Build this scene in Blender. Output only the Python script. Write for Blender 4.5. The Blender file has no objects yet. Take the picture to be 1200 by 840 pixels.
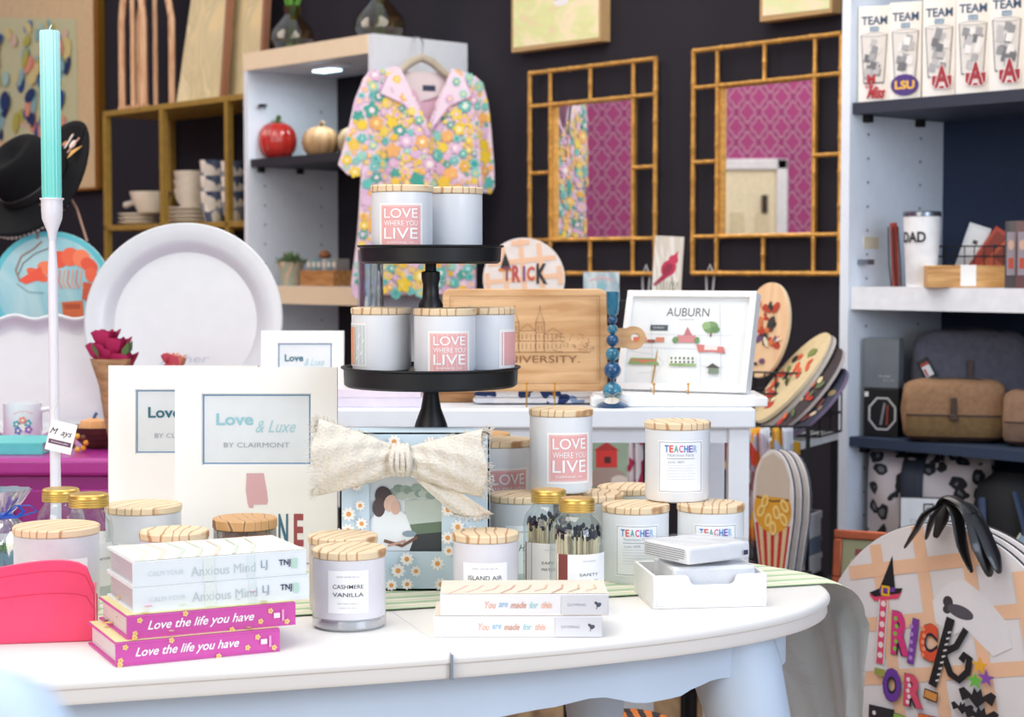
import bpy, math, random
from mathutils import Vector, Matrix, Euler
random.seed(7)
R = math.radians
COL = bpy.context.scene.collection
# ------------------------------------------------------------------ camera model
F = 2100.0; HZ = 312.0; CZ = 1.17
PITCH = math.atan((420-HZ)/F)
cp, sp = math.cos(PITCH), math.sin(PITCH)
def ray(px, py):
    x = (px-600)/F; y = (420-py)/F
    return Vector((x, cp+y*sp, -sp+y*cp))
def P(px, py, Y):
    r = ray(px, py); return r*(Y/r.y)+Vector((0, 0, CZ))
def onz(px, py, z):
    r = ray(px, py); return r*((z-CZ)/r.z)+Vector((0, 0, CZ))
TAB = 0.76
# the dark wall: passes through WP along D (to the left, away); NR points into the room
WP = Vector((0.917, 5.0, 0)); q = Vector((0.057, 5.96, 0))-WP; D = q.normalized()
E = -D; NR = Vector((-D.y, D.x, 0)); 
if NR.dot(Vector((0, -1, 0))) < 0: NR = -NR
WZ = math.atan2(E.y, E.x)
def onwall(px, py, off=0.0):
    r = ray(px, py); p0 = WP+NR*off; c = Vector((0, 0, CZ))
    return r*((p0-c).dot(NR)/r.dot(NR))+c
def wl(p):   # wall-local x of a point
    return (p-WP).dot(E)
def wpt(x, off, z):
    v = WP+E*x+NR*off; v.z = z; return v
# ------------------------------------------------------------------ materials
def lin(h):
    h = h.lstrip('#'); h = ''.join(x*2 for x in h) if len(h) == 3 else h; c = [int(h[i:i+2], 16)/255 for i in (0, 2, 4)]
    return tuple((x/12.92 if x <= .04045 else ((x+.055)/1.055)**2.4) for x in c)+(1,)
MC = {}
def newmat(name):
    m = bpy.data.materials.new(name); m.use_nodes = True
    nt = m.node_tree; b = nt.nodes['Principled BSDF']; return m, nt, b
def coords(nt, scale=(1, 1, 1), rot=(0, 0, 0), kind='Object'):
    tc = nt.nodes.new('ShaderNodeTexCoord'); mp = nt.nodes.new('ShaderNodeMapping')
    mp.inputs['Scale'].default_value = scale; mp.inputs['Rotation'].default_value = rot
    nt.links.new(tc.outputs[kind], mp.inputs[0]); return mp.outputs[0]
def ramp(nt, fac, stops, interp='LINEAR'):
    r = nt.nodes.new('ShaderNodeValToRGB'); r.color_ramp.interpolation = interp
    el = r.color_ramp.elements
    while len(el) < len(stops): el.new(.5)
    for e, (p, c) in zip(el, stops): e.position = p; e.color = lin(c) if isinstance(c, str) else c
    nt.links.new(fac, r.inputs[0]); return r.outputs[0]
def paint(h, rough=.5, metal=0, var=.06, spec=.5, bump=0, scale=30, trans=0, coat=0):
    k = ('p', h, rough, metal, var, spec, bump, scale, trans, coat)
    if k in MC: return MC[k]
    m, nt, b = newmat('paint_'+h.strip('#'))
    c = lin(h)
    b.inputs['Roughness'].default_value = rough; b.inputs['Metallic'].default_value = metal
    b.inputs['Specular IOR Level'].default_value = spec
    b.inputs['Coat Weight'].default_value = coat
    b.inputs['Transmission Weight'].default_value = trans
    n = nt.nodes.new('ShaderNodeTexNoise'); n.inputs['Scale'].default_value = scale; n.inputs['Detail'].default_value = 3
    nt.links.new(coords(nt), n.inputs['Vector'])
    lo = tuple(x*(1-var) for x in c[:3])+(1,); hi = tuple(min(1, x*(1+var)) for x in c[:3])+(1,)
    nt.links.new(ramp(nt, n.outputs[0], [(.3, lo), (.7, hi)]), b.inputs['Base Color'])
    if bump:
        bp = nt.nodes.new('ShaderNodeBump'); bp.inputs['Strength'].default_value = bump; bp.inputs['Distance'].default_value = .004
        nt.links.new(n.outputs[0], bp.inputs['Height']); nt.links.new(bp.outputs[0], b.inputs['Normal'])
    MC[k] = m; return m
def wood(a='#e2c08c', c='#b88a55', scale=14, axis='x', rough=.5, stretch=12, name='wood'):
    k = ('w', a, c, scale, axis, rough, stretch)
    if k in MC: return MC[k]
    m, nt, b = newmat(name)
    s = {'x': (1, stretch, stretch), 'y': (stretch, 1, stretch), 'z': (stretch, stretch, 1)}[axis]
    n = nt.nodes.new('ShaderNodeTexNoise'); n.inputs['Scale'].default_value = scale; n.inputs['Detail'].default_value = 4
    n.inputs['Distortion'].default_value = .6
    nt.links.new(coords(nt, s), n.inputs['Vector'])
    nt.links.new(ramp(nt, n.outputs[0], [(.35, c), (.6, a)]), b.inputs['Base Color'])
    b.inputs['Roughness'].default_value = rough; MC[k] = m; return m
def lidwood(a='#ead2ae', c='#b58860'):
    k = ('l', a, c)
    if k in MC: return MC[k]
    m, nt, b = newmat('pine_lid')
    w = nt.nodes.new('ShaderNodeTexWave'); w.inputs['Scale'].default_value = 26; w.inputs['Distortion'].default_value = 7
    w.inputs['Detail'].default_value = 2; w.inputs['Detail Scale'].default_value = 1.2
    nt.links.new(coords(nt, (1, .35, .4), (0, 0, .3)), w.inputs['Vector'])
    nt.links.new(ramp(nt, w.outputs[1], [(0, c), (.05, '#d8b487'), (.16, a), (1, a)]), b.inputs['Base Color'])
    b.inputs['Roughness'].default_value = .55; MC[k] = m; return m
def glass(h='#f2f6f6', rough=.02, mixw=.12, kf=.75):
    k = ('g', h, rough, mixw, kf)
    if k in MC: return MC[k]
    m, nt, b = newmat('clear_glass')
    b.inputs['Base Color'].default_value = lin(h); b.inputs['Roughness'].default_value = rough
    tr = nt.nodes.new('ShaderNodeBsdfTransparent'); tr.inputs[0].default_value = lin(h)
    gl = nt.nodes.new('ShaderNodeBsdfGlossy'); gl.inputs['Roughness'].default_value = rough
    lw = nt.nodes.new('ShaderNodeLayerWeight'); lw.inputs[0].default_value = .35
    mx = nt.nodes.new('ShaderNodeMixShader'); md = nt.nodes.new('ShaderNodeMath'); md.operation = 'MULTIPLY_ADD'
    md.inputs[1].default_value = kf; md.inputs[2].default_value = mixw
    nt.links.new(lw.outputs['Facing'], md.inputs[0]); nt.links.new(md.outputs[0], mx.inputs[0])
    nt.links.new(tr.outputs[0], mx.inputs[1]); nt.links.new(gl.outputs[0], mx.inputs[2])
    nt.links.new(mx.outputs[0], nt.nodes['Material Output'].inputs[0]); MC[k] = m; return m
def emit(h, s):
    m, nt, b = newmat('lit_lens'); b.inputs['Base Color'].default_value = lin(h)
    b.inputs['Emission Color'].default_value = lin(h); b.inputs['Emission Strength'].default_value = s; return m
def voro(cols, scale=20, rough=.7, name='mottled', feature='F1', sc=(1, 1, 1)):
    m, nt, b = newmat(name)
    v = nt.nodes.new('ShaderNodeTexVoronoi'); v.inputs['Scale'].default_value = scale
    nt.links.new(coords(nt, sc), v.inputs['Vector'])
    sx = nt.nodes.new('ShaderNodeSeparateColor'); nt.links.new(v.outputs['Color'], sx.inputs[0])
    n = len(cols); nt.links.new(ramp(nt, sx.outputs[0], [(i/n, c) for i, c in enumerate(cols)], 'CONSTANT'), b.inputs['Base Color'])
    b.inputs['Roughness'].default_value = rough; return m
def brushy(cols, scale=6, name='brushed_paint', stretch=(1, 1, .5)):
    m, nt, b = newmat(name)
    n = nt.nodes.new('ShaderNodeTexNoise'); n.inputs['Scale'].default_value = scale; n.inputs['Detail'].default_value = 3
    n.inputs['Distortion'].default_value = 1.4
    nt.links.new(coords(nt, stretch), n.inputs['Vector'])
    k = len(cols); nt.links.new(ramp(nt, n.outputs[0], [(.3+.4*i/(k-1), c) for i, c in enumerate(cols)]), b.inputs['Base Color'])
    b.inputs['Roughness'].default_value = .8; return m
WHITE = paint('#f2f2f0', .45, var=.015)
CERAM = paint('#e9ecf0', .3, var=.01)
PLATT = paint('#d2d7db', .28, var=.02)
PAPER = paint('#f6f5f2', .8, var=.01, spec=.2)
SHELFW = paint('#dfe8f4', .5, var=.02)
BLACKM = paint('#17181b', .42, var=.1, spec=.4)
GOLD = paint('#d9a441', .25, metal=1, var=.08)
GOLDP = paint('#cf9c50', .38, metal=.5, var=.22, scale=60)
NAVY = paint('#29272f', .85, var=.08, spec=.2, scale=4)
DARK = paint('#121318', .8, var=.15)
GLASS = glass()
LID = lidwood()
# ------------------------------------------------------------------ geometry builder
def tag(o, label=None, cat=None, group=None, kind=None):
    if label: o['label'] = label
    if cat: o['category'] = cat
    if group: o['group'] = group
    if kind: o['kind'] = kind
    return o
def thing(name, label, cat, loc=(0, 0, 0), rz=0, group=None, rx=0, ry=0):
    o = bpy.data.objects.new(name, None); COL.objects.link(o); o.empty_display_size = .02
    o.location = loc; o.rotation_euler = (rx, ry, rz); return tag(o, label, cat, group)
TXT = {}
def glyphs(s, bold=0.0):
    k = (s, bold)
    if k in TXT: return TXT[k]
    cu = bpy.data.curves.new('t', 'FONT'); cu.body = s; cu.size = 1; cu.offset = bold; cu.resolution_u = 3
    cu.align_x = 'CENTER'
    ob = bpy.data.objects.new('t', cu); COL.objects.link(ob)
    bpy.context.view_layer.update()
    me = bpy.data.meshes.new_from_object(ob.evaluated_get(bpy.context.evaluated_depsgraph_get()))
    vs = [(v.co.x, v.co.y) for v in me.vertices]; fs = [tuple(p.vertices) for p in me.polygons]
    bpy.data.objects.remove(ob); bpy.data.curves.remove(cu); bpy.data.meshes.remove(me)
    TXT[k] = (vs, fs); return TXT[k]
class G:
    def __init__(s): s.v = []; s.f = []; s.m = []; s.mats = []
    def mi(s, m):
        if m is None: m = WHITE
        if isinstance(m, str): m = paint(m, .6, var=.02)
        if m not in s.mats: s.mats.append(m)
        return s.mats.index(m)
    def add(s, vs, fs, m=None):
        o = len(s.v); s.v += [tuple(x) for x in vs]; i = s.mi(m)
        for f in fs: s.f.append(tuple(o+k for k in f)); s.m.append(i)
        return s
    def box(s, x0, x1, y0, y1, z0, z1, m=None, T=None):
        vs = [Vector(p) for p in ((x0, y0, z0), (x1, y0, z0), (x1, y1, z0), (x0, y1, z0), (x0, y0, z1), (x1, y0, z1), (x1, y1, z1), (x0, y1, z1))]
        if T: vs = [T @ v for v in vs]
        return s.add(vs, [(3, 2, 1, 0), (4, 5, 6, 7), (0, 1, 5, 4), (1, 2, 6, 5), (2, 3, 7, 6), (3, 0, 4, 7)], m)
    def prism(s, poly, a, b, m=None, axis='z', T=None):
        n = len(poly)
        if sum(poly[i][0]*poly[(i+1) % n][1]-poly[(i+1) % n][0]*poly[i][1] for i in range(n)) < 0: poly = poly[::-1]
        if axis == 'z': lo = [Vector((x, y, a)) for x, y in poly]; hi = [Vector((x, y, b)) for x, y in poly]
        elif axis == 'y': lo = [Vector((x, b, z)) for x, z in poly]; hi = [Vector((x, a, z)) for x, z in poly]
        else: lo = [Vector((a, y, z)) for y, z in poly]; hi = [Vector((b, y, z)) for y, z in poly]
        vs = lo+hi
        if T: vs = [T @ v for v in vs]
        return s.add(vs, [tuple(range(n-1, -1, -1)), tuple(range(n, 2*n))]+[(i, (i+1) % n, n+(i+1) % n, n+i) for i in range(n)], m)
    def lathe(s, prof, seg=32, m=None, c=(0, 0, 0), T=None, sy=1.0, fn=None):
        vs = []; fs = []; n = len(prof)
        for j in range(seg):
            a = 2*math.pi*j/seg
            for r, z in prof:
                k = fn(a, r, z) if fn else r
                v = Vector((k*math.cos(a)+c[0], k*math.sin(a)*sy+c[1], z+c[2])); vs.append(T @ v if T else v)
        for j in range(seg):
            k = (j+1) % seg
            for i in range(n-1): fs.append((j*n+i, k*n+i, k*n+i+1, j*n+i+1))
        if prof[0][0] > 1e-6: fs.append(tuple(j*n for j in range(seg-1, -1, -1)))
        if prof[-1][0] > 1e-6: fs.append(tuple(j*n+n-1 for j in range(seg)))
        return s.add(vs, fs, m)
    def tube(s, pts, r, seg=8, m=None, cap=True, T=None, flat=1.0):
        pts = [Vector(p) for p in pts]; n = len(pts); rs = r if isinstance(r, (list, tuple)) else [r]*n
        up = None; vs = []; fs = []
        for i, p in enumerate(pts):
            t = (pts[min(i+1, n-1)]-pts[max(i-1, 0)]).normalized()
            if up is None: up = Vector((0, 0, 1)) if abs(t.z) < .9 else Vector((0, 1, 0))
            a = t.cross(up).normalized(); b = a.cross(t).normalized(); up = b
            for k in range(seg):
                w = 2*math.pi*k/seg; v = p+(a*math.cos(w)+b*math.sin(w)*flat)*rs[i]; vs.append(T @ v if T else v)
        for i in range(n-1):
            for k in range(seg):
                l = (k+1) % seg; fs.append((i*seg+k, i*seg+l, (i+1)*seg+l, (i+1)*seg+k))
        if cap: fs.append(tuple(range(seg-1, -1, -1))); fs.append(tuple((n-1)*seg+k for k in range(seg)))
        return s.add(vs, fs, m)
    def grid(s, fn, nu, nv, m=None):
        vs = [fn(i/nu, j/nv) for j in range(nv+1) for i in range(nu+1)]
        return s.add(vs, [(j*(nu+1)+i, j*(nu+1)+i+1, (j+1)*(nu+1)+i+1, (j+1)*(nu+1)+i) for j in range(nv) for i in range(nu)], m)
    def ball(s, c, r, m=None, seg=16, rings=10, sc=(1, 1, 1), T=None):
        vs = []; fs = []
        for i in range(rings+1):
            ph = math.pi*i/rings
            for j in range(seg):
                a = 2*math.pi*j/seg
                v = Vector((c[0]+r*sc[0]*math.sin(ph)*math.cos(a), c[1]+r*sc[1]*math.sin(ph)*math.sin(a), c[2]-r*sc[2]*math.cos(ph)))
                vs.append(T @ v if T else v)
        for i in range(rings):
            for j in range(seg):
                k = (j+1) % seg; fs.append((i*seg+j, i*seg+k, (i+1)*seg+k, (i+1)*seg+j))
        return s.add(vs, fs, m)
    def build(s, name, parent=None, loc=None, rz=0, bevel=0, seg=2, solid=0, sub=0, angle=35, rx=0, ry=0, label=None):
        me = bpy.data.meshes.new(name); me.from_pydata(s.v, [], s.f); me.update()
        for m in s.mats: me.materials.append(m)
        me.polygons.foreach_set('material_index', s.m)
        me.polygons.foreach_set('use_smooth', [True]*len(me.polygons))
        me.set_sharp_from_angle(angle=R(angle))
        o = bpy.data.objects.new(name, me); COL.objects.link(o)
        if parent is not None: o.parent = parent
        if loc is not None: o.location = loc
        o.rotation_euler = (rx, ry, rz)
        if label: o['label'] = label
        if solid:
            d = o.modifiers.new('s', 'SOLIDIFY'); d.thickness = solid; d.offset = 0
        if bevel:
            b = o.modifiers.new('b', 'BEVEL'); b.width = bevel; b.segments = seg; b.limit_method = 'ANGLE'; b.angle_limit = R(40)
        if sub:
            u = o.modifiers.new('u', 'SUBSURF'); u.levels = sub; u.render_levels = sub
        return o
def flat(y=0.0, x=0.0, z=0.0): return lambda u, v, o: (x+u, y-o, z+v)
def topm(z=0.0): return lambda u, v, o: (u, v, z+o)
def leftm(x=0.0): return lambda u, v, o: (x-o, -u, v)
def rightm(x=0.0): return lambda u, v, o: (x+o, u, v)
def cyl(r, a0=0.0): return lambda u, v, o: ((r+o)*math.sin(a0+u/r), -(r+o)*math.cos(a0+u/r), v)
class Art(G):
    """flat artwork: shapes in (u,v) laid on a surface, each layer a hair above the last"""
    def __init__(s, mp, step=.00012, seg=.006, base=.0004): super().__init__(); s.mp = mp; s.o = base; s.step = step; s.seg = seg
    def _p(s, pts, fs, m): s.o += s.step; return s.add([s.mp(u, v, s.o) for u, v in pts], fs, m)
    def rect(s, u0, u1, v0, v1, m, wrap=False):
        n = max(1, int(abs(u1-u0)/s.seg)) if wrap or s.curved else 1
        k = max(1, int(abs(v1-v0)/s.seg)) if s.curved2 else 1
        pts = [(u0+(u1-u0)*i/n, v0+(v1-v0)*j/k) for j in range(k+1) for i in range(n+1)]
        return s._p(pts, [(j*(n+1)+i, j*(n+1)+i+1, (j+1)*(n+1)+i+1, (j+1)*(n+1)+i) for j in range(k) for i in range(n)], m)
    curved = False; curved2 = False
    def frame(s, u0, u1, v0, v1, w, m):
        s.rect(u0, u1, v0, v0+w, m); s.rect(u0, u1, v1-w, v1, m); s.rect(u0, u0+w, v0, v1, m); s.rect(u1-w, u1, v0, v1, m); return s
    def poly(s, pts, m):
        a = sum(pts[i][0]*pts[(i+1) % len(pts)][1]-pts[(i+1) % len(pts)][0]*pts[i][1] for i in range(len(pts)))
        if a < 0: pts = pts[::-1]
        return s._p(pts, [tuple(range(len(pts)))], m)
    def ell(s, cu, cv, ru, rv, m, n=18, rot=0):
        c, d = math.cos(rot), math.sin(rot)
        return s.poly([(cu+ru*math.cos(t)*c-rv*math.sin(t)*d, cv+ru*math.cos(t)*d+rv*math.sin(t)*c) for t in [2*math.pi*i/n for i in range(n)]], m)
    def ring(s, cu, cv, ru, rv, w, m, n=24):
        pts = []; fs = []
        for i in range(n):
            t = 2*math.pi*i/n; pts += [(cu+ru*math.cos(t), cv+rv*math.sin(t)), (cu+(ru-w)*math.cos(t), cv+(rv-w)*math.sin(t))]
            j = (i+1) % n; fs.append((2*i, 2*j, 2*j+1, 2*i+1))
        return s._p(pts, fs, m)
    def line(s, pts, w, m):
        P_ = [Vector(p) for p in pts]; vs = []; n = len(P_)
        for i, p in enumerate(P_):
            t = (P_[min(i+1, n-1)]-P_[max(i-1, 0)]).normalized(); nn = Vector((-t.y, t.x))*w/2
            vs += [tuple(p+nn), tuple(p-nn)]
        return s._p(vs, [(2*i, 2*i+1, 2*i+3, 2*i+2) for i in range(n-1)], m)
    def text(s, str_, cu, cv, h, m, w=None, bold=0.0, shear=0.0, rot=0.0, al='c'):
        vs, fs = glyphs(str_, bold)
        if not vs: return s
        x0 = min(v[0] for v in vs); x1 = max(v[0] for v in vs); y0 = min(v[1] for v in vs); y1 = max(v[1] for v in vs)
        k = h/max(.001, (y1-y0)); kx = k if w is None else w/(x1-x0)
        cx = (x0+x1)/2 if al == 'c' else x0
        c, d = math.cos(rot), math.sin(rot); pts = []
        for x, y in vs:
            a = (x-cx)*kx; b = (y-(y0+y1)/2)*k; a += shear*b; pts.append((cu+a*c-b*d, cv+a*d+b*c))
        return s._p(pts, fs, m)
    def flower(s, cu, cv, r, mp_, mc, n=5, rc=.35, rot=0):
        pts = []
        for i in range(n*6):
            t = 2*math.pi*i/(n*6); k = r*(.62+.38*abs(math.cos(n*t/2+rot))); pts.append((cu+k*math.cos(t), cv+k*math.sin(t)))
        s.poly(pts, mp_); return s.ell(cu, cv, r*rc, r*rc, mc, 10)
class CArt(Art): curved = True

def copy_thing(o, loc=None, rz=None, label=None):
    c = o.copy(); COL.objects.link(c)
    if loc is not None: c.location = loc
    if rz is not None: c.rotation_euler.z = rz
    if label: c['label'] = label
    for ch in [x for x in bpy.data.objects if x.parent == o]:
        d = ch.copy(); COL.objects.link(d); d.parent = c
        for g in [x for x in bpy.data.objects if x.parent == ch]:
            e = g.copy(); COL.objects.link(e); e.parent = d
    return c
# ------------------------------------------------------------------ camera and light
cam = bpy.data.cameras.new('camera'); co = bpy.data.objects.new('camera', cam); COL.objects.link(co)
cam.sensor_width = 36; cam.lens = 36*F/1200; co.location = (0, 0, CZ); co.rotation_euler = (math.pi/2-PITCH, 0, 0)
cam.dof.use_dof = True; cam.dof.focus_distance = 2.2; cam.dof.aperture_fstop = 9.5; cam.clip_start = .05
bpy.context.scene.camera = co
sc = bpy.context.scene
sc.view_settings.view_transform = 'Standard'; sc.view_settings.look = 'None'; sc.view_settings.exposure = 0.0
w = bpy.data.worlds.new('world'); sc.world = w; w.use_nodes = True
nt = w.node_tree; bg = nt.nodes['Background']
tc = nt.nodes.new('ShaderNodeTexCoord'); sx = nt.nodes.new('ShaderNodeSeparateXYZ'); nt.links.new(tc.outputs['Generated'], sx.inputs[0])
nt.links.new(ramp(nt, sx.outputs[2], [(0, '#c9cfd8'), (.45, '#d3deee'), (1, '#d2e2fb')]), bg.inputs[0]); bg.inputs[1].default_value = .85
sc.cycles.max_bounces = 8; sc.cycles.transparent_max_bounces = 16; sc.cycles.use_denoising = True
sc.cycles.sample_clamp_indirect = 6
def area(name, loc, tgt, sx_, sy_, power, col):
    l = bpy.data.lights.new(name, 'AREA'); l.shape = 'RECTANGLE'; l.size = sx_; l.size_y = sy_; l.energy = power; l.color = lin(col)[:3]
    o = bpy.data.objects.new(name, l); COL.objects.link(o); o.location = loc
    o.rotation_euler = (Vector(tgt)-Vector(loc)).to_track_quat('-Z', 'Y').to_euler(); return o
area('window_and_fill', (-2.6, -1.6, 2.4), (-.2, 2.8, .9), 3.0, 2.2, 92, '#fff4e2')
area('window_and_fill', (2.8, -1.2, 2.2), (.6, 3.4, .9), 2.0, 2.0, 90, '#dce9ff')  # added cool fill from behind right, not a window
area('overhead_fill', (-.6, 2.2, 3.3), (-.3, 2.6, 0), 2.2, 1.6, 46, '#fff3e2')  # this and the next three: added overhead fills, no ceiling lamps there
area('overhead_fill', (.4, 4.2, 3.3), (.6, 5.2, .8), 1.8, 1.4, 42, '#fff1e0')
area('overhead_fill', (-3.2, 5.4, 3.3), (-2.4, 6.6, .8), 2.2, 1.4, 42, '#ffedd6')
area('overhead_fill', (-5.0, 5.0, 3.0), (-6.2, 5.2, 1.4), 1.5, 1.5, 26, '#fff1e0')
# ------------------------------------------------------------------ the setting
g = G(); g.box(-6.3, 4.2, -2.5, 13, -.05, 0, wood('#a98c6c', '#6f5840', 3, 'y', .45, 6)); tag(g.build('floor'), kind='structure')
g = G(); T = Matrix.Translation(WP) @ Matrix.Rotation(WZ, 4, 'Z')
g.box(-11, 3.4, 0, .1, 0, 3.4, NAVY, T); tag(g.build('wall_back'), kind='structure')
m, nt, b = newmat('magenta_trellis_wallpaper')      # ogee trellis
cc = coords(nt, (1, 1, 1)); sx = nt.nodes.new('ShaderNodeSeparateXYZ'); nt.links.new(cc, sx.inputs[0])
def mth(op, a, b_=None, nt=nt):
    n = nt.nodes.new('ShaderNodeMath'); n.operation = op
    for i, x in enumerate((a, b_)):
        if x is None: continue
        if isinstance(x, (int, float)): n.inputs[i].default_value = x
        else: nt.links.new(x, n.inputs[i])
    return n.outputs[0]
cy_ = mth('COSINE', mth('MULTIPLY', sx.outputs[1], 2*math.pi/.15)); cz_ = mth('COSINE', mth('MULTIPLY', sx.outputs[2], 2*math.pi/.20))
s1 = mth('ADD', cy_, cz_); s2 = mth('MULTIPLY', mth('COSINE', mth('MULTIPLY', sx.outputs[1], 4*math.pi/.15)), mth('COSINE', mth('MULTIPLY', sx.outputs[2], 4*math.pi/.20)))
s3 = mth('ADD', mth('ABSOLUTE', s1), mth('MULTIPLY', s2, -.75))
nt.links.new(ramp(nt, s3, [(.3, '#9c3a78'), (.42, '#a8447e'), (.52, '#bda3ab'), (.9, '#cbb9bd'), (.96, '#a8447e')]), b.inputs['Base Color']); b.inputs['Roughness'].default_value = .8
g = G(); g.box(-6.3, -6.2, -2.5, 13, 0, 3.4, m); tag(g.build('wall_left'), kind='structure')
def onleft(px, py):
    p = onwall(px, py, .035); v = (p-Vector((0, 0, CZ))).normalized(); r = v-2*v.dot(NR)*NR
    return p+r*((-6.2-p.x)/r.x)
a_ = onleft(918, 186); b_ = onleft(905, 196); c_ = onleft(832, 200); h_ = a_.z
g = G(); tm = paint('#e9e9ee', .5); y0, y1 = sorted((a_.y, c_.y)); tw = abs(a_.y-b_.y)
g.box(-6.2, -6.15, y0, y0+tw, 0, h_, tm); g.box(-6.2, -6.15, y1-tw, y1, 0, h_, tm); g.box(-6.2, -6.15, y0, y1, h_-tw, h_, tm)
tag(g.build('trim_1', bevel=.008), kind='structure')
g = G(); dm = paint('#f0e3c4', .5); g.box(-6.2, -6.17, y0+tw, y1-tw, .01, h_-tw, dm)
for (p, s_) in ((.12, .4), (.6, .88)):
    for (z0, z1) in ((.15, .8), (.95, h_-.35)):
        g.box(-6.17, -6.16, y0+tw+(y1-y0-2*tw)*p, y0+tw+(y1-y0-2*tw)*s_, z0, z1, paint('#e2d3b0', .5))
dd = tag(g.build('door_1', bevel=.01), kind='structure')
g = G(); yh = onleft(891, 240).y
for z in (.4, 1.15, h_-.3): g.box(-6.168, -6.15, yh-.02, yh+.02, z-.06, z+.06, paint('#3a2a22', .5))
g.build('hinge', dd)

# ------------------------------------------------------------------ front table
tips = [(-1.5, 1.62), (-1.1, 1.60), (-.8, 1.66), (-.454, 1.764), (-.063, 1.885), (.13, 1.965), (.255, 2.04), (.345, 2.125), (.395, 2.215), (.402, 2.29), (.385, 2.36), (.335, 2.43),
        (.2, 2.58), (0, 2.72), (-.3, 2.80), (-.8, 2.74), (-1.3, 2.6), (-1.62, 2.35), (-1.72, 2.05), (-1.66, 1.78)]
def catmull(pts, n=8):
    out = []; k = len(pts)
    for i in range(k):
        p = [Vector(pts[(i+j-1) % k]) for j in range(4)]
        for s in range(n):
            t = s/n; out.append(.5*((2*p[1])+(p[2]-p[0])*t+(2*p[0]-5*p[1]+4*p[2]-p[3])*t*t+(3*p[1]-3*p[2]+p[3]-p[0])*t**3))
    return out
EDGE = catmull(tips)
NE = len(EDGE)
def inset(d):
    out = []
    for i, p in enumerate(EDGE):
        t = (EDGE[(i+1) % NE]-EDGE[i-1]).normalized(); out.append(p-Vector((t.y, -t.x))*d)
    return out
tbl = thing('display_table', 'white painted oval display table with moulded edge in the foreground', 'table', (0, 0, 0))
TW = paint('#f4f1ec', .32, var=.02, spec=.5, scale=8)
TA = paint('#cfe0f2', .45, var=.03, scale=10)  # same white paint, tinted blue to carry the shade under the top
g = G(); rings_ = [(.007, TAB), (.003, TAB-.0012), (.0008, TAB-.004), (0, TAB-.008), (.001, TAB-.0115), (.0035, TAB-.0125), (.004, TAB-.014), (.0035, TAB-.0245), (.0055, TAB-.0285), (.03, TAB-.029)]
vs = []; fs = []
for d, z in rings_: vs += [(p.x, p.y, z) for p in inset(d)]
for r_ in range(len(rings_)-1):
    for i in range(NE):
        j = (i+1) % NE; fs.append((r_*NE+i, (r_+1)*NE+i, (r_+1)*NE+j, r_*NE+j))
fs.append(tuple(range(NE))); fs.append(tuple(reversed(range((len(rings_)-1)*NE, len(rings_)*NE))))
g.add(vs, fs, TW); top = g.build('tabletop', tbl, angle=50)
# apron with a scalloped lower edge
g = G(); ins = inset(.055); ins2 = inset(.075); zz = []
for i, p in enumerate(ins):
    pxp = 600+F*p.x/p.y
    if p.y < 2.30 and pxp > 560:
        ks = [(560, .062), (640, .056), (700, .050), (760, .064), (795, .063), (822, .054), (840, .050), (865, .052), (900, .060), (1200, .09)]
        for (a0_, v0_), (a1_, v1_) in zip(ks, ks[1:]):
            if a0_ <= pxp <= a1_: t_ = (pxp-a0_)/(a1_-a0_); t_ = t_*t_*(3-2*t_); zz.append(TAB-.028-(v0_+(v1_-v0_)*t_)); break
    else: zz.append(TAB-.028-.085-.012*math.cos(i/NE*56))
def legdip(p, z):
    return z
n = NE; vs = [(p.x, p.y, TAB-.026) for p in ins]+[(p.x, p.y, z) for p, z in zip(ins, zz)]+[(p.x, p.y, TAB-.026) for p in ins2]+[(p.x, p.y, z) for p, z in zip(ins2, zz)]
fs = []
for i in range(n):
    j = (i+1) % n; fs += [(i, n+i, n+j, j), (2*n+j, 3*n+j, 3*n+i, 2*n+i), (n+i, 3*n+i, 3*n+j, n+j)]
g.add(vs, fs, TA); g.build('apron', tbl)
def cab_leg(x, y, dx, dy):
    g = G(); prof = [(0, TAB-.027, .05), (.012, TAB-.08, .056), (.03, TAB-.15, .05), (.032, TAB-.24, .04), (.018, .36, .028), (.0, .2, .021), (-.002, .09, .02), (.012, .03, .026), (.02, 0, .03)]
    pts = [(x+dx*a, y+dy*a, z) for a, z, r in prof]; g.tube(pts, [r for a, z, r in prof], 16, TA); return g.build('leg', tbl)
for a in ((.262, 2.17, 1, -.15), (-1.45, 1.8, -.8, -.5), (-1.4, 2.4, -.8, .5), (.1, 2.52, .6, .8)): cab_leg(*a)
g = G(); sx0 = onz(527, 765, TAB); ang = .33
Tm = Matrix.Translation((sx0.x+.001, sx0.y+.002, 0)) @ Matrix.Rotation(ang, 4, 'Z')
g.box(-.0006, .0006, -.004, .30, TAB-.002, TAB+.0002, paint('#cfd2d6', .8), Tm)
g.box(-.0011, .0011, -.0062, .02, TAB-.0285, TAB-.0015, paint('#8d97a5', .8), Tm)
g.build('leaf_seam', tbl)
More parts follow.
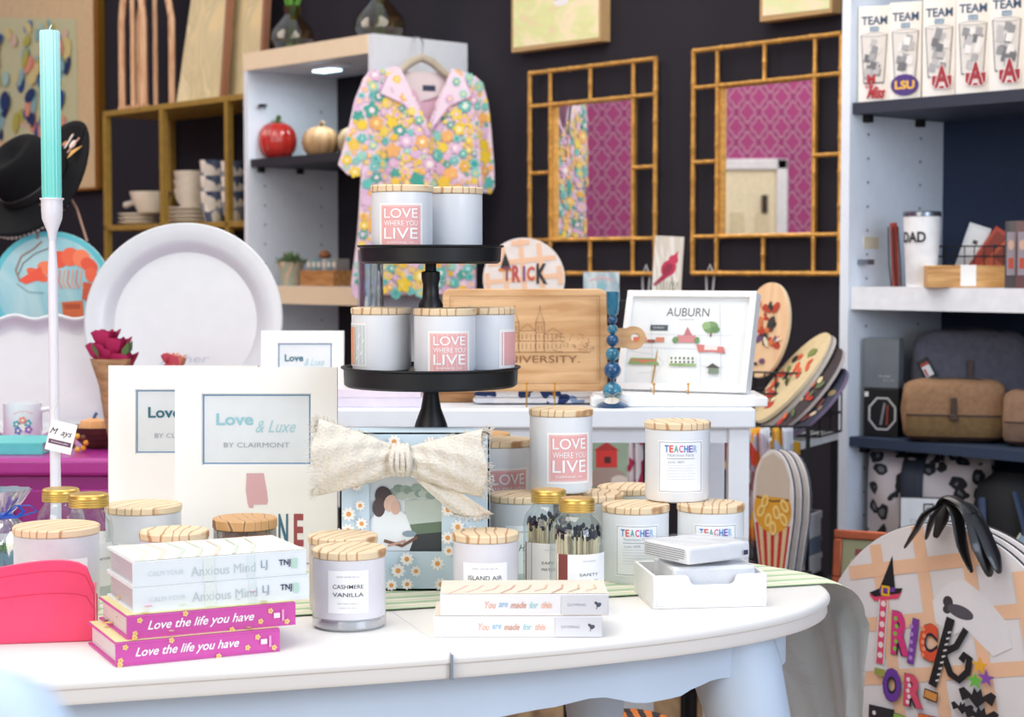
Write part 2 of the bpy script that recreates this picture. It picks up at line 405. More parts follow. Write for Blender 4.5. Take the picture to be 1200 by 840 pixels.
# ------------------------------------------------------------------ striped runner draped over the table end
U = Vector((math.cos(R(17.8)), math.sin(R(17.8)))); Vn = Vector((-U.y, U.x)); L0 = Vector((-.238, 2.085))
def inside(p):
    c = False; j = NE-1
    for i in range(NE):
        a, b = EDGE[i], EDGE[j]
        if (a.y > p.y) != (b.y > p.y) and p.x < (b.x-a.x)*(p.y-a.y)/(b.y-a.y)+a.x: c = not c
        j = i
    return c
def edge_near(p):
    best = None; bd = 9
    for i in range(NE):
        a, b = EDGE[i], EDGE[(i+1) % NE]; ab = b-a; t = max(0, min(1, (p-a).dot(ab)/ab.length_squared)); q_ = a+ab*t
        d = (p-q_).length
        if d < bd: bd = d; best = q_
    return best, bd
def drape(p, k=0.0):
    if inside(p): return Vector((p.x, p.y, TAB+.0022))
    qn, d = edge_near(p); dirn = (p-qn).normalized() if d > 1e-6 else U
    r = .064; arc = r*math.pi/2
    if d < arc: a = d/r; out = r*math.sin(a); dz = r*(1-math.cos(a))*.8
    else: out = r+.005*math.sin(k*11+d*9)+.0025*math.sin(k*29+d*20); dz = .0512+(d-arc)
    mixd = (dirn*.35+U*.65).normalized()
    return Vector((qn.x+mixd.x*out, qn.y+mixd.y*out, TAB+.0022-dz))
g = G(); W_ = .30
g.grid(lambda a, t: drape(L0+U*(-.35+a*1.45)+Vn*(t*W_+.0), t), 110, 30)
m, nt, b = newmat('green_striped_cloth'); uvn = coords(nt, (1, 1, 1))
sx = nt.nodes.new('ShaderNodeSeparateXYZ'); nt.links.new(uvn, sx.inputs[0])
def mt2(op, a, b_): return mth(op, a, b_, nt)
tv = mt2('ADD', mt2('MULTIPLY', sx.outputs[0], Vn.x), mt2('MULTIPLY', sx.outputs[1], Vn.y))
fr = mt2('FRACT', mt2('MULTIPLY', tv, 1/.036), None)
front = ramp(nt, fr, [(0, '#b9d3ab'), (.38, '#f2ecd2'), (.5, '#f3edd5'), (.58, '#c5dab6'), (.66, '#f5efda')], 'CONSTANT')
geo = nt.nodes.new('ShaderNodeNewGeometry'); gx = nt.nodes.new('ShaderNodeSeparateXYZ'); nt.links.new(geo.outputs['True Normal'], gx.inputs[0])
az = mt2('GREATER_THAN', mt2('ABSOLUTE', gx.outputs[2], None), .86)
mx = nt.nodes.new('ShaderNodeMix'); mx.data_type = 'RGBA'; nt.links.new(az, mx.inputs[0]); mx.inputs[6].default_value = lin('#e2eaec'); nt.links.new(front, mx.inputs[7])
nt.links.new(mx.outputs[2], b.inputs['Base Color']); b.inputs['Roughness'].default_value = .75
n_ = nt.nodes.new('ShaderNodeTexNoise'); n_.inputs['Scale'].default_value = 14; n_.inputs['Distortion'].default_value = .8; bp = nt.nodes.new('ShaderNodeBump'); bp.inputs['Strength'].default_value = .35; bp.inputs['Distance'].default_value = .01
nt.links.new(n_.outputs[0], bp.inputs['Height']); nt.links.new(bp.outputs[0], b.inputs['Normal'])
g.mats = [m]; tag(g.build('table_runner', angle=80), 'green and cream striped runner draped over the right end of the white table', 'runner')

# ------------------------------------------------------------------ candles
def solve(pxc, pxw, ytop, Y):
    top = P(pxc, ytop, Y); return top.x, top.z, pxw*Y/F/2
LIDDK = lidwood('#cf9f68', '#8a5c36')
def candle(pxc, pxw, ytop, Y, label, z0=TAB, group=None, vm=None, lid=None, art=None, a0=0.0, name='jar_candle', base=None, lidh=.0085, rnd=None, artw=None):
    x, zt, r = solve(pxc, pxw, ytop, Y)
    if rnd: r = rnd
    t = thing(name, label, 'candle', (x, Y, z0), 0, group); h = zt-z0
    hb = h-lidh-.0005; rb = r*.975
    g = G(); g.lathe([(0, .0), (rb*.86, 0), (rb*.96, .002), (rb, .008), (rb, hb-.001), (rb-.0015, hb), (rb-.004, hb), (rb-.004, hb-.02), (0, hb-.021)], 48, vm or CERAM)
    g.build('vessel', t)
    if base:
        g = G(); g.lathe([(rb*.93, .0004), (rb+.0004, .004), (rb+.0006, .012), (rb+.0003, .014)], 48, base); g.build('glass_foot', t)
    g = G(); g.lathe([(0, hb), (r-.001, hb), (r, hb+.0012), (r, h-.0015), (r-.0015, h), (0, h)], 48, lid or LID); g.build('lid', t, rz=random.uniform(-.5, .5))
    if art:
        A = CArt(cyl(rb), base=.0004); A.mp = cyl(rb, a0); art(A, hb, rb); A.build('paper_label', t)
    return t
PINK = '#ecb0ae'
def love(A, h, r, w=.050, city=None, hh=None):
    v1 = h*.86 if not hh else hh[1]; v0 = h*.10 if not hh else hh[0]
    A.rect(-w/2, w/2, v0, v1, '#fbf8f5'); e = .003
    A.rect(-w/2+e, w/2-e, v0+e, v1-e, PINK)
    A.frame(-w/2+e+.0012, w/2-e-.0012, v0+e+.0012, v1-e-.0012, .0004, '#fdf3f0')
    H = v1-v0-2*e; c = v0+e; ww = w-2*e-.010
    A.text('LOVE', 0, c+H*.81, H*.235, '#ffffff', ww, .006); A.text('WHERE YOU', 0, c+H*.57, H*.125, '#ffffff', ww, .002)
    A.text('LIVE', 0, c+H*.325, H*.265, '#ffffff', ww, .006); A.text('DAPHNE, AL', 0, c+H*.10, H*.055, '#ffffff', ww*.8)
def teacher(A, h, r, w=.058):
    v0, v1 = h*.14, h*.86; A.rect(-w/2, w/2, v0, v1, '#f8fafc'); A.frame(-w/2+.002, w/2-.002, v0+.002, v1-.002, .0005, '#5b6270')
    for i, (ch, c) in enumerate(zip('TEACHER', ['#2f78c4', '#e0564c', '#5aa7a0', '#e05a8c', '#3b8ccf', '#7e5bb5', '#9fc6e6'])):
        A.text(ch, (i-3)*.0062, v1-.0105, .0092, c, .0050, .02)
    A.text('Nutrition Facts', 0, v1-.0185, .0036, '#9aa3b3', .034); A.rect(-.018, .018, v1-.0235, v1-.0230, '#4a5a78')
    A.text('Love 100%', -.006, v1-.0275, .003, '#8b93a5', .02)
    for i in range(6): A.rect(-.018, .018 if i % 2 else .016, v1-.032-.0036*i, v1-.0317-.0036*i, '#aab2c2')
def scent(words, sm='SWEET WATER DECOR', wd=.05, lo=.14, hi=.78, th=.0058):
    def f(A, h, r):
        A.rect(-wd/2, wd/2, h*lo, h*hi, '#fbfbfa'); v1 = h*hi
        A.text(sm, 0, v1-.007, .0016, '#9a9a9e', wd*.55)
        k = v1-.018
        for wd_ in words: A.text(wd_, 0, k, th*.8, '#3c3f46', min(wd*.74, th*len(wd_)*.95), .004); k -= th*1.55
        A.text('SOY WAX CANDLE', 0, k-.001, .0014, '#8b8b90', wd*.5); A.text('HAND POURED', 0, h*lo+.006, .0012, '#9a9a9e', wd*.4)
    return f
FROST = paint('#e3e1e6', .25, var=.02); FROSTG = paint('#d4d6d6', .3, var=.02); LILAC = paint('#dcd6e6', .3, var=.02)
FOOT = glass('#e9eef0', .03, .3)
GRP = 'pink label candles'
candle(409, 88, 641, 2.03, 'frosted cashmere vanilla jar candle in front on the white tabletop', art=scent(['CASHMERE', 'VANILLA'], wd=.047, lo=.27, hi=.86), vm=FROST, base=FOOT, a0=.06)
candle(402, 82, 626, 2.125, 'pale pinkish jar candle half hidden behind the cashmere vanilla candle', vm=paint('#e9dcd8', .3, var=.02))
candle(569, 79, 623, 2.15, 'island air jar candle with wooden lid behind the stacked books', vm=FROST, art=scent(['ISLAND AIR'], wd=.056, lo=.2, hi=.72, th=.0066))
def hayride(A, h, r):
    A.rect(-.03, .03, h*.1, h*.72, '#f3f5f3'); A.text('SWEET WATER DECOR', .002, h*.72-.008, .002, '#777b80', .03); A.text('Hayride', .004, h*.72-.03, .011, '#4a4d50', .03, shear=.3); A.text('SOY BLEND', .004, h*.72-.046, .002, '#777b80', .02)
candle(611, 78, 578, 2.36, 'grey green jar candle under the two pink label candles, left of matches', vm=FROSTG, art=hayride, a0=.2)
candle(690, 84, 577, 2.41, 'grey jar candle carrying the right side of the tall pink label candle', vm=FROSTG)
candle(737, 74, 569, 2.53, 'white jar candle furthest back behind the lower teacher candle', vm=FROSTG)
zc = P(611, 578, 2.36).z+.0002
candle(657.5, 76, 478, 2.385, 'tall pink label candle resting on two candle lids above the matches', z0=zc, art=lambda A, h, r: love(A, h, r, .062, hh=(h*.14, h*.80)), a0=.26)
candle(587, 74, 604, 2.475, 'hidden lower jar candle beneath the rear pink label candle', vm=FROSTG, name='jar_candle')
zb = P(587, 604, 2.475).z+.0002
candle(586, 76, 514, 2.47, 'pink label candle behind the burlap bow, partly hidden by taller one', z0=zb, art=lambda A, h, r: love(A, h, r, .062, hh=(h*.02, h*.72)), a0=.3)
candle(455, 62, 511, 2.62, 'tall jar candle with shade-darkened wooden lid left of the black stand stem', vm=FROSTG, lid=LIDDK)  # darker wood on this lid stands in for the shade behind the bow
candle(560, 76, 507, 2.64, 'tall jar candle with shade-darkened wooden lid right of the black stand stem', vm=FROSTG, lid=LIDDK)  # lid colour darkened for shade as well
candle(745, 80, 590, 2.32, 'lower left teacher candle behind the white tray', art=teacher, vm=CERAM, a0=-.02)
candle(833, 80, 589, 2.32, 'lower right teacher candle behind the white tray', art=teacher, vm=CERAM, a0=.05)
candle(794, 78, 493, 2.36, 'top teacher candle stacked across the two lower teacher candles', z0=P(745, 590, 2.32).z+.0002, art=lambda A, h, r: teacher(A, h, r, .062), a0=.02)
# left group
candle(66, 101, 615, 2.1, 'large frosted jar candle beside the pink caddy at far left', vm=paint('#d9dadf', .3), art=scent(['WARM &', 'COZY'], wd=.066, lo=.1, hi=.74, th=.010), a0=.35)
candle(168, 90, 590, 2.3, 'frosted jar candle in front of the rear mat frame', vm=paint('#dcdde1', .3), art=scent(['RELAX'], wd=.05, lo=.1, hi=.62), a0=.0)
candle(204, 82, 621, 2.12, 'low lilac tinted jar candle just behind the white books', vm=LILAC)
t = candle(287, 76, 606, 2.2, 'clear glass jar candle with darker bamboo lid before the front mat frame', vm=glass('#e6dcc8', .03, .18), lid=LIDDK, lidh=.012)
g = G(); g.lathe([(0, .004), (.034, .004), (.035, .008), (.035, .062), (0, .062)], 32, paint('#e8d6b8', .4)); g.build('wax', t)
g = G(); g.lathe([(.0365, .0745), (.0385, .078), (.0385, .081), (.0365, .0835)], 32, wood('#c08a55', '#8a5c36')); g.build('lid_seal', t)

# ------------------------------------------------------------------ two tier black stand with its candles
SX, SY = P(505, 430, 2.40).x, 2.40
zl = P(505, 429, 2.4).z; zu = P(505, 287.5, 2.4).z
st = thing('tiered_stand', 'black two tier metal stand with turned stem holding candles', 'stand', (SX, SY, TAB))
def tray(r, zr, th):
    g = G(); z = zr-TAB
    g.lathe([(0, z-th), (r-.006, z-th), (r-.002, z-th+.003), (r-.001, z-.004), (r+.0025, z-.002), (r+.0025, z), (r-.003, z), (r-.005, z-.006), (0, z-.006)], 72, BLACKM); g.build('tray', st)
tray(.118, zl, .027); tray(.0955, zu, .0245)
g = G(); z1 = zl-TAB-.026; g.lathe([(0, 0), (.075, 0), (.078, .004), (.07, .01), (.045, .02), (.034, .05), (.0285, z1-.085), (.026, z1-.07), (.021, z1-.05), (.0135, z1-.03), (.0105, z1-.012), (.0102, z1)], 40, BLACKM); g.build('stem', st)
g = G(); z0 = zl-TAB-.006; z1 = zu-TAB-.024; H = z1-z0
g.lathe([(.016, z0), (.0145, z0+H*.1), (.0125, z0+H*.35), (.0118, z0+H*.5), (.0165, z0+H*.56), (.0165, z0+H*.62), (.0115, z0+H*.68), (.0105, z0+H*.8), (.0125, z0+H*.86), (.0125, z0+H*.92), (.0075, z0+H*.93), (.0075, z1)], 36, BLACKM); g.build('stem', st)
fl = zl-.006+.0003; fu = zu-.006+.0003
candle(447, 71, 360, 2.40, 'white candle at left of lower black tray with orange patterned label', z0=fl, art=lambda A, h, r: (A.rect(-.028, .012, h*.1, h*.85, '#f7f7f5'), A.rect(-.026, .010, h*.12, h*.82, '#c9d5d6'), A.rect(-.026, -.008, h*.12, h*.78, '#e08b4a'), [A.line([(-.006+.003*i, h*(.2+.1*(i*7 % 5))), (-.003+.003*i, h*(.27+.1*(i*7 % 5)))], .0014, '#ffffff') for i in range(5)]), a0=-.75, rnd=.041)
candle(521, 74, 361, 2.345, 'pink label candle at the front of the lower black tray', z0=fl, art=lambda A, h, r: love(A, h, r, .058, hh=(h*.0, h*.74)), a0=.2, rnd=.0413)
candle(569, 71, 360, 2.415, 'white candle turned away at right of the lower black tray', z0=fl, art=lambda A, h, r: (A.rect(-.026, .026, h*.05, h*.74, '#fbf8f5'), A.rect(-.023, .023, h*.08, h*.71, '#fdfbfa'), A.rect(-.0215, -.0205, h*.1, h*.69, '#e0797a'), A.rect(-.018, .02, h*.1, h*.69, PINK)), a0=1.15, rnd=.040)
candle(471, 74, 217.5, 2.365, 'pink label candle at the front of the upper black tray', z0=fu, art=lambda A, h, r: love(A, h, r, .060, hh=(h*.0, h*.80)), a0=.02, rnd=.0413)
candle(531, 71, 220, 2.43, 'plain white candle at the back of the upper black tray', z0=fu, rnd=.0405)
# ------------------------------------------------------------------ match bottles and mason jars
GL2 = glass('#f3f8f8', .02, .05, .4)
LIDG = paint('#d9b15e', .35, metal=.75, var=.05)
def bottle(pxc, ytop, Y, r, lidr, label, matches=True, group=None, words=('SAFETY', 'MATCHES'), a0=.1):
    top = P(pxc, ytop, Y); t = thing('match_jar' if matches else 'mason_jar', label, 'jar', (top.x, Y, TAB), 0, group); h = top.z-TAB
    g = G(); g.lathe([(0, .0), (r*.9, 0), (r, .005), (r, h*.68), (r*.93, h*.76), (r*.72, h*.83), (lidr*.9, h*.86), (lidr*.9, h*.97)], 36, GL2); g.build('glass_body', t)
    g = G(); pr = [(0, h-.016), (lidr, h-.016)]
    for i in range(4): pr += [(lidr+.0007, h-.0145+i*.003), (lidr, h-.013+i*.003)]
    pr += [(lidr, h-.0015), (lidr-.002, h), (0, h)]
    g.lathe(pr, 36, LIDG); g.build('screw_lid', t)
    if matches:
        rd = random.Random(int(pxc)); g = G(); k = G(); st_ = paint('#efe0c0', .7); hd = paint('#262a36', .8)
        for i in range(70):
            a = rd.uniform(0, 6.28); q_ = r*.86*math.sqrt(rd.uniform(0.1, 1)); q2 = q_*rd.uniform(.82, 1); b2 = a+rd.uniform(-.2, .2)
            e = h*.70+rd.uniform(-.008, .006)
            p0 = (q2*math.cos(b2), q2*math.sin(b2), .004); p1 = (q_*math.cos(a), q_*math.sin(a), e)
            g.tube([p0, p1], .0012, 4, st_); k.ball(p1, .0022, hd, 6, 5, (1, 1, 1.7))
        o = g.build('matchsticks', t); o['kind'] = 'stuff'; o = k.build('match_heads', t); o['kind'] = 'stuff'
        A = CArt(cyl(r+.0002, a0)); v0, v1 = h*.05, h*.53
        A.rect(-r*1.05, r*1.1, v0, v1, '#f4f4f3'); A.rect(-r*1.0, -r*.62, v0, v1, '#7c3b34')
        A.text('SWEET WATER DECOR', .006, v1-.008, .0014, '#9a9a9e', .016)
        for i, s in enumerate(words): A.text(s, .006, v1-.024-i*.008, .0034, '#55585f', .024)
        A.text('100 COUNT', .006, v0+.008, .0014, '#9a9a9e', .012); A.build('paper_label', t)
    else:
        g = G(); g.lathe([(0, .004), (r*.9, .004), (r*.92, h*.3), (0, h*.32)], 24, paint('#e7e9ef', .6)); g.build('filling', t)
        A = CArt(cyl(r+.0002, .9)); A.rect(-.014, .014, h*.14, h*.55, '#f6f6f6'); A.text('MATCHES', 0, h*.4, .003, '#555', .018); A.build('paper_label', t)
    return t
bottle(643, 573, 2.21, .0315, .0215, 'glass bottle of black tipped matches, the rear one of two', a0=-.1)
bottle(676, 583, 2.125, .0325, .0212, 'glass bottle of black tipped matches, the front one of two', a0=.25)
bottle(71, 572, 2.3, .030, .0235, 'gold lidded glass jar at the foot of the tall candlestick', False)
bottle(104, 578, 2.2, .029, .0242, 'gold lidded glass jar right beside the large frosted candle', False)
# ------------------------------------------------------------------ tall candlestick, its taper and its tag
b0 = P(65, 560, 2.42); cs = thing('candlestick', 'very tall slim white metal candlestick at far left', 'candlestick', (b0.x, 2.42, TAB))
ht = P(62, 232, 2.42).z-TAB; hc = P(63, 272, 2.42).z-TAB; SG = paint('#e6e3ea', .3, var=.02)
g = G(); g.lathe([(0, 0), (.05, 0), (.052, .004), (.044, .009), (.012, .016), (.0075, .03), (.0068, .2), (.0066, hc-.05), (.0045, hc-.01)], 28, SG); g.build('stem', cs)
g = G(); g.lathe([(.0045, hc-.012), (.0065, hc), (.0135, hc+.018), (.0142, hc+.03), (.0142, ht-.003), (.0160, ht-.002), (.0160, ht), (.0125, ht), (.012, ht-.02), (0, ht-.021)], 28, SG); g.build('cup', cs)
m, nt, b = newmat('ombre_turquoise_wax'); sx = nt.nodes.new('ShaderNodeSeparateXYZ'); nt.links.new(coords(nt), sx.inputs[0])
cl = P(62, 36, 2.42).z-(TAB+ht-.0205)
nt.links.new(ramp(nt, mth('DIVIDE', sx.outputs[2], cl, nt), [(0, '#76d6cb'), (.35, '#7fdbd2'), (1, '#bdeeee')]), b.inputs['Base Color']); b.inputs['Roughness'].default_value = .4
t = thing('taper_candle', 'turquoise ombre fluted taper candle standing in the tall white candlestick', 'candle', (b0.x, 2.42, TAB+ht-.0205))
g = G(); g.lathe([(0, 0), (.0118, 0), (.0128, .03), (.0132, cl-.003), (.0122, cl), (0, cl+.0005)], 72, m, fn=lambda a, r, z: r*(1+.035*math.cos(a*18))); g.build('wax', t)
g = G(); g.tube([(0, 0, cl), (.0005, 0, cl+.004), (.003, 0, cl+.008)], .0009, 6, '#efe9dc'); g.build('wick', t)
t = thing('price_tag', 'small white paper tag with script lettering tied to the candlestick', 'tag', P(71, 511, 2.395), 0); t.rotation_euler = (0, R(14), R(4))
g = G(); g.box(-.0165, .0185, -.0006, .0006, -.0215, .0195, PAPER); g.build('card', t)
A = Art(flat(-.0006)); A.text('M  ays', 0, .004, .011, '#3a2838', .028, shear=.35); A.rect(-.014, .016, -.012, -.006, '#6f4a63'); A.text('boutique gifts', .001, -.009, .0026, '#ffffff', .022); A.build('lettering', t)
g = G(); g.tube([(-.012, 0, .0195), (-.017, .006, .03), (-.014, .012, .05), (-.009, .02, .058)], .0006, 5, '#cfc8c0'); g.build('string', t)
# ------------------------------------------------------------------ books
def book(name, label, w, d, t, loc, rz, cover, pages='#d9d5d2', spine=None, cover_art=None, cat='book', group=None):
    o = thing(name, label, cat, loc, rz, group); c = .0022
    g = G(); g.box(-w/2, w/2, -d/2, d/2, 0, c, cover); g.box(-w/2, w/2, -d/2, d/2, t-c, t, cover); g.box(-w/2, w/2, -d/2, -d/2+c, c*.9, t-c*.9, cover)
    g.build('cover', o, bevel=.0006)
    m, nt, b = (MC.get(('pg', pages)) or (newmat('page_edges')))
    if ('pg', pages) not in MC:
        n = nt.nodes.new('ShaderNodeTexNoise'); n.inputs['Scale'].default_value = 60; nt.links.new(coords(nt, (.3, .3, 14)), n.inputs['Vector'])
        hx = lin(pages); nt.links.new(ramp(nt, n.outputs[0], [(.3, tuple(x*.8 for x in hx[:3])+(1,)), (.7, pages)]), b.inputs['Base Color']); MC[('pg', pages)] = (m, nt, b)
    g = G(); g.box(-w/2+.004, w/2-.004, -d/2+c, d/2-.003, c, t-c, m); g.build('pages', o)
    if spine: A = Art(flat(-d/2, 0, 0)); spine(A, w, t); A.build('spine_lettering', o)
    if cover_art: A = Art(topm(t)); cover_art(A, w, d); A.build('cover_print', o)
    return o
bc = Vector((-.405, 1.815)); a28 = R(26)
def bl(px, w, d, rz, base):   # centre from the front left bottom corner
    p = base; return (p.x+math.cos(rz)*w/2-math.sin(rz)*d/2, p.y+math.sin(rz)*w/2+math.cos(rz)*d/2)
def lovespine(A, w, t):
    A.text('Love the life you have', -.012, t*.5, t*.50, '#ffffff', w*.62, .012, shear=.35)
    rd = random.Random(int(w*1e5))
    for u, v in ((-.083, .25), (-.078, .8), (.052, .3), (.063, .72), (.081, .2), (-.03, .93), (.02, .06), (-.084, .1)): A.flower(u, v*t, .0032, '#f4d58a', '#e8a74c', 5)
    A.rect(.066, .073, t*.4, t*.62, '#f6e3ee'); A.rect(.075, .0775, t*.25, t*.75, '#e9a4cf')
def lovecover(A, w, d):
    rd = random.Random(4); A.rect(-w/2+.001, w/2-.001, -d/2+.003, d/2-.001, '#e9dfa8')
    for i in range(60): A.flower(rd.uniform(-w/2+.006, w/2-.006), rd.uniform(-d/2+.006, d/2-.006), rd.uniform(.003, .006), rd.choice(['#c8417e', '#dfe6a0', '#f0c24e', '#7aa35a', '#e76a9f', '#b8b04a']), '#f3e7b0')
MAG = paint('#d052a8', .45, var=.02)
z = TAB+.0004; w_, d_ = .176, .125
c0 = bl(0, w_, d_, a28, Vector((-.4055, 1.815))); book('book', 'magenta spine hardcover with white script lettering at the bottom of left book stack', w_, d_, .0245, (c0[0], c0[1], z), a28, MAG, '#e6e2e0', lovespine, lovecover)
z += .0247; c1 = bl(0, .183, d_, a28, Vector((-.397, 1.83))); book('book', 'magenta spine hardcover directly under the two white books of left stack', .183, d_, .0245, (c1[0], c1[1], z), a28, MAG, '#e6e2e0', lovespine, lovecover)
def mindspine(A, w, t):
    A.rect(.028, .036, .001, t-.001, '#dfeaea'); A.rect(-.02, -.008, .001, t-.001, '#e6efe9'); A.text('Anxious Mind', .002, t*.46, t*.38, '#c3d0d2', w*.37, 0); A.text('CALM YOUR', -.060, t*.5, t*.2, '#d5dfe4', w*.2)
    A.text('LJ', .047, t*.5, t*.4, '#93a5b4', .007); A.text('TNJ', .070, t*.52, t*.32, '#2f3b57', .013, .02); A.rect(.078, .084, t*.3, t*.7, '#bcdccb')
def mindcover(A, w, d):
    A.rect(-w/2+.001, w/2-.001, -d/2+.001, d/2-.001, '#ece7dc')
    for i in range(7): A.line([(-w/2+.01+.02*i, -d/2+.004), (-w/2+.03+.02*i, 0), (-w/2+.022+.022*i, d/2-.004)], .006-.0005*i, ['#d9dfcf', '#e6d7c6', '#cfdccf'][i % 3])
z += .0247; c2 = bl(0, .193, .115, a28, Vector((-.3935, 1.845)))
book('book', 'pale white hardcover, lower of two on the magenta books', .193, .115, .0268, (c2[0], c2[1], z), a28, paint('#e9f0f2', .4, var=.01), '#c9c6cb', mindspine, mindcover)
z += .027; c3 = bl(0, .190, .115, a28, Vector((-.3935, 1.845)))
book('book', 'pale white hardcover with marbled cover at the very top of left stack', .190, .115, .0268, (c3[0], c3[1], z), a28, paint('#e9f0f2', .4, var=.01), '#c9c6cb', mindspine, mindcover)
def madespine(A, w, t):
    x = -w*.24
    for s, c, wd, hh_ in (('You', '#efb7a0', .013, .34), ('are', '#a9c7e0', .010, .22), ('made', '#d8a48c', .017, .32), ('for', '#a8d3d0', .0095, .32), ('this', '#f0bfa6', .012, .32)):
        A.text(s, x, t*.5, t*hh_, c, wd, .02, shear=.2, al='l'); x += wd+.0035
    A.rect(w*.22, w/2-.001, .001, t-.001, '#dcdce0'); A.text('DAYSPRING', w*.31, t*.5, t*.13, '#8a8d98', .020)
    A.ell(w*.44, t*.5, .003, .0022, '#4d5566', rot=.6); A.ell(w*.425, t*.58, .0024, .0016, '#4d5566', rot=-.7); A.line([(w*.427, t*.3), (w*.436, t*.6)], .0008, '#4d5566')
def madecover(A, w, d):
    A.rect(-w/2+.001, w/2-.001, -d/2+.001, d/2-.001, '#e9dccb')
    for i in range(9): A.line([(-w/2+.01+.019*i, -d/2+.004+.006*(i % 3)), (-w/2+.022+.019*i, -d/2+.03), (-w/2+.030+.018*i, .01)], .002, ['#d8a58e', '#cdbb9c', '#e3c0a0'][i % 3])
f0 = onz(508, 747, TAB); f1 = onz(706, 747, TAB); wm = f1.x-f0.x
book('book', 'grey white devotional book lying at the bottom of the middle pair', wm, .088, .0235, ((f0.x+f1.x)/2, f0.y+.044, TAB+.0003), 0, paint('#efeef0', .4, var=.01), '#d9d5d2', madespine, madecover)
book('book', 'grey white devotional book lying on top of the middle pair', wm, .088, .0235, ((f0.x+f1.x)/2+.0065, f0.y+.048, TAB+.0240), R(1), paint('#efeef0', .4, var=.01), '#d9d5d2', madespine, madecover)
# ------------------------------------------------------------------ white tray with wrapped packets
tr = thing('tray', 'small white box tray with a notched front, holding wrapped packets', 'tray', (.2305, 2.191, TAB+.0003), R(8))
g = G(); w, d, h, k = .070, .056, .040, .004
g.box(-w, w, -d, d, 0, .003, WHITE); g.box(-w, -w+k, -d, d, .003, h, WHITE); g.box(w-k, w, -d, d, .003, h, WHITE); g.box(-w+k, w-k, d-k, d, .003, h, WHITE)
pl = [(-w+k, .003), (w-k, .003), (w-k, h), (.035, h), (.032, h-.003), (.030, h-.009), (.026, h-.012), (-.020, h-.012), (-.024, h-.009), (-.026, h-.003), (-.029, h), (-w+k, h)]
g.prism(pl, -d, -d+k, WHITE, 'y'); g.build('tray_body', tr, bevel=.0008)
def packet(label, w, d, t, loc, rz, lines=False, rx=0):
    o = thing('wrapped_packet', label, 'packet', loc, rz); o.rotation_euler.x = rx
    g = G(); g.box(-w/2, w/2, -d/2, d/2, 0, t, paint('#f0f1f4', .35, var=.03, bump=.3, scale=60, coat=.3)); g.build('napkins', o, bevel=.004, seg=3)
    rd = random.Random(int(w*1e4)); g = G()
    g.grid(lambda u, v: Vector(((u-.5)*(w+.004), -d/2-.0018-.0016*abs(math.sin(u*23+v*5)), t*v*1.02)), 40, 6, glass('#fafbfc', .2, .05, .15))
    g.grid(lambda u, v: Vector(((u-.5)*(w+.004), (v-.5)*d, t+.0014+.0012*math.sin(u*19+v*11))), 40, 20, glass('#fafbfc', .2, .05, .15)); g.build('clear_wrap', o)
    if lines:
        A = Art(leftm(-w/2), base=.0012)
        for i in range(6): A.rect(-d/2+.006, d/2-.006-(.01 if i == 5 else 0), t*.82-i*.0026, t*.82-i*.0026+.0009, '#8e9096')
        A.build('fine_print', o); A = Art(flat(-d/2-.003)); A.rect(w/2-.014, w/2-.007, t*.28, t*.55, '#3b3558'); A.build('price_sticker', o)
    return o
packet('crumpled clear wrapped packet lying in the white tray', .104, .09, .026, (.236, 2.190, TAB+.0225), R(11))
packet('wrapped packet with fine print on its side, on top of the tray pile', .098, .088, .021, (.2265, 2.186, TAB+.0535), R(34), True)
# ------------------------------------------------------------------ gift box with daisies, photo window and bow
gx0, gx1 = P(395, 600, 2.2).x, P(573, 600, 2.2).x; gw = gx1-gx0; gh = P(480, 513, 2.2).z-TAB; gd = .075
gb = thing('gift_box', 'pale blue daisy print gift box with photo window beneath a burlap bow', 'box', ((gx0+gx1)/2, 2.2+gd/2, TAB+.003), 0)
def bx(px, py): p = P(px, py, 2.2); return (p.x-(gx0+gx1)/2, p.z-TAB-.003)
wa = bx(430, 652); wb = bx(516, 548); BL = paint('#cfe2ee', .6, var=.02); hw = gw/2
g = G()
g.box(-hw, hw, 0, gd, 0, .002, BL); g.box(-hw, hw, gd-.002, gd, 0, gh, BL); g.box(-hw, -hw+.002, 0, gd, 0, gh, BL); g.box(hw-.002, hw, 0, gd, 0, gh, BL); g.box(-hw, hw, 0, gd, gh-.002, gh, BL)
g.box(-hw, wa[0], 0, .002, 0, gh, BL); g.box(wb[0], hw, 0, .002, 0, gh, BL); g.box(wa[0], wb[0], 0, .002, 0, wa[1], BL); g.box(wa[0], wb[0], 0, .002, wb[1], gh, BL)
g.build('carton', gb)
A = Art(flat(0)); rd = random.Random(12); pts = []
while len(pts) < 46:
    u, v = rd.uniform(-hw+.008, hw-.008), rd.uniform(.008, gh-.01)
    if wa[0]-.007 < u < wb[0]+.007 and wa[1]-.007 < v < wb[1]+.007: continue
    if all((u-a)**2+(v-b)**2 > .0165**2 for a, b in pts) or rd.random() < .002: pts.append((u, v))
for u, v in pts:
    r = rd.uniform(.0068, .0095); A.flower(u, v, r, '#fdf9f3', '#eda456', 9, .36, rd.random())
A.build('daisy_print', gb)
A = Art(flat(.008)); u0, v0 = wa; u1, v1 = wb; W2, H2 = u1-u0, v1-v0
def q(a, b): return (u0+a*W2, v0+b*H2)
A.rect(u0-.004, u1+.004, v0-.004, v1+.004, '#dfe9ef'); A.rect(u0, u1, v0+H2*.58, v1, '#e6eff4')
for i in range(14): A.ell(*q(.35+.05*i, .68+.05*math.sin(i*2.3)), .007, .005, ['#a9bdb4', '#93aaa0', '#c2d0c8'][i % 3])
A.poly([q(.5, .3), q(1, .34), q(1, .6), q(.5, .58)], '#c3d0c9'); A.poly([q(.45, 0), q(1, 0), q(1, .26), q(.75, .22), q(.5, .2)], '#3f4447')
A.poly([q(.5, .18), q(1, .22), q(1, .34), q(.55, .3)], '#6b7f6a')
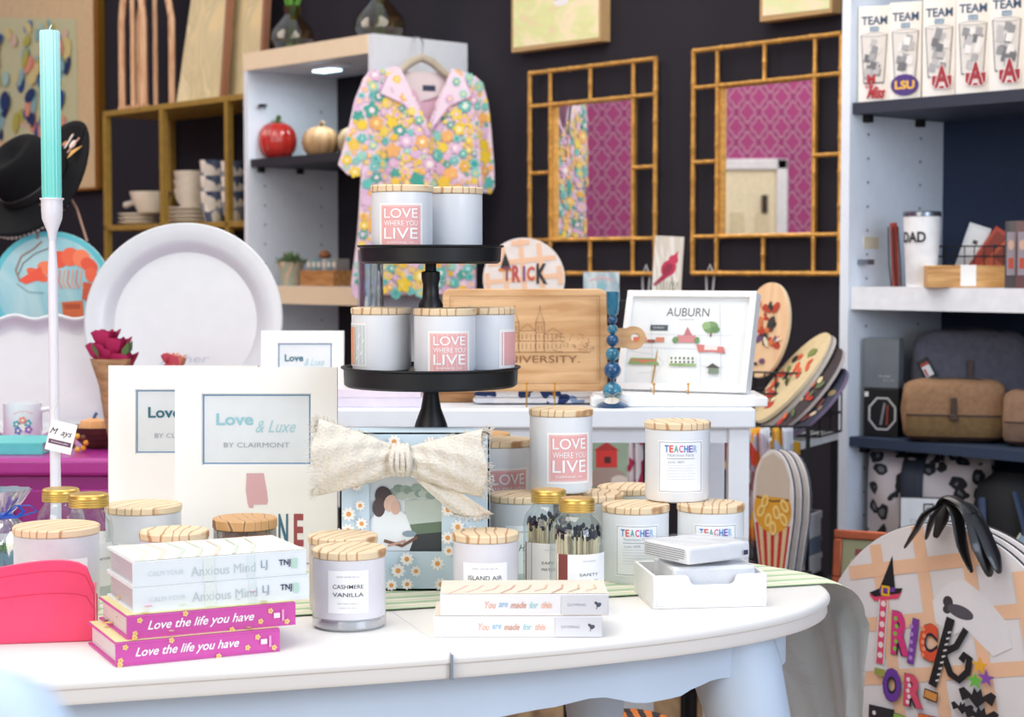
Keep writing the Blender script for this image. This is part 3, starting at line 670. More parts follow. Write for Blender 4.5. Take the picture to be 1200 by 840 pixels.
A.poly([q(0, 0), q(.55, 0), q(.62, .16), q(.5, .42), q(.3, .52), q(.1, .45), q(0, .35)], '#eef3f6')
A.ell(*q(.2, .62), .011, .014, '#4b4144', rot=.3); A.ell(*q(.13, .5), .008, .012, '#57494a'); A.ell(*q(.29, .55), .008, .011, '#e0bfae', rot=-.3); A.ell(*q(.36, .5), .006, .009, '#d9b3a2')
A.line([q(.2, .12), q(.45, .06), q(.66, .16)], .004, '#7d5a4c'); A.line([q(.25, .06), q(.5, .12)], .003, '#c9a18f'); A.ell(*q(.55, .2), .009, .004, '#8fa0ad')
A.text('CLAIRMONT & RIV', u0+W2*.45, v1-.010, .0046, '#9fb0bb', W2*.82); A.build('window_photo', gb)
# bow
BUR = paint('#e2dccf', .95, var=.07, spec=.1, bump=.7, scale=300)
bow = thing('burlap_bow', 'frayed off white burlap bow tied on the daisy gift box', 'bow', ((gx0+gx1)/2+P(470, 540, 2.18).x-(gx0+gx1)/2, 2.186, P(470, 540, 2.18).z), 0)
def loop(L, H0, H1, tilt, sgn, name, dz=0, dep=.022, ph=0):
    g = G(); 
    def fn(a, t):
        s = t; x = sgn*(.006+L*s); hh = H0+(H1-H0)*(s**.8); th = 2*math.pi*a
        zz = math.sin(th)*hh/2*(1+.07*math.sin(5*th+ph)); yy = -math.cos(th)*dep*(math.sin(min(1, s*1.05)*math.pi*.55)**.7*.8+.15)*(1-.25*s)+.002*math.sin(th*7+s*9+ph)+.0016*math.sin(s*31+th*3)
        cx, cz_ = x+sgn*.004*math.sin(th*3+ph)*s, zz+dz*s
        return Vector((cx, yy-.004, cz_+abs(x)*math.tan(tilt)))
    g.grid(fn, 44, 22, BUR); rd = random.Random(int(ph*10)); FR = BUR
    for i in range(150):
        a = rd.random(); p = fn(a, 1.0); d = Vector((sgn*rd.uniform(.5, 1), rd.uniform(-.5, .3), rd.uniform(-.6, .6)+.3*math.sin(a*6.28))).normalized()*rd.uniform(.003, .011)
        g.tube([p-d*.2, p+d*.5, p+d+Vector((0, 0, rd.uniform(-.003, .002)))], .00035, 3, FR, cap=False)
    for i in range(70):
        t = rd.uniform(.25, 1); p = fn(.25, t); d = Vector((rd.uniform(-.4, .4), -.2, 1)).normalized()*rd.uniform(.002, .007); g.tube([p, p+d], .0003, 3, FR, cap=False)
    return g.build(name, bow, angle=80)
loop(.098, .030, .092, R(2), -1, 'bow_loop', 0, .03, 1.0); loop(.096, .030, .082, R(-1), 1, 'bow_loop', 0, .03, 2.2)
def tail(x0, z0, x1, z1, w0, w1, ph):
    g = G()
    def fn(u, v): return Vector((x0+(x1-x0)*v+(u-.5)*(w0+(w1-w0)*v), .002-.006*math.sin(v*3)+.002*math.sin(u*9+ph), z0+(z1-z0)*v-.004*math.sin(u*3.1)))
    g.grid(fn, 12, 14, BUR); rd = random.Random(int(ph*7))
    for i in range(40):
        p = fn(rd.random(), 1); g.tube([p, p+Vector((rd.uniform(-.003, .003), -.001, -rd.uniform(.002, .006)))], .0003, 3, BUR, cap=False)
    g.build('bow_tail', bow, solid=.0008, angle=80)
tail(.02, -.012, .088, -.066, .03, .05, 1.1); tail(-.03, .02, -.092, .038, .018, .024, 2.4)
g = G(); g.ball((0, -.012, .002), .0165, BUR, 24, 16, (.95, .75, 1.12)); 
for k in range(4):
    x = -.010+.0065*k; g.tube([(x*.8, -.008, .020), (x, -.0245, .008), (x*1.1, -.0255, -.004), (x*.8, -.010, -.0165)], .0032, 8, BUR)
g.build('bow_knot', bow, angle=80)
# ------------------------------------------------------------------ mat frames
def matframe(name, label, pxl, pxr, pyt, Y, z0, win, lean, deco, col='#f4f2ee', name2=None):
    a = P(pxl, pyt, Y); b = P(pxr, pyt, Y); w = b.x-a.x; h = (a.z-z0)/math.cos(R(lean))
    o = thing(name, label, 'picture frame', ((a.x+b.x)/2, Y-h*math.sin(R(lean)), z0+.001), 0); o.rotation_euler = (-R(lean), 0, 0)
    M_ = paint(col, .6, var=.01); d = .012
    x0, x1, y0, y1 = [k for k in (win[0]*w-w/2, win[1]*w-w/2, win[2]*h, win[3]*h)]
    g = G(); g.box(-w/2, x0, 0, d, 0, h, M_); g.box(x1, w/2, 0, d, 0, h, M_); g.box(x0, x1, 0, d, 0, y0, M_); g.box(x0, x1, 0, d, y1, h, M_); g.build('mat_board', o)
    A = Art(flat(.004)); A.rect(x0, x1, y0, y1, '#ecf0f2'); A.frame(x0+.0015, x1-.0015, y0+.0015, y1-.0015, .0016, '#4d86b5'); cx, cy = (x0+x1)/2, (y0+y1)/2
    H = y1-y0; W = x1-x0
    A.text('Love', cx-W*.2, cy+H*.14, H*.17, ('#9fd0da' if deco else '#1f6f82'), W*.34, .025); A.text('& Luxe', cx+W*.18, cy+H*.04, H*.17, '#b5d8de', W*.36, 0, shear=.3); A.text('BY CLAIRMONT', cx, cy-H*.22, H*.07, '#a9b0b8', W*.6); A.build('insert_card', o)  # front frame's 'Love' paled to stand in for window glare
    g = G(); g.add([(x0, .0025, y0), (x1, .0025, y0), (x1, .0025, y1), (x0, .0025, y1)], [(0, 1, 2, 3)], glass('#ffffff', .02, .04)); g.build('glazing', o)
    if deco: A = Art(flat(0)); deco(A, w, h); A.build('lettering', o)
    g = G(); g.prism([(.012, h*.7), (.012, h*.66), (.012+h*math.tan(R(22))*.6, h*.02), (.012+h*math.tan(R(22))*.6+.006, h*.02)], -.02, .02, paint('#2e2a28', .7), 'x'); g.build('easel_back', o)
    return o
def deco1(A, w, h):
    def uv(px, py): return ((px-300)/190*w, (661-py)/231*h)
    s = [(289, 555), (309, 555), (313, 578), (314, 588), (313, 592), (297, 592), (297, 596), (292, 596), (290, 590), (288, 575)]
    B = Art(flat(0)); B.poly([uv(*p) for p in s][::-1], '#d6a9ac'); B.build('state_shape', bpy.data.objects['mat_frame'])
    for ch, x, c in (('N', 332, '#3f6f86'), ('E', 350, '#a0494d')):
        u, v = uv(x, 622); A.text(ch, u, v, h*.165, c, w*(.06 if ch != 'I' else .015), .03)
    u, v = uv(333, 648); A.text('always with me', u, v, h*.022, '#2b2b2b', w*.2, shear=.3)
matframe('mat_frame', 'white mat photo frame with pink state shape and large letters, the front one', 205, 395, 431, 2.47, TAB, (.165, .84, .50, .865), 3, deco1)
matframe('mat_frame', 'white mat photo frame standing behind the one with the pink state shape', 127, 302, 429, 2.66, TAB, (.18, .82, .50, .865), 3, None)
# ------------------------------------------------------------------ pink caddy and cellophane bag
pk = thing('caddy', 'glossy coral pink arched caddy at the far left front of the table', 'caddy', (P(25, 700, 1.93).x, 1.93, TAB+.0005), R(10))
hp = P(60, 663, 1.9).z-TAB
def arch(k, n=24, hh=1.0):
    return [(-.13*k, 0)]+[(.075*k-.205*k*i/n, .052*hh+(hp-.052)*hh*math.sin(math.pi*(.12+.80*(i/n)**.9))) for i in range(n+1)]+[(-.13*k, 0)]
pr = [(.078, 0), (.078, .058)]+[(.078-.2*i/24, .058+(hp-.058)*math.sin(math.pi*(i/24)**.45)**.75) for i in range(1, 25)]+[(-.125, 0)]
PKM = paint('#f2456f', .32, var=.05, coat=.3)
g = G(); g.prism(pr, 0, .004, PKM, 'y'); g.build('front_panel', pk, bevel=.0015)
g = G(); g.prism([(x, z*.72) for x, z in pr], .05, .054, PKM, 'y'); g.build('back_panel', pk, bevel=.0015)
g = G(); g.box(-.12, .076, .004, .05, 0, .004, PKM); g.box(.073, .077, .004, .05, .004, .056, PKM); g.build('base', pk)
A = Art(flat(0))
for hh in (.82, .55): A.line([(x*.985, z*hh+.004) for x, z in pr[1:26]], .0008, '#d92e5b')
A.build('seam', pk)
cb = thing('cellophane_bag', 'clear cellophane goody bag tied with blue ribbon at the left edge', 'bag', (P(6, 640, 2.28).x, 2.28, TAB+.0005), 0)
g = G(); g.lathe([(0, 0), (.034, 0), (.038, .006), (.038, .058), (.03, .075), (.012, .088), (.008, .093), (.02, .108), (.032, .125)], 40, glass('#f3f5fa', .08, .2), fn=lambda a, r, z: r*(1+.12*math.sin(a*9+z*60)*(z > .05)+.03*math.sin(a*5))); g.build('cellophane', cb)
g = G(); g.box(-.022, .022, -.02, .02, .003, .045, paint('#5c93a8', .6)); g.build('teal_carton', cb, bevel=.002)
g = G(); rd = random.Random(3)
for i in range(120):
    a = rd.uniform(0, 6.3); r = rd.uniform(0, .026); p = Vector((r*math.cos(a), r*math.sin(a), .045+rd.uniform(0, .006))); g.tube([p, p+Vector((rd.uniform(-.006, .006), rd.uniform(-.006, .006), rd.uniform(.002, .007)))], .0006, 3, '#58a13c', cap=False)
o = g.build('paper_grass', cb); o['kind'] = 'stuff'
g = G(); RB = paint('#1e57c4', .35, coat=.3)
g.lathe([(.0105, .088), (.012, .0905), (.0105, .094)], 20, RB)
for s, k in ((1, 1), (1, .6), (-1, 1)): g.tube([(0, -.011, .091), (s*.018, -.016, .098+.008*k), (s*.036*k, -.014, .106), (s*.045*k, -.01, .098), (s*.02, -.014, .091), (0, -.011, .091)], .0022, 6, RB, flat=.4)
g.build('ribbon', cb)
# ------------------------------------------------------------------ painted chair close to the camera
ch = thing('chair', 'out of focus pale blue painted wooden chair in the nearest left corner', 'chair', (-.345, .44, 0), R(4))
CB = paint('#d3e4f6', .5, var=.03)
g = G(); g.box(-.2, .2, -.42, -.02, .43, .46, CB); g.build('seat', ch, bevel=.012)
for x in (-.18, .18):
    g = G(); g.tube([(x, -.03, 0), (x, -.02, .45), (x, .0, .98)], [.018, .02, .017], 14, CB); g.build('back_post', ch)
    g = G(); g.tube([(x, -.38, 0), (x, -.38, .43)], [.015, .02], 14, CB); g.build('leg', ch)
g = G(); zt = P(40, 778, .44).z
pr = [(-.215, .86), (.2, .86), (.218, .88), (.235, .95), (.238, zt-.03), (.225, zt-.008), (.2, zt), (-.2, zt), (-.225, zt-.01), (-.235, zt-.04), (-.235, .9)]
g.prism(pr, -.012, .012, CB, 'y'); g.build('backrest', ch, bevel=.008, seg=3)
for x in (-.09, 0, .09): g = G(); g.tube([(x, -.01, .45), (x, -.003, .88)], .009, 10, CB); g.build('spindle', ch)
# ================================================================== console table behind
CY = 3.05; ct = P(600, 479, CY).z; cxl, cxr = P(300, 480, CY).x, P(886, 480, CY).x
con = thing('console_table', 'tall white painted console table behind the candles', 'table', ((cxl+cxr)/2, CY, 0)); cw = (cxr-cxl)/2
CW = paint('#e9eef4', .45, var=.02)
g = G(); g.box(-cw, cw, 0, .42, ct-.034, ct, CW); g.build('tabletop', con, bevel=.004)
g = G(); g.box(-cw+.03, cw-.03, .02, .04, ct-.06, ct-.034, CW); g.box(-cw+.03, cw-.03, .38, .40, ct-.06, ct-.034, CW); g.box(cw-.045, cw-.03, .03, .39, ct-.06, ct-.034, CW); g.box(-cw+.03, -cw+.045, .03, .39, ct-.06, ct-.034, CW); g.build('apron', con)
for x in (-cw+.01, cw-.045):
    for y in (.012, .37):
        g = G(); g.box(x, x+.036, y, y+.036, 0, ct-.034, CW); g.build('leg', con, bevel=.003)
# magazines, wood block, folded cloth
def plainbook(name, label, pl, pr, yt, yb, Y, d, cover, z0, cat='book', rz=0, art=None, pages='#e6e4e4'):
    a = P(pl, yb, Y); b = P(pr, yb, Y); t = (yb-yt)*Y/F
    return book(name, label, b.x-a.x, d, t, ((a.x+b.x)/2, Y+d/2, z0), rz, cover, pages, art)
z = ct+.0004
m1 = plainbook('book', 'pale lilac book, lower of two lying on the console behind the mat frame', 330, 497, 464, 475, 3.08, .17, paint('#ded6e8', .35), z)
z2 = z+11*3.08/F+.0004
m2 = plainbook('book', 'iridescent pale pink book lying on the lilac book on the console', 325, 493, 453, 463, 3.08, .17, paint('#e8dbe8', .3), z2)
wb_ = thing('wooden_tray', 'brown wooden block tray under the engraved board on the console', 'tray', (P(540, 470, 3.2).x, 3.24, ct+.0004))
g = G(); g.box(-.075, .075, -.05, .05, 0, .026, wood('#b98d60', '#8a5f38', 8)); g.build('slab', wb_, bevel=.002); g = G(); g.box(-.078, .078, -.053, .053, .0262, .029, paint('#efe6d6')); g.build('liner', wb_)
fc = thing('folded_cloth', 'blue and white floral folded cloth lying beneath the engraved wooden board', 'cloth', (P(628, 474, 3.16).x, 3.19, ct+.0005))
BW = voro(['#e9eef6', '#39548f', '#f1f4f8', '#8ea6cf', '#e5ebf5', '#22386f', '#f3f6fa'], 55, .8, 'blue_floral_print')
for k in range(2):
    g = G(); pr = [(-.105, .002), (-.112, .007), (-.105, .012), (.1, .012), (.104, .007), (.1, .002)]
    g.prism([(x+.002*k, z_+.0108*k) for x, z_ in pr], -.05, .055, BW, 'y'); g.build('fold', fc, bevel=.002)
# engraved board
OAK = wood('#dcb384', '#c0905e', 5, 'x', .5, 9, 'oak_board')
a = P(518, 338, 3.16); b = P(712, 458, 3.10); bwid = b.x-P(518, 458, 3.10).x; bh = (P(600, 338, 3.14).z-P(600, 458, 3.1).z)/math.cos(R(9))
bd = thing('serving_board', 'engraved light oak serving board with handle on a gold easel', 'board', ((P(615, 458, 3.1).x), 3.10, P(600, 458, 3.1).z)); bd.rotation_euler = (-R(9), 0, 0)
def rr(x0, x1, y0, y1, r, n=6):
    o = []
    for cx, cy, a0 in ((x1-r, y0+r, -90), (x1-r, y1-r, 0), (x0+r, y1-r, 90), (x0+r, y0+r, 180)):
        for i in range(n+1): t = R(a0+90*i/n); o.append((cx+r*math.cos(t), cy+r*math.sin(t)))
    return o
hb_ = bwid/2; g = G(); g.prism(rr(-hb_, hb_, 0, bh, .014), 0, .014, OAK, 'y'); g.build('board', bd, bevel=.0025, seg=3)
g = G(); hx = hb_+.046; hz = bh*.52; ro, ri = .021, .0075; n = 28; hc_ = (hb_+.045, hz)
outer = []; inner = []
for i in range(n):
    t = 2*math.pi*i/n; outer.append((hc_[0]+ro*(1.05 if math.cos(t) > -.2 else 1)*math.cos(t), hc_[1]+ro*math.sin(t)*.95)); inner.append((hc_[0]+.004+ri*math.cos(t), hc_[1]+ri*math.sin(t)))
vs = [(x, 0, z_) for x, z_ in outer]+[(x, 0, z_) for x, z_ in inner]+[(x, .014, z_) for x, z_ in outer]+[(x, .014, z_) for x, z_ in inner]; fs = []
for i in range(n):
    j = (i+1) % n; fs += [(i, j, n+j, n+i), (2*n+j, 2*n+i, 3*n+i, 3*n+j), (i, 2*n+i, 2*n+j, j), (n+j, 3*n+j, 3*n+i, n+i)]
g.add(vs, fs, OAK); g.prism([(hb_-.002, hz-.022), (hb_+.010, hz-.016), (hb_+.032, hz-.017), (hb_+.032, hz-.008), (hb_+.032, hz+.008), (hb_+.032, hz+.017), (hb_+.010, hz+.016), (hb_-.002, hz+.022)], .0005, .0135, OAK, 'y'); g.build('handle', bd)
A = Art(flat(0)); k = '#8a5f3c'; e = .013
A.frame(-hb_+e, hb_-e, e, bh-e, .0007, k); A.frame(-hb_+e+.004, hb_-e-.004, e+.004, bh-e-.004, .0004, '#a87c54')
def bu(px, py): return ((px-615)*3.1/F, (458-py)*3.1/F/math.cos(R(9)))
A.text('AUBURN UNIVERSITY.', bu(592, 421)[0], bu(0, 421)[1], .0125, k, (680-505)*3.1/F*1.0)
def ln(*p, w=.0009): A.line([bu(*x) for x in p], w, k)
for x0_ in (598, 628, 545):   # towers
    ln((x0_, 413), (x0_, 378), (x0_+5, 364), (x0_+10, 378), (x0_+10, 413)); ln((x0_, 378), (x0_+10, 378)); ln((x0_, 390), (x0_+10, 390)); ln((x0_+5, 364), (x0_+5, 358)); ln((x0_+3, 382), (x0_+3, 388)); ln((x0_+7, 382), (x0_+7, 388))
ln((540, 413), (692, 413), w=.0012); ln((540, 388), (598, 388)); ln((608, 388), (628, 388)); ln((638, 392), (660, 392)); ln((540, 400), (662, 400)); ln((575, 388), (586, 378), (598, 388)); ln((608, 388), (618, 380), (628, 388)); ln((638, 392), (648, 385), (660, 392))
for i in range(24):
    x = 542+i*5
    for yy in (392.5, 403.5):
        ln((x, yy), (x, yy+6), w=.0011)
rd = random.Random(5)
for cx, cy, rr_ in ((655, 404, 12), (678, 402, 13), (690, 408, 7)):
    for i in range(22):
        t = rd.uniform(0, 6.28); q1 = rd.uniform(.3, 1); ln((cx+rr_*q1*math.cos(t), cy+rr_*q1*math.sin(t)*.8), (cx+rr_*q1*math.cos(t+.4), cy+rr_*q1*math.sin(t+.5)*.8), w=.0008)
A.build('engraving', bd)
def easel(name, label, pxs, pyt, pyb, Y, th=.014, lean=9, z0=None, H=.11):
    o = thing(name, label, 'easel', (P(sum(pxs)/2, pyb, Y).x, Y, z0)); zz = P(600, pyt, Y).z-z0; tl = math.tan(R(lean))
    for px in pxs:
        x = P(px, 400, Y).x-o.location.x; g = G()
        g.tube([(x, -.012, zz), (x, -.0125, zz-.010), (x, -.012, max(.008, zz-.022)), (x, -.002, max(.0045, zz-.026)), (x, th+.008, max(.0045, zz-.026)), (x*.8, th+.010+.03*tl, .03), (x*.3, th+.010+H*tl, H)], .0013, 8, GOLD)
        g.ball((x, -.012, zz+.002), .0026, GOLD, 10, 8); g.tube([(x, -.010, max(.008, zz-.024)), (x, -.010, .0)], .0012, 6, GOLD); g.build('hook', o)
    g = G(); g.tube([(0, th+.010+H*tl, H), (0, th+.04+H*tl*1.6, 0)], .0013, 6, GOLD); g.build('rear_leg', o); return o
easel('plate_easel', 'gold wire easel holding up the engraved oak board', (617, 650), 450, 474, 3.095, z0=ct+.0004)
# framed map print
wbk = thing('box_lid', 'flat white box lid on the console under the framed town print', 'box', (P(796, 474, 3.09).x, 3.17, ct+.0004))
g = G(); x = (899-692)*3.1/F/2; g.box(-x, x, -.085, .085, 0, .017, WHITE); g.build('lid_panel', wbk, bevel=.0025); g = G(); g.box(-x+.004, x-.02, -.08, .08, .0172, .0205, paint('#f6f7f9')); g.build('inner_panel', wbk)
zf = ct+.0212
Yf = 3.14; x0 = P(722, 470, Yf).x; x1 = P(870, 470, Yf).x; fw = (x1-x0)/math.cos(R(25)); 
pf = thing('framed_print', 'white framed town map print with little painted buildings, propped up', 'picture', ((x0+x1)/2, Yf, zf+.004)); LN = R(19)
fh = (P(600, 343, Yf+.04).z-zf)/math.cos(LN); pf.rotation_euler = (-LN, 0, -R(25)); hw_ = fw/2-.001
g = G(); b_ = .0115
for x0_, x1_, z0_, z1_ in ((-hw_, hw_, 0, b_), (-hw_, hw_, fh-b_, fh), (-hw_, -hw_+b_, b_, fh-b_), (hw_-b_, hw_, b_, fh-b_)): g.box(x0_, x1_, 0, .028, z0_, z1_, WHITE)
g.build('frame', pf, bevel=.001)
A = Art(flat(.010)); A.rect(-hw_+b_, hw_-b_, b_, fh-b_, '#f1f5f6'); W2 = hw_*2; 
def fu_(px, py): return ((px-806-(425-py)*.16)/152*W2, (470-py)/127*fh)
A.text('AUBURN', *fu_(812, 369), fh*.085, '#3c434b', W2*.33); A.text('ALABAMA', *fu_(810, 378.5), fh*.014, '#9aa0a8', W2*.12)
for p in ([(735, 398), (862, 398)], [(728, 415), (858, 416)], [(768, 380), (766, 460)], [(824, 416), (822, 462)], [(824, 437), (850, 438)], [(850, 360), (846, 462)], [(740, 420), (772, 424), (780, 434), (772, 446), (750, 448)]): A.line([fu_(*x) for x in p], .0007, '#c5cbd2')
def blk(px0, px1, py0, py1, c): a = fu_(px0, py1); b = fu_(px1, py0); A.rect(a[0], b[0], a[1], b[1], c)
blk(766, 788, 386, 393, '#3e4a55'); A.text('MARKET', *fu_(777, 389.5), fh*.02, '#dfe5ea', W2*.09)
A.ell(*fu_(838, 388), .014, .011, '#7fa36a'); A.ell(*fu_(833, 386), .008, .007, '#9cbc83'); A.ell(*fu_(843, 391), .008, .006, '#6b9159'); blk(836, 839, 395, 400, '#8a6d50')
blk(745, 762, 402, 409, '#e07a56'); blk(762, 772, 405, 409, '#9a5a4a'); blk(772, 783, 402, 408, '#d98a6a')
blk(797, 820, 399, 408, '#d98e90'); A.poly([fu_(806, 399), fu_(811, 388), fu_(816, 399)], '#c77a80'); A.ell(*fu_(796, 405), .006, .006, '#6f9a5e'); A.ell(*fu_(821, 405), .005, .006, '#6f9a5e')
A.poly([fu_(820, 410), fu_(852, 413), (fu_(853, 421)), fu_(838, 419), fu_(822, 420)], '#d77f78'); blk(829, 845, 411, 417, '#f3e7e2')
A.poly([fu_(738, 437), fu_(742, 429), fu_(770, 429), fu_(776, 437)], '#8fae72'); blk(742, 772, 431, 433, '#d9806a'); A.ell(*fu_(757, 433.5), .006, .003, '#e0846a')
A.poly([fu_(787, 437), fu_(788, 423), fu_(819, 425), fu_(818, 437)], '#f2f5f0'); blk(787, 819, 435, 438, '#9cbc7c')
for i in range(6): blk(789+i*5, 791.5+i*5, 427, 430, '#4f5d57'); blk(789+i*5, 791.5+i*5, 432, 434.5, '#4f5d57')
blk(832, 845, 440, 447, '#7a8a78'); A.poly([fu_(830, 440), fu_(838, 434), fu_(847, 440)], '#4e4a46')
A.build('map_print', pf)
g = G(); g.add([(-hw_+b_, .006, b_), (hw_-b_, .006, b_), (hw_-b_, .006, fh-b_), (-hw_+b_, .006, fh-b_)], [(0, 1, 2, 3)], glass('#ffffff', .03, .0)); g.build('glazing', pf)
easel('plate_easel', 'gold wire easel holding up the white framed town print', (766, 806), 451, 469, 3.105, th=.05, lean=22, z0=zf)
# small mat frame at the left end of the console
matframe('mat_frame', 'small landscape white mat frame on the console beside the white platter', 306, 403, 388, 3.3, ct, (.2, .86, .2, .82), 6, None)
# blue glass candlestick
sb = P(718, 474, 3.075); hs = P(718, 342, 3.075).z-ct
bs = thing('candlestick', 'blue bubble glass candlestick with paper tag beside the framed print', 'candlestick', (sb.x, 3.075+.01, ct+.0202-.0198))
def bl_mat(h, a=.35):
    m, nt, b = newmat('blue_art_glass'); b.inputs['Base Color'].default_value = lin(h); b.inputs['Roughness'].default_value = .06; b.inputs['Transmission Weight'].default_value = a; b.inputs['Coat Weight'].default_value = .5; return m
B1 = bl_mat('#1d5f93'); B2 = bl_mat('#3f9dc0', .6)
g = G(); g.lathe([(0, 0), (.026, 0), (.028, .003), (.02, .008), (.008, .013), (.005, .017)], 36, B1); g.build('foot', bs)
for (py, r_, mm) in ((459, 11.5, B2), (434, 10.2, B1), (415, 8.2, B2), (399, 7.5, B1), (386, 6.2, B2), (375, 5.4, B1), (457, 1, B1)):
    if r_ < 2: continue
    zc_ = P(718, py, 3.085).z-ct; rr_ = r_*3.085/F; g = G(); g.ball((0, 0, zc_), rr_, mm, 24, 16); g.build('bead', bs)
g = G(); z0 = P(718, 370, 3.085).z-ct; g.lathe([(0, z0-.003), (.005, z0-.002), (.0095, z0+.004), (.0108, z0+.014), (.0115, hs-.001), (.013, hs), (.0098, hs), (.0092, z0+.014), (.007, z0+.006), (0, z0+.005)], 32, B2); g.build('cup', bs)
g = G(); g.tube([(0, 0, .008), (0, 0, z0+.002)], .003, 8, B1); g.build('core', bs)
t = thing('paper_tag', 'small oval paper tag tied with twine to the blue glass candlestick', 'tag', (sb.x-.003, 3.055, ct+.0135))
g = G(); g.lathe([(0, -.0004), (.0135, -.0004), (.0135, .0004), (0, .0004)], 24, paint('#e9e4d8', .8), sy=.45, T=Matrix.Rotation(R(60), 4, 'X')); g.build('card', t)
g = G(); TW2 = paint('#cbb58c', .9)
for s in (-1, 1): g.tube([(.002, -.001, .008), (s*.011, -.006, .015), (s*.017+.004, -.004, .010), (s*.006+.004, -.004, .007)], .0007, 5, TW2); g.tube([(.003, -.003, .007), (s*.01+.01, -.007, .001), (s*.012+.014, -.006, -.003)], .0006, 5, TW2)
g.build('twine_bow', t)
# tumbler stack seen behind the black stand
tb = P(432, 352, 3.2)
t = thing('glass_tumbler', 'tall ribbed clear glass on the console seen left of the black stem', 'glass', (tb.x, 3.25, ct+.0004))
g = G(); hg = P(432, 293, 3.25).z-ct; g.lathe([(0, .002), (.02, .0), (.0225, .004), (.0225, hg), (.0212, hg), (.0208, .008), (0, .008)], 36, glass('#dfe8ee', .03, .25), fn=lambda a, r, z: r*(1+.02*math.cos(a*12))); g.build('glass_wall', t)
# ================================================================== purple chest group
PY = 3.30; pz = P(60, 537, PY).z; px0, px1 = -1.35, P(303, 537, PY).x
PUR = paint('#982280', .4, var=.05, coat=.2)
pc = thing('sideboard', 'magenta purple painted sideboard at left behind the table', 'sideboard', ((px0+px1)/2, PY, 0)); w = (px1-px0)/2
g = G(); g.box(-w+.015, w-.015, .012, .6, .08, pz-.034, PUR); g.build('carcass', pc, bevel=.003)
g = G(); g.box(-w, w, 0, .61, pz-.034, pz, paint('#b02f92', .35, coat=.2)); g.build('top', pc, bevel=.008, seg=3)
for i in range(2):
    g = G(); x0_ = P(17, 560, PY).x-(px0+px1)/2; ws = .40; xa = x0_+.01+(i-1)*.415; g.box(xa, xa+ws, 0.0, .012, pz-.20, pz-.058, PUR); dr = g.build('drawer', pc, bevel=.004)
    g = G(); g.lathe([(0, -.022), (.012, -.02), (.014, -.012), (.007, -.006), (.006, 0)], 16, GOLD, T=Matrix.Translation((xa+ws/2, 0, pz-.13)) @ Matrix.Rotation(R(-90), 4, 'X')); g.build('knob', dr)
    g = G(); g.box(xa, xa+ws, 0.0, .012, .12, pz-.22, PUR); g.build('door', pc, bevel=.004)
for x in (-w+.03, w-.07):
    for y in (.03, .54): g = G(); g.box(x, x+.04, y, y+.04, 0, .085, PUR); g.build('foot', pc)
pz += .0004
# mug
t = thing('mug', 'white ceramic mug with blue floral print on the turquoise book side', 'mug', (P(27, 500, 3.6).x, 3.6, pz))
r = .0385; h = P(27, 472, 3.6).z-pz
g = G(); g.lathe([(0, 0), (r*.9, 0), (r, .006), (r, h), (r-.004, h), (r-.004, .01), (0, .008)], 36, CERAM); g.build('cup', t)
g = G(); g.tube([(r-.002, 0, h*.82), (r+.018, 0, h*.86), (r+.026, 0, h*.6), (r+.02, 0, h*.32), (r-.002, 0, h*.2)], .0055, 10, CERAM); g.build('handle', t)
A = CArt(cyl(r+.0003, .25)); 
for u, v, c in ((-.012, .5, '#2f9fae'), (.010, .52, '#3aa8b8'), (-.001, .42, '#f2efe9'), (-.009, .34, '#5b6fc0'), (.011, .36, '#8b5fb5'), (0, .6, '#e8857a')): A.flower(u, v*h, .008, c, '#e9e4c8', 5)
A.line([(-.018, h*.75), (-.006, h*.82), (.008, h*.82), (.02, h*.75)], .001, '#e88f9a'); A.text('BE KIND', 0, h*.2, .004, '#7d8790', .026); A.build('printed_flowers', t)
a = P(0, 530, 3.36)
book('book', 'turquoise book lying on the purple sideboard under the mug', .22, .16, .022, (P(50, 530, 3.36).x-.11, 3.36+.08, pz), 0, paint('#59c5c3', .4), '#dfe7e4')
# wavy embossed tray
t = thing('wavy_platter', 'white ceramic tray with wavy rim and embossed lines leaning at the left edge', 'platter', (P(50, 500, 3.78).x, 3.78, pz)); t.rotation_euler = (-R(12), 0, 0)
W3 = .15; H3 = (P(0, 374, 3.78).z-pz)/math.cos(R(12))
def wav(u, v):
    X = (u-.5)*2; Z = (v-.5)*2; r = max(abs(X), abs(Z)); ex = W3*X*(1+.02*math.sin(Z*9)*(abs(X) > .8)); ez = H3/2*Z*(1+.035*math.sin(X*11)*(abs(Z) > .75)); k = abs(X)**6+abs(Z)**6
    s_ = 1-.07*max(0, abs(X)+abs(Z)-1.55)
    return Vector((ex*s_, -.03*min(1, k)**2+.008, H3/2*(1)+ez*s_))
g = G(); g.grid(wav, 50, 50, PLATT); g.build('dish', t, solid=.006, angle=80)
A = Art(flat(.006)); 
for i, s in enumerate(('bless the food', 'before us and', 'the family', 'beside us')): A.text(s, .0, H3*.78-i*.05, .020, '#bcc4ce', .19-.01*i, 0, shear=.3)
A.build('embossed_lines', t)
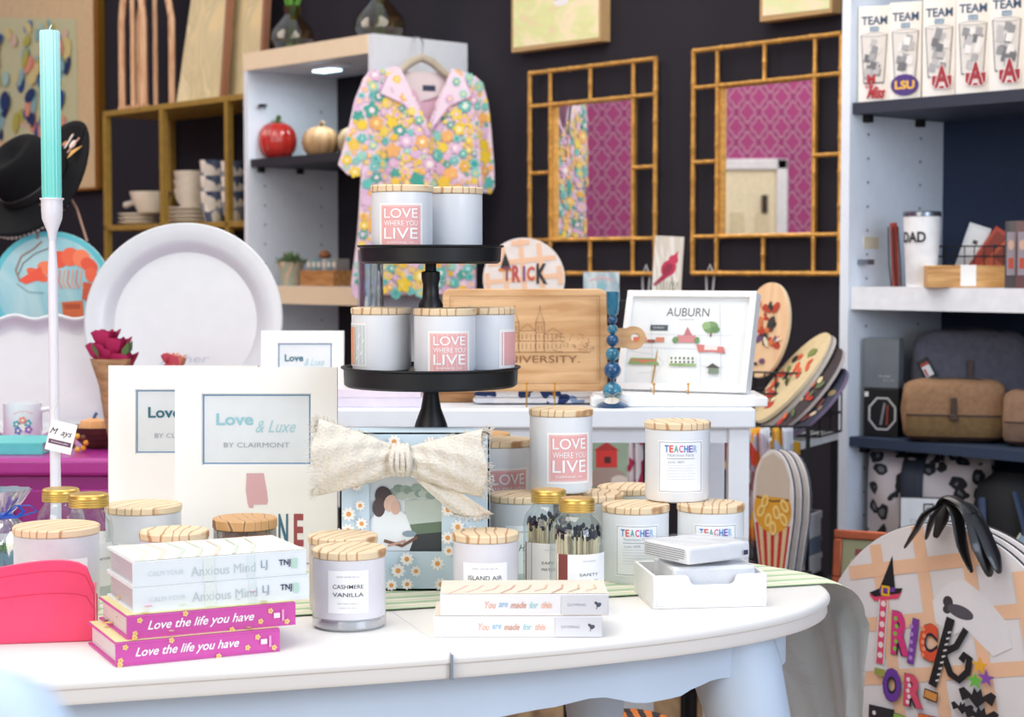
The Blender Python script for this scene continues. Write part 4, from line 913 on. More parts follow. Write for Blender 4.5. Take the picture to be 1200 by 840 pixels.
# big round platter
Yp = 3.72; cpx, cpy, rp = 213.5, 378, 117*Yp/F; cz_ = P(cpx, cpy, Yp).z
t = thing('round_platter', 'large round white platter with raised rim standing upright', 'platter', (P(cpx, cpy, Yp).x, Yp, cz_-rp*math.cos(R(10))))
t.rotation_euler = (-R(10), 0, 0)
g = G(); prf = [(0, -.006), (rp*.62, -.006), (rp*.72, -.004), (rp*.755, .004), (rp*.79, .014), (rp*.84, .020), (rp*.93, .024), (rp*.985, .026), (rp, .022), (rp*.985, .016), (rp*.8, .004), (rp*.74, -.012), (0, -.014)]
g.lathe(prf, 96, PLATT, T=Matrix.Translation((0, 0, rp)) @ Matrix.Rotation(R(90), 4, 'X')); g.build('dish', t)
A = Art(flat(-.0 + .006))
for i, s in enumerate(('gather', 'here with', 'grateful hearts')): A.text(s, 0, rp*.62-i*.04, .022, '#b9c1cc', .10+.03*i, 0, shear=.3)
A.build('embossed_words', t)
bz = cz_-rp*math.cos(R(10))
o = thing('plate_easel', 'white wooden plate easel under the large round platter', 'easel', (P(cpx, 400, Yp).x, Yp, pz))
for x in (-.06, .06):
    g = G(); g.tube([(x, -.04, bz-pz+.02), (x, -.035, bz-pz-.004), (x, .02, bz-pz-.006), (x, .07, .18)], .004, 8, CERAM); g.tube([(x, -.03, bz-pz-.004), (x, -.03, 0)], .004, 8, CERAM); g.tube([(x, .066, .16), (x, .12, 0)], .004, 8, CERAM); g.build('prong', o)
# flowers in kraft cones
def roses(label, px, pyb, pyt, Y, sc_, cols, seed):
    a = P(px, pyb, Y); o = thing('wrapped_bouquet', label, 'flowers', (a.x, Y, pz)); zt = P(px, pyt, Y).z-pz; rd = random.Random(seed); hcone = zt-.05*sc_
    g = G(); g.lathe([(.004, 0), (.012*sc_, hcone*.3), (.022*sc_, hcone*.7), (.032*sc_, hcone), (.031*sc_, hcone), (.02*sc_, hcone*.7), (.0, hcone*.3)], 18, wood('#c39a72', '#9d7650', 6), fn=lambda a, r, z: r*(1+.1*math.sin(a*4+z*30))); g.build('kraft_wrap', o)
    for i in range(5):
        cx, cy, cz = rd.uniform(-.022, .022)*sc_, rd.uniform(-.012, .012)*sc_, zt-.02*sc_-(i*.009)*sc_+rd.uniform(-.006, .004); g = G()
        for k in range(9):
            an = k*2.4; rr_ = (.006+.0019*k)*sc_
            def pet(u, v, an=an, rr_=rr_, cx=cx, cy=cy, cz=cz):
                t_ = an+(u-.5)*2.0; q_ = rr_*(.35+.75*v**.6); return Vector((cx+q_*math.cos(t_), cy+q_*math.sin(t_), cz-.010*sc_+v*.024*sc_*(1-.18*abs(u-.5)*2)+.002*math.sin(t_*3)))
            g.grid(pet, 6, 5, cols[k % len(cols)])
        g.build('bloom', o, angle=80)
    g = G()
    for i in range(3):
        t_ = rd.uniform(0, 6.28); x, y = .026*sc_*math.cos(t_), .02*sc_*math.sin(t_); g.add([(x, y, hcone), (x*1.3+.006, y*1.3, hcone+.012*sc_), (x*1.6, y*1.5, hcone+.026*sc_), (x*1.2-.006, y*1.2, hcone+.013*sc_)], [(0, 1, 2, 3)], '#5c7a48')
    g.build('leaves', o); o_ = bpy.data.objects[g and 'leaves']; return o
roses('magenta dried roses in a kraft paper cone before the round platter', 133, 480, 380, 3.42, 1.3, ['#b51f58', '#c92e69', '#a31a4f'], 3)
roses('single coral pink bloom bunch peeking over the rear mat frame', 200, 480, 408, 3.45, .8, ['#e2707c', '#d95a6b', '#ecaa8a'], 9)
t = thing('wooden_bowl', 'dark brown wooden bowl with an orange gourd behind mat frame', 'bowl', (P(118, 505, 3.5).x, 3.5, pz))
g = G(); g.lathe([(0, 0), (.03, 0), (.05, .02), (.062, .042), (.058, .042), (.045, .022), (0, .01)], 32, wood('#5a3226', '#3a1e18', 8)); g.build('dish', t)
t = thing('striped_gourd', 'small pale orange gourd with a blue mark inside the dark bowl', 'gourd', (P(110, 490, 3.5).x, 3.5, pz+.0125))
g = G(); g.lathe([(0, 0), (.02, .002), (.03, .014), (.031, .026), (.024, .040), (.008, .045), (0, .044)], 32, paint('#f0b277', .5), fn=lambda a, r, z: r*(1+.06*math.cos(a*8))); g.build('flesh', t)
g = G(); g.tube([(0, 0, .042), (.002, 0, .05), (.006, 0, .055)], [.004, .003, .0035], 8, '#4c6f9a'); g.build('stalk', t)
t = thing('beaded_ring', 'small amber bead ornament at the foot of the dark wooden bowl', 'ornament', (P(92, 525, 3.4).x, 3.4, pz))
for i in range(7): g = G(); an = i*2*math.pi/7; g.ball((.013*math.cos(an), .004, .018+.013*math.sin(an)), .0055, ['#d98f2e', '#6b3a22', '#e8b04a'][i % 3], 12, 8); g.build('bead', t)
# shrimp sign hung on ribbon
Ys = 4.05; c = P(60, 338, Ys); Rx, Rz = 70*Ys/F, 67*Ys/F
t = thing('hanging_sign', 'round turquoise hanging sign painted with an orange shrimp', 'sign', (c.x, Ys, c.z-Rz)); t.rotation_euler = (0, 0, 0)
g = G(); m = brushy(['#9fd3dc', '#b5dce0', '#93cdd8', '#cfe6e5'], 5, 'turquoise_wash')
g.prism([(Rx*math.cos(a_), Rz+Rz*math.sin(a_)) for a_ in [2*math.pi*i/48 for i in range(48)]], 0, .012, m, 'y'); g.build('disc', t, bevel=.002)
A = Art(flat(0)); 
def su(px, py): return ((px-60)*Ys/F, Rz+(338-py)*Ys/F)
A.ring(0, Rz, Rx, Rz, .012, '#5fc4cf', 40)
for i, (x, y, a_, b_, ro) in enumerate(((44, 322, 14, 6, -.5), (56, 314, 12, 8, -.2), (70, 304, 11, 10, .1), (83, 301, 11, 11, .2), (96, 303, 10, 11, .5), (105, 311, 8, 11, .9), (107, 322, 7, 9, .2))):
    A.ell(*su(x, y), a_*Ys/F, b_*Ys/F, ['#ee6a48', '#f5845c', '#e85a3e'][i % 3], rot=ro)
A.poly([su(22, 328), su(48, 312), su(52, 326), su(30, 333)], '#ee5a40'); A.poly([su(98, 330), su(96, 350), su(104, 354), (su(108, 332))], '#c9583a'); A.poly([su(72, 354), su(97, 352), su(98, 374), su(74, 372)], '#d06a3c'); A.poly([su(74, 356), su(94, 356), su(94, 362), su(76, 362)], '#b24e2c')
for i in range(7): A.line([su(66+5*i, 316), su(64+5*i, 330), su(68+5*i, 338)], .0028, ['#f7a98c', '#ef7c60'][i % 2])
A.line([su(50, 283), su(40, 292), (su(26, 300)), su(19, 316), su(24, 330)], .003, '#a5765a'); A.line([su(60, 290), su(42, 297), su(28, 308), su(22, 322)], .002, '#7f6a60'); A.line([su(20, 332), su(34, 342), su(52, 343)], .0016, '#6f8f96')
A.build('shrimp_painting', t)
g = G(); RBN = paint('#9a7a6a', .7)
top_ = Vector(((76-60)*Ys/F, .02, Rz+(338-222)*Ys/F)); g.tube([Vector(su(45, 280)[:1]+(-.003,)+su(45, 280)[1:]), Vector(su(48, 240)[:1]+(.01,)+su(48, 240)[1:]), top_], .003, 8, RBN, flat=.4)
g.tube([Vector((su(103, 283)[0], -.003, su(103, 283)[1])), Vector((su(90, 245)[0], .01, su(90, 245)[1])), top_], .003, 8, RBN, flat=.4); g.build('ribbon', t)
# hat on a wooden stand that also carries the sign
hx_ = P(40, 230, 4.2); hs_ = thing('hat_stand', 'black wooden hat stand on the sideboard, hidden behind the turquoise sign', 'stand', (P(45, 300, 4.13).x, 4.13+.04, 0))
g = G(); g.lathe([(0, 0), (.12, 0), (.12, .02), (.02, .035), (.014, .3), (.012, P(40, 200, 4.17).z), (.0, P(40, 198, 4.17).z)], 24, paint('#1b1a1c', .5)); g.build('pole', hs_)
g = G(); g.tube([(0, -.01, P(76, 223, 4.1).z), (.06, -.045, P(76, 223, 4.1).z), (.07, -.05, P(76, 221, 4.1).z+.01)], .005, 8, paint('#1b1a1c', .5)); g.build('peg', hs_)
hat = thing('fedora_hat', 'black wide brimmed felt hat with a decorated band, tilted on its stand', 'hat', P(42, 215, 4.14)); hat.rotation_euler = (R(38), R(-34), 0)
FELT = paint('#0e0f12', .85, var=.2, spec=.2)
g = G(); r1 = .085
def crown(u, v):
    an = u*2*math.pi; rr_ = [r1, r1*.98, r1*.95, r1*.9, r1*.8, r1*.55, r1*.25, 0][min(7, int(v*7))]; return Vector((0, 0, 0))
g.lathe([(r1, 0), (r1*.99, .02), (r1*.96, .06), (r1*.9, .085), (r1*.78, .098), (r1*.6, .1), (r1*.35, .09), (0, .082)], 40, FELT, sy=.88, fn=lambda a, r, z: r*(1-.12*(z > .05)*max(0, math.cos(a+1.2))**2)); g.build('crown', hat, angle=80)
g = G(); g.grid(lambda u, v: Vector(((r1+.088*v)*math.cos(u*6.2832), (r1*.88+.10*v)*math.sin(u*6.2832), .018*v*v*(1+1.3*math.cos(2*u*6.2832)))), 64, 8, FELT); g.build('brim', hat, solid=.004, angle=80)
g = G(); g.lathe([(r1+.001, .002), (r1+.003, .004), (r1+.002, .022), (r1, .024)], 40, paint('#1f1d20', .5), sy=.89); g.build('band', hat)
A = Art(lambda u, v, o: ((r1+.038+v)*math.cos(.15+u/.12), (r1*.9+.042+v)*math.sin(.15+u/.12), .006+o+.012), base=.002)
A.poly([(-.05, -.022), (-.03, .022), (-.022, -.01)], '#d9a24a'); A.ell(.0, 0, .014, .009, '#e9d9cf', rot=.5); A.line([(-.02, -.02), (-.005, .0), (.006, .026)], .006, '#c78f86'); A.line([(.012, -.02), (.024, .0), (.034, .02)], .006, '#e0cfc4'); A.ell(.03, -.01, .008, .008, '#b87a50'); A.build('brim_pins', hat)
g = G(); 
for i in range(22):
    a_ = 3.35+i*.085; g.ball(((r1+.062)*math.cos(a_), (r1*.88+.07)*math.sin(a_), -.012-.014*math.sin(i/21*3.14)), .0045, '#d9d2cb', 8, 6)
g.build('bead_chain', hat)
# ================================================================== wall hangings
BZ = WZ
def wthing(name, label, cat, x, off, z, group=None): return thing(name, label, cat, wpt(x, off, z), BZ, group)
m, nt, b = newmat('silvered_mirror'); b.inputs['Base Color'].default_value = lin('#f1f2f3'); b.inputs['Metallic'].default_value = 1; b.inputs['Roughness'].default_value = .01
n_ = nt.nodes.new('ShaderNodeTexNoise'); n_.inputs['Scale'].default_value = 2; nt.links.new(ramp(nt, n_.outputs[0], [(0, '#eceded'), (1, '#f4f5f6')]), b.inputs['Base Color']); MIR = m
def bamboo(g, p, q_, r=.0068):
    p, q_ = Vector(p), Vector(q_); L = (q_-p).length; n = max(2, round(L/.10)); pts = []; rs = []
    for i in range(n):
        for t, k in ((0.0, 1.22), (.06, 1.0), (.5, .93), (.94, 1.0)): pts.append(p+(q_-p)*((i+t)/n)); rs.append(r*k)
    pts.append(q_); rs.append(r*1.2); g.tube(pts, rs, 8, GOLDP)
def mirror(label, pl, pr, pyt_l, pyb_l):
    a = onwall(pl, pyt_l, .03); c = onwall(pl, pyb_l, .03); b_ = onwall(pr, 200, .03); xl, xr = wl(a), wl(b_); W = xr-xl; H = a.z-c.z
    o = wthing('bamboo_mirror', label, 'mirror', (xl+xr)/2, .0, c.z); y = -.03
    X = [-W/2, -W/2+W*.17, 0, W/2-W*.17, W/2]; Z = [0, H*.165, H*.5, H*.835, H]
    g = G()
    for x in (X[0], X[4]): bamboo(g, (x, y, 0), (x, y, H), .0076)
    for z in (Z[0], Z[4]): bamboo(g, (X[0], y, z), (X[4], y, z), .0076)
    g.build('outer_frame', o)
    for x in (X[1], X[3]): g = G(); bamboo(g, (x, y+.002, 0), (x, y+.002, H)); g.build('bamboo_rod', o)
    for z in (Z[1], Z[3]): g = G(); bamboo(g, (X[0], y+.002, z), (X[4], y+.002, z)); g.build('bamboo_rod', o)
    for p, q_ in (((X[2], Z[0]), (X[2], Z[1])), ((X[2], Z[3]), (X[2], Z[4])), ((X[0], Z[2]), (X[1], Z[2])), ((X[3], Z[2]), (X[4], Z[2]))):
        g = G(); bamboo(g, (p[0], y, p[1]), (q_[0], y, q_[1])); g.build('bamboo_strut', o)
    g = G(); g.box(X[1], X[3], -.012, -.002, Z[1], Z[3], paint('#3a3330', .7)); g.build('backing', o)
    g = G(); g.add([(X[1]+.006, -.0135, Z[1]+.006), (X[3]-.006, -.0135, Z[1]+.006), (X[3]-.006, -.0135, Z[3]-.006), (X[1]+.006, -.0135, Z[3]-.006)], [(0, 1, 2, 3)], MIR); g.build('mirror_glass', o, angle=1)
    e = .012
    for x0_, x1_, z0_, z1_ in ((X[1], X[1]+e, Z[1], Z[3]), (X[3]-e, X[3], Z[1], Z[3])): g = G(); g.box(x0_, x1_, -.026, -.012, z0_, z1_, GOLDP); g.build('inner_edge', o)
    return o
mirror('gold bamboo lattice mirror beside the floral shirt, reflecting the shirt', 621, 768, 86, 320)
mirror('gold bamboo lattice mirror reflecting a cream door, beside the white shelf', 813, 985, 60, 320)
def canvas(label, pl, pr, pyb_l, cols, h=.42, deco=None, dep=.045):
    a = onwall(pl, pyb_l, dep); b_ = onwall(pr, pyb_l-10, dep); xl, xr = wl(a), wl(b_)
    o = wthing('canvas_painting', label, 'painting', (xl+xr)/2, .0, a.z); W = xr-xl
    g = G(); g.box(-W/2, W/2, -dep, -.002, 0, h, paint('#b49468', .8)); g.build('wood_panel', o, bevel=.002)
    g = G(); g.add([(-W/2+.012, -dep-.001, .016), (W/2-.008, -dep-.001, .012), (W/2-.008, -dep-.001, h-.01), (-W/2+.012, -dep-.001, h-.01)], [(0, 1, 2, 3)], brushy(cols, 7, 'painted_surface', (.6, 1, 1.4))); g.build('painted_surface', o)
    if deco: A = Art(flat(-dep-.001)); deco(A, W, h); A.build('painted_motif', o)
    return o
canvas('pastel canvas with a grey vase hung above the left bamboo mirror', 599, 704, 62, ['#e8c9b0', '#d8dfa0', '#efe0c0', '#b8cfa0'], .42, lambda A, W, h: (A.ell(.03, .20, .05, .06, '#a8b2c2'), A.ell(.03, .14, .035, .012, '#e8e6ea')))
canvas('pastel canvas hung above the right bamboo mirror by the white shelf', 890, 975, 26, ['#e6d6a8', '#d6dfae', '#f0dcc0', '#e9e6c8'], .42)
# large framed abstract on the wall at far left
a = onwall(118, 222, .03); b_ = onwall(-120, 222, .03); xr, xl = wl(a), wl(b_)
o = wthing('framed_painting', 'large cream framed abstract painting in blues and coral at far left', 'painting', (xl+xr)/2, 0, a.z); W = xr-xl; H = 1.35
g = G()
for x0_, x1_, z0_, z1_ in ((-W/2, W/2, 0, .012), (-W/2, W/2, H-.012, H), (-W/2, -W/2+.04, 0, H), (W/2-.04, W/2, 0, H)): g.box(x0_, x1_, -.035, -.002, z0_, z1_, paint('#a9792c', .35, metal=.6))
g.build('gold_frame', o)
g = G(); g.box(-W/2+.035, W/2-.035, -.03, -.004, .01, H-.01, paint('#d8bd93', .8)); g.build('mat_board', o)
def pxu(px, py): p = onwall(px, py, .03); return (wl(p)-(xl+xr)/2, p.z-a.z)
A = Art(flat(-.031)); c = [pxu(-60, 165), pxu(92, 165), pxu(90, 22), pxu(-60, 20)]; A.poly(c, '#c9c9a0'); rd = random.Random(21)
u0 = c[0][0]; u1 = c[1][0]; v0 = c[0][1]; v1 = c[2][1]
for i in range(120):
    px = rd.uniform(-50, 82); py = rd.uniform(30, 155); u, v = pxu(px, py)
    col = rd.choice(['#2b4b8c', '#4c7fae', '#8fb6b8', '#e39a80', '#b5b04e', '#d8c88a', '#1f3768', '#d9b9a6', '#a9c9c0'])
    A.ell(u, v, rd.uniform(.02, .06), rd.uniform(.02, .055), col, 9, rd.uniform(0, 3))
A.build('abstract_print', o)
# ================================================================== gold shelving
GB = paint('#a8893f', .45, metal=.25, var=.12); zA = onwall(187, 122, .34).z; zB = onwall(187, 262, .34).z
def gx_(px, off): return wl(onwall(px, 200, off))
xl, xr = gx_(121, .34), gx_(300, .34)
o = wthing('gold_shelving', 'antique gold metal shelving against the dark wall at left', 'shelving', xl, 0, 0); W = xr-xl
for z, nm in ((zA, 'shelf'), (zB, 'shelf'), (.75, 'shelf'), (.2, 'shelf')):
    g = G(); g.box(0, W, -.34, -.01, z-.022, z, GB); g.build(nm, o, bevel=.002)
for px in (121, 187, 263):
    for y, e in ((-.34, 0), (-.035, 0)):
        x = gx_(px, .34)-xl; g = G(); g.box(x, x+.024, y, y+.024, 0, zA-.022, GB); g.build('upright', o)
g = G(); g.box(W-.03, W, -.34, -.31, 0, zA-.03, GB); g.build('upright', o)
def onshelf(px, off): return wl(onwall(px, 200, off))
LW = wood('#deb48e', '#b8835c', 8, 'z')
for k, (pa, pb, of) in enumerate(((143, 172, .27), (163, 205, .20))):
    xa, xb = onshelf(pa, of), onshelf(pb, of); w = xb-xa; hh = .62
    t = wthing('arched_lattice', ['narrow wooden cathedral arch lattice standing on the gold shelf, front one', 'wooden cathedral arch lattice behind the narrow one on gold shelf'][k], 'decoration', (xa+xb)/2, of, zA+.0003)
    g = G()
    for s in (-1, 1): g.tube([(s*(w/2-.012), 0, 0), (s*(w/2-.012), 0, hh*.58), (s*w*.36, 0, hh*.72), (s*w*.17, 0, hh*.88), (0, 0, hh)], .017, 4, LW)
    g.build('arch_frame', t); g = G(); g.tube([(0, 0, .02), (0, 0, hh*.97)], .012, 4, LW); g.build('mullion', t); g = G(); g.box(-w/2, w/2, -.015, .015, 0, .02, LW); g.build('sill', t)
for k, (pa, pb, of, ln_) in enumerate(((207, 258, .24, 5), (262, 303, .18, 4))):
    xa, xb = onshelf(pa, of), onshelf(pb, of); w = xb-xa
    t = wthing('painted_panel', ['tall pale abstract painted panel leaning on the gold shelf', 'second pale painted panel in a rosewood edge next to white shelf'][k], 'painting', (xa+xb)/2, of, zA+.001); t.rotation_euler.x = -R(ln_)
    g = G(); off_ = .10 if k == 0 else 0
    g.prism([(-w/2, 0), (w/2, 0), (w/2, .7), (-w/2+off_, .7)], 0, .02, brushy(['#e6cf9c', '#d9c9a0', '#cdbf96', '#e9d8b0', '#b8bfa0'], 8, 'abstract_wash', (1, 1, .5)), 'y'); g.build('panel', t)
    g = G(); g.box(w/2, w/2+.02, -.002, .024, 0, .7, paint('#9a6a50', .6)); g.build('edge_trim', t)
CR = paint('#e9dfd0', .4, var=.05)
def stackware(label, px, of, n, r, kind):
    t0 = None
    for i in range(n):
        x = onshelf(px, of)
        lab = label % (['bottom', 'second', 'third', 'fourth', 'fifth'][i])
        t = wthing(kind, lab, 'dish', x, of, zB+.0003+i*.0165, None); g = G()
        g.lathe([(0, 0), (r*.6, 0), (r*.7, .006), (r, .014), (r, .0175), (r*.68, .010), (0, .006)], 28, CR); tag(t); g.build('dish', t)
stackware('cream plate, %s in the left pile on the gold shelf', 162, .2, 3, .085, 'dinner_plate')
stackware('cream plate, %s in the right pile on the gold shelf', 224, .19, 4, .095, 'dinner_plate')
x = onshelf(183, .2); zz_ = zB+.0003+3*.0165+.003
t = wthing('gravy_boat', 'cream ceramic gravy boat with long handle on a pile of plates', 'dish', onshelf(176, .2), .2, zz_)
g = G(); g.lathe([(0, 0), (.05, 0), (.055, .01), (.075, .05), (.085, .085), (.081, .085), (.07, .05), (0, .012)], 28, CR); g.build('bowl', t); g = G(); g.tube([(-.08, 0, .055), (-.14, 0, .045), (-.2, 0, .035)], [.015, .011, .014], 8, CR); g.build('handle', t)
def cups(px, of, r, h, z0, n, lab, mat_, ky='cup'):
    for i in range(n):
        t = wthing('bowl' if ky == 'bowl' else 'cup', lab % (['lowest', 'middle', 'topmost'][i]), 'cup', onshelf(px, of), of, z0+i*h*.5); g = G()
        g.lathe([(0, 0), (r*.6, 0), (r*.85, h*.4), (r, h), (r*.95, h), (r*.8, h*.4), (0, h*.1)], 24, mat_); g.build('vessel', t)
cups(224, .2, .07, .07, zB+.0003+4*.0165+.003, 3, 'cream bowl, %s of the stack standing on the plates', CR, 'bowl')
PAT = voro(['#d8d2c8', '#4c5a78', '#e6e0d6', '#8e97ab', '#efe9df', '#2f3c58'], 26, .5, 'blue_patterned_ceramic')
cups(250, .24, .052, .12, zB+.0003, 3, 'blue patterned cup, %s in the left stack on the gold shelf', PAT)
cups(274, .24, .05, .115, zB+.0003, 3, 'blue patterned cup, %s in the right stack on the gold shelf', PAT)
# ================================================================== left white shelf unit
cA = wl(onwall(437, 60, .41)); cB = wl(onwall(285, 60, .41)); zT = P(437, 39, (WP+E*cA+NR*.41).y).z
su_ = wthing('shelf_unit', 'white cube shelf unit with wooden edge and a strip light, floral shirt beside', 'shelving', cB, 0, 0); W = cA-cB
SW2 = paint('#dde4ee', .5, var=.02); EDG = paint('#ead6b8', .5, var=.02)  # EDG: wooden edge, its cream warmed to carry sunlight
g = G(); g.box(0, .025, -.41, -.003, 0, zT-.06, SW2); g.build('side_panel', su_); g = G(); g.box(W-.025, W, -.41, -.003, 0, zT, SW2); g.build('side_panel', su_)
g = G(); g.box(0, W-.025, -.408, -.003, zT-.062, zT, SW2); tp = g.build('top_board', su_); g = G(); g.box(0, W-.026, -.4125, -.408, zT-.062, zT, EDG); g.build('front_edge', tp)
g = G(); g.box(.025, W-.025, -.012, -.004, 0, zT-.062, NAVY); g.build('back_panel', su_)
zS1 = onwall(301, 186, .40).z; zS2 = onwall(322, 335, .40).z
g = G(); g.box(.027, W-.027, -.40, -.013, zS1-.028, zS1, paint('#22262e', .6)); sh = g.build('shelf', su_)
for px, o_ in ((306, -.37), (325, -.2)): g = G(); g.box(.027, .045, o_, o_+.02, zS1-.046, zS1-.028, DARK); g.build('bracket', sh)
g = G(); g.box(.027, W-.027, -.40, -.013, zS2-.062, zS2, SW2); sh = g.build('shelf', su_); g = G(); g.box(.027, W-.027, -.4045, -.4, zS2-.062, zS2, EDG); g.build('front_edge', sh)
g = G(); g.box(.027, W-.027, -.40, -.013, .35, .40, SW2); g.build('shelf', su_)
A = Art(rightm(.025), base=.0006)
for i in range(18):
    for y in (-.34, -.09): A.ell(y, .55+i*.07, .004, .004, '#5a6472', 8)
A.build('peg_holes', su_)
g = G(); g.box(.035, .06, -.37, -.35, zT-.19, zT-.18, DARK); g.build('bracket', su_)
t = wthing('strip_light', 'small lit strip light under the top board of the left shelf', 'light', cB+.42*W, .30, zT-.0625-.022)
g = G(); g.box(-.02, .14, -.03, .03, .006, .022, paint('#d8dde4', .4)); g.build('housing', t, bevel=.004); g = G(); g.box(-.015, .09, -.028, .028, 0, .006, emit('#cdeeff', 3.5)); g.build('lens', t, bevel=.003)
pl_ = bpy.data.lights.new('strip_glow', 'AREA'); pl_.size = .1; pl_.size_y = .05; pl_.energy = 1.5; pl_.color = (.8, .93, 1); lo = bpy.data.objects.new('strip_glow', pl_); COL.objects.link(lo); lo.location = wpt(cB+.46*W, .30, zT-.09)
def pumpkin(label, px, pyb, wpx, hpx, of, mat_, stalk, z0, n=10):
    x = wl(onwall(px, 200, of)); p = wpt(x, of, z0); r = wpx*p.y/F/2; h = hpx*p.y/F
    t = wthing('pumpkin', label, 'pumpkin', x, of, z0+.0004); g = G()
    pr = [(0, .006)]+[(r*math.sin(math.pi*(i+.5)/14)**.75, h*(.5-.5*math.cos(math.pi*(i+.5)/14))) for i in range(1, 13)]+[(0, h*.93)]
    g.lathe(pr, 60, mat_, fn=lambda a, rr_, z: rr_*(1-.09*abs(math.cos(a*n/2))**6)); g.build('body', t, angle=80)
    g = G(); g.tube([(0, 0, h*.9), (.004, 0, h*1.05), (.015, 0, h*1.14)], [r*.16, r*.11, r*.13], 8, stalk)
    for k in range(6): a_ = k*1.05; g.tube([(0, 0, h*.96), (r*.25*math.cos(a_), r*.25*math.sin(a_), h*1.0), (r*.42*math.cos(a_), r*.42*math.sin(a_), h*.93)], [.006, .008, .002], 6, stalk, flat=.4)
    g.build('stalk', t)
pumpkin('shiny red ceramic pumpkin with green stalk on the black shelf', 325, 182, 46, 44, .30, paint('#b02a22', .2, var=.25, coat=.6, scale=18), '#4d6a32', zS1)
pumpkin('beige ribbed pumpkin on the black shelf beside the red one', 376, 178, 44, 36, .26, paint('#b08c64', .6, var=.25, scale=14), '#8a7355', zS1)
pumpkin('pale beige pumpkin half hidden behind the shirt sleeve', 413, 178, 34, 34, .22, paint('#a8906e', .6, var=.2, scale=14), '#8a7355', zS1)
# lower shelf things
x = wl(onwall(340, 200, .32)); t = wthing('potted_succulent', 'little green succulent in a patterned pot on the cream edged shelf', 'plant', x, .32, zS2+.0004)
g = G(); g.lathe([(0, 0), (.035, 0), (.047, .085), (.043, .085), (.035, .07), (0, .07)], 20, brushy(['#b8a890', '#8fa08a', '#c9a58c', '#d9ccb8'], 18, 'pot_glaze')); g.build('pot', t)
g = G(); rd = random.Random(2); LF = paint('#5f7a52', .6, var=.25)
for i in range(60):
    a_ = rd.uniform(0, 6.28); e = rd.uniform(.2, 1.4); L = rd.uniform(.03, .05); d = Vector((math.cos(a_)*math.cos(e), math.sin(a_)*math.cos(e), math.sin(e)))
    p = Vector((d.x*.025, d.y*.025, .078)); g.tube([p, p+d*L*.6, p+d*L], [.006, .008, .001], 5, LF, flat=.5)
g.build('leaves', t)
x = wl(onwall(384, 200, .30)); t = wthing('wooden_crate', 'small wooden crate filled with little boxes on the cream edged shelf', 'crate', x, .30, zS2+.0004)
WC = wood('#c08a50', '#94602f', 8); g = G(); w, d, h = .10, .05, .055
g.box(-w, w, -d, d, 0, .006, WC); g.box(-w, w, -d, -d+.008, .006, h, WC); g.box(-w, w, d-.008, d, .006, h, WC); g.box(-w, -w+.008, -d+.008, d-.008, .006, h, WC); g.box(w-.008, w, -d+.008, d-.008, .006, h, WC); g.build('crate_body', t)
for i in range(6):
    q_ = wthing('seasoning_tin', ['grey', 'teal', 'slate', 'pale', 'blue', 'smoky'][i]+' small tin standing in the wooden crate on the shelf, '+['first', 'second', 'third', 'fourth', 'fifth', 'sixth'][i]+' from left', 'tin', x-.075+i*.03, .30, zS2+.0068)
    g = G(); g.box(-.0125, .0125, -.03, .03, 0, .085+.004*(i % 2), ['#8b9599', '#6f9aa0', '#7d8790', '#a7adad', '#6a8894', '#8f8a86'][i]); g.build('tin_body', q_, bevel=.003); A = Art(flat(-.03)); A.rect(-.009, .009, .06, .078, '#d8d4c8'); A.build('tin_label', q_)
t = wthing('paper_cone', 'brown pine cone ornament lying on tins in the wooden crate', 'ornament', x-.02, .30, zS2+.0962); g = G(); g.lathe([(0, 0), (.018, .003), (.024, .012), (.014, .025), (0, .032)], 16, paint('#8c5b38', .7)); g.build('cone', t)
# vases on the top board
def vase(label, px, of, r, seed, fl):
    x = wl(onwall(px, 20, of)); t = wthing('glass_vase', label, 'vase', x, of, zT+.0004)
    g = G(); g.lathe([(0, .002), (r*.7, .001), (r, r*.55), (r*.95, r*.95), (r*.6, r*1.4), (r*.35, r*1.7), (r*.42, r*2.1), (r*.4, r*2.1), (r*.32, r*1.7), (r*.9, r*.95), (0, .008)], 30, glass('#d9c9a8', .04, .06, .35)); g.build('glass_body', t)
    g = G(); rd = random.Random(seed)
    for i in range(10): a_ = rd.uniform(0, 6.28); g.tube([(.02*math.cos(a_), .02*math.sin(a_), .02), (.012*math.cos(a_+2), .012*math.sin(a_+2), r*1.8), (.05*math.cos(a_+2.5), .04*math.sin(a_+2.5), r*3.2)], .006, 5, '#5d9a38', cap=False)
    g.build('green_stems', t); 
    for i in range(5): a_ = i*1.26; g = G(); g.lathe([(0, 0), (.02, .01), (.028, .035), (.02, .06), (.008, .07), (0, .06)], 12, fl, c=(.05*math.cos(a_), .04*math.sin(a_), r*3.1+.01*(i % 2))); g.build('tulip', t)
vase('round glass vase of green stemmed tulips at the left of the unit top', 343, .30, .078, 1, '#d9a03a')
vase('round glass vase of white tulips at the right of the unit top', 445, .22, .088, 5, '#ece4e6')
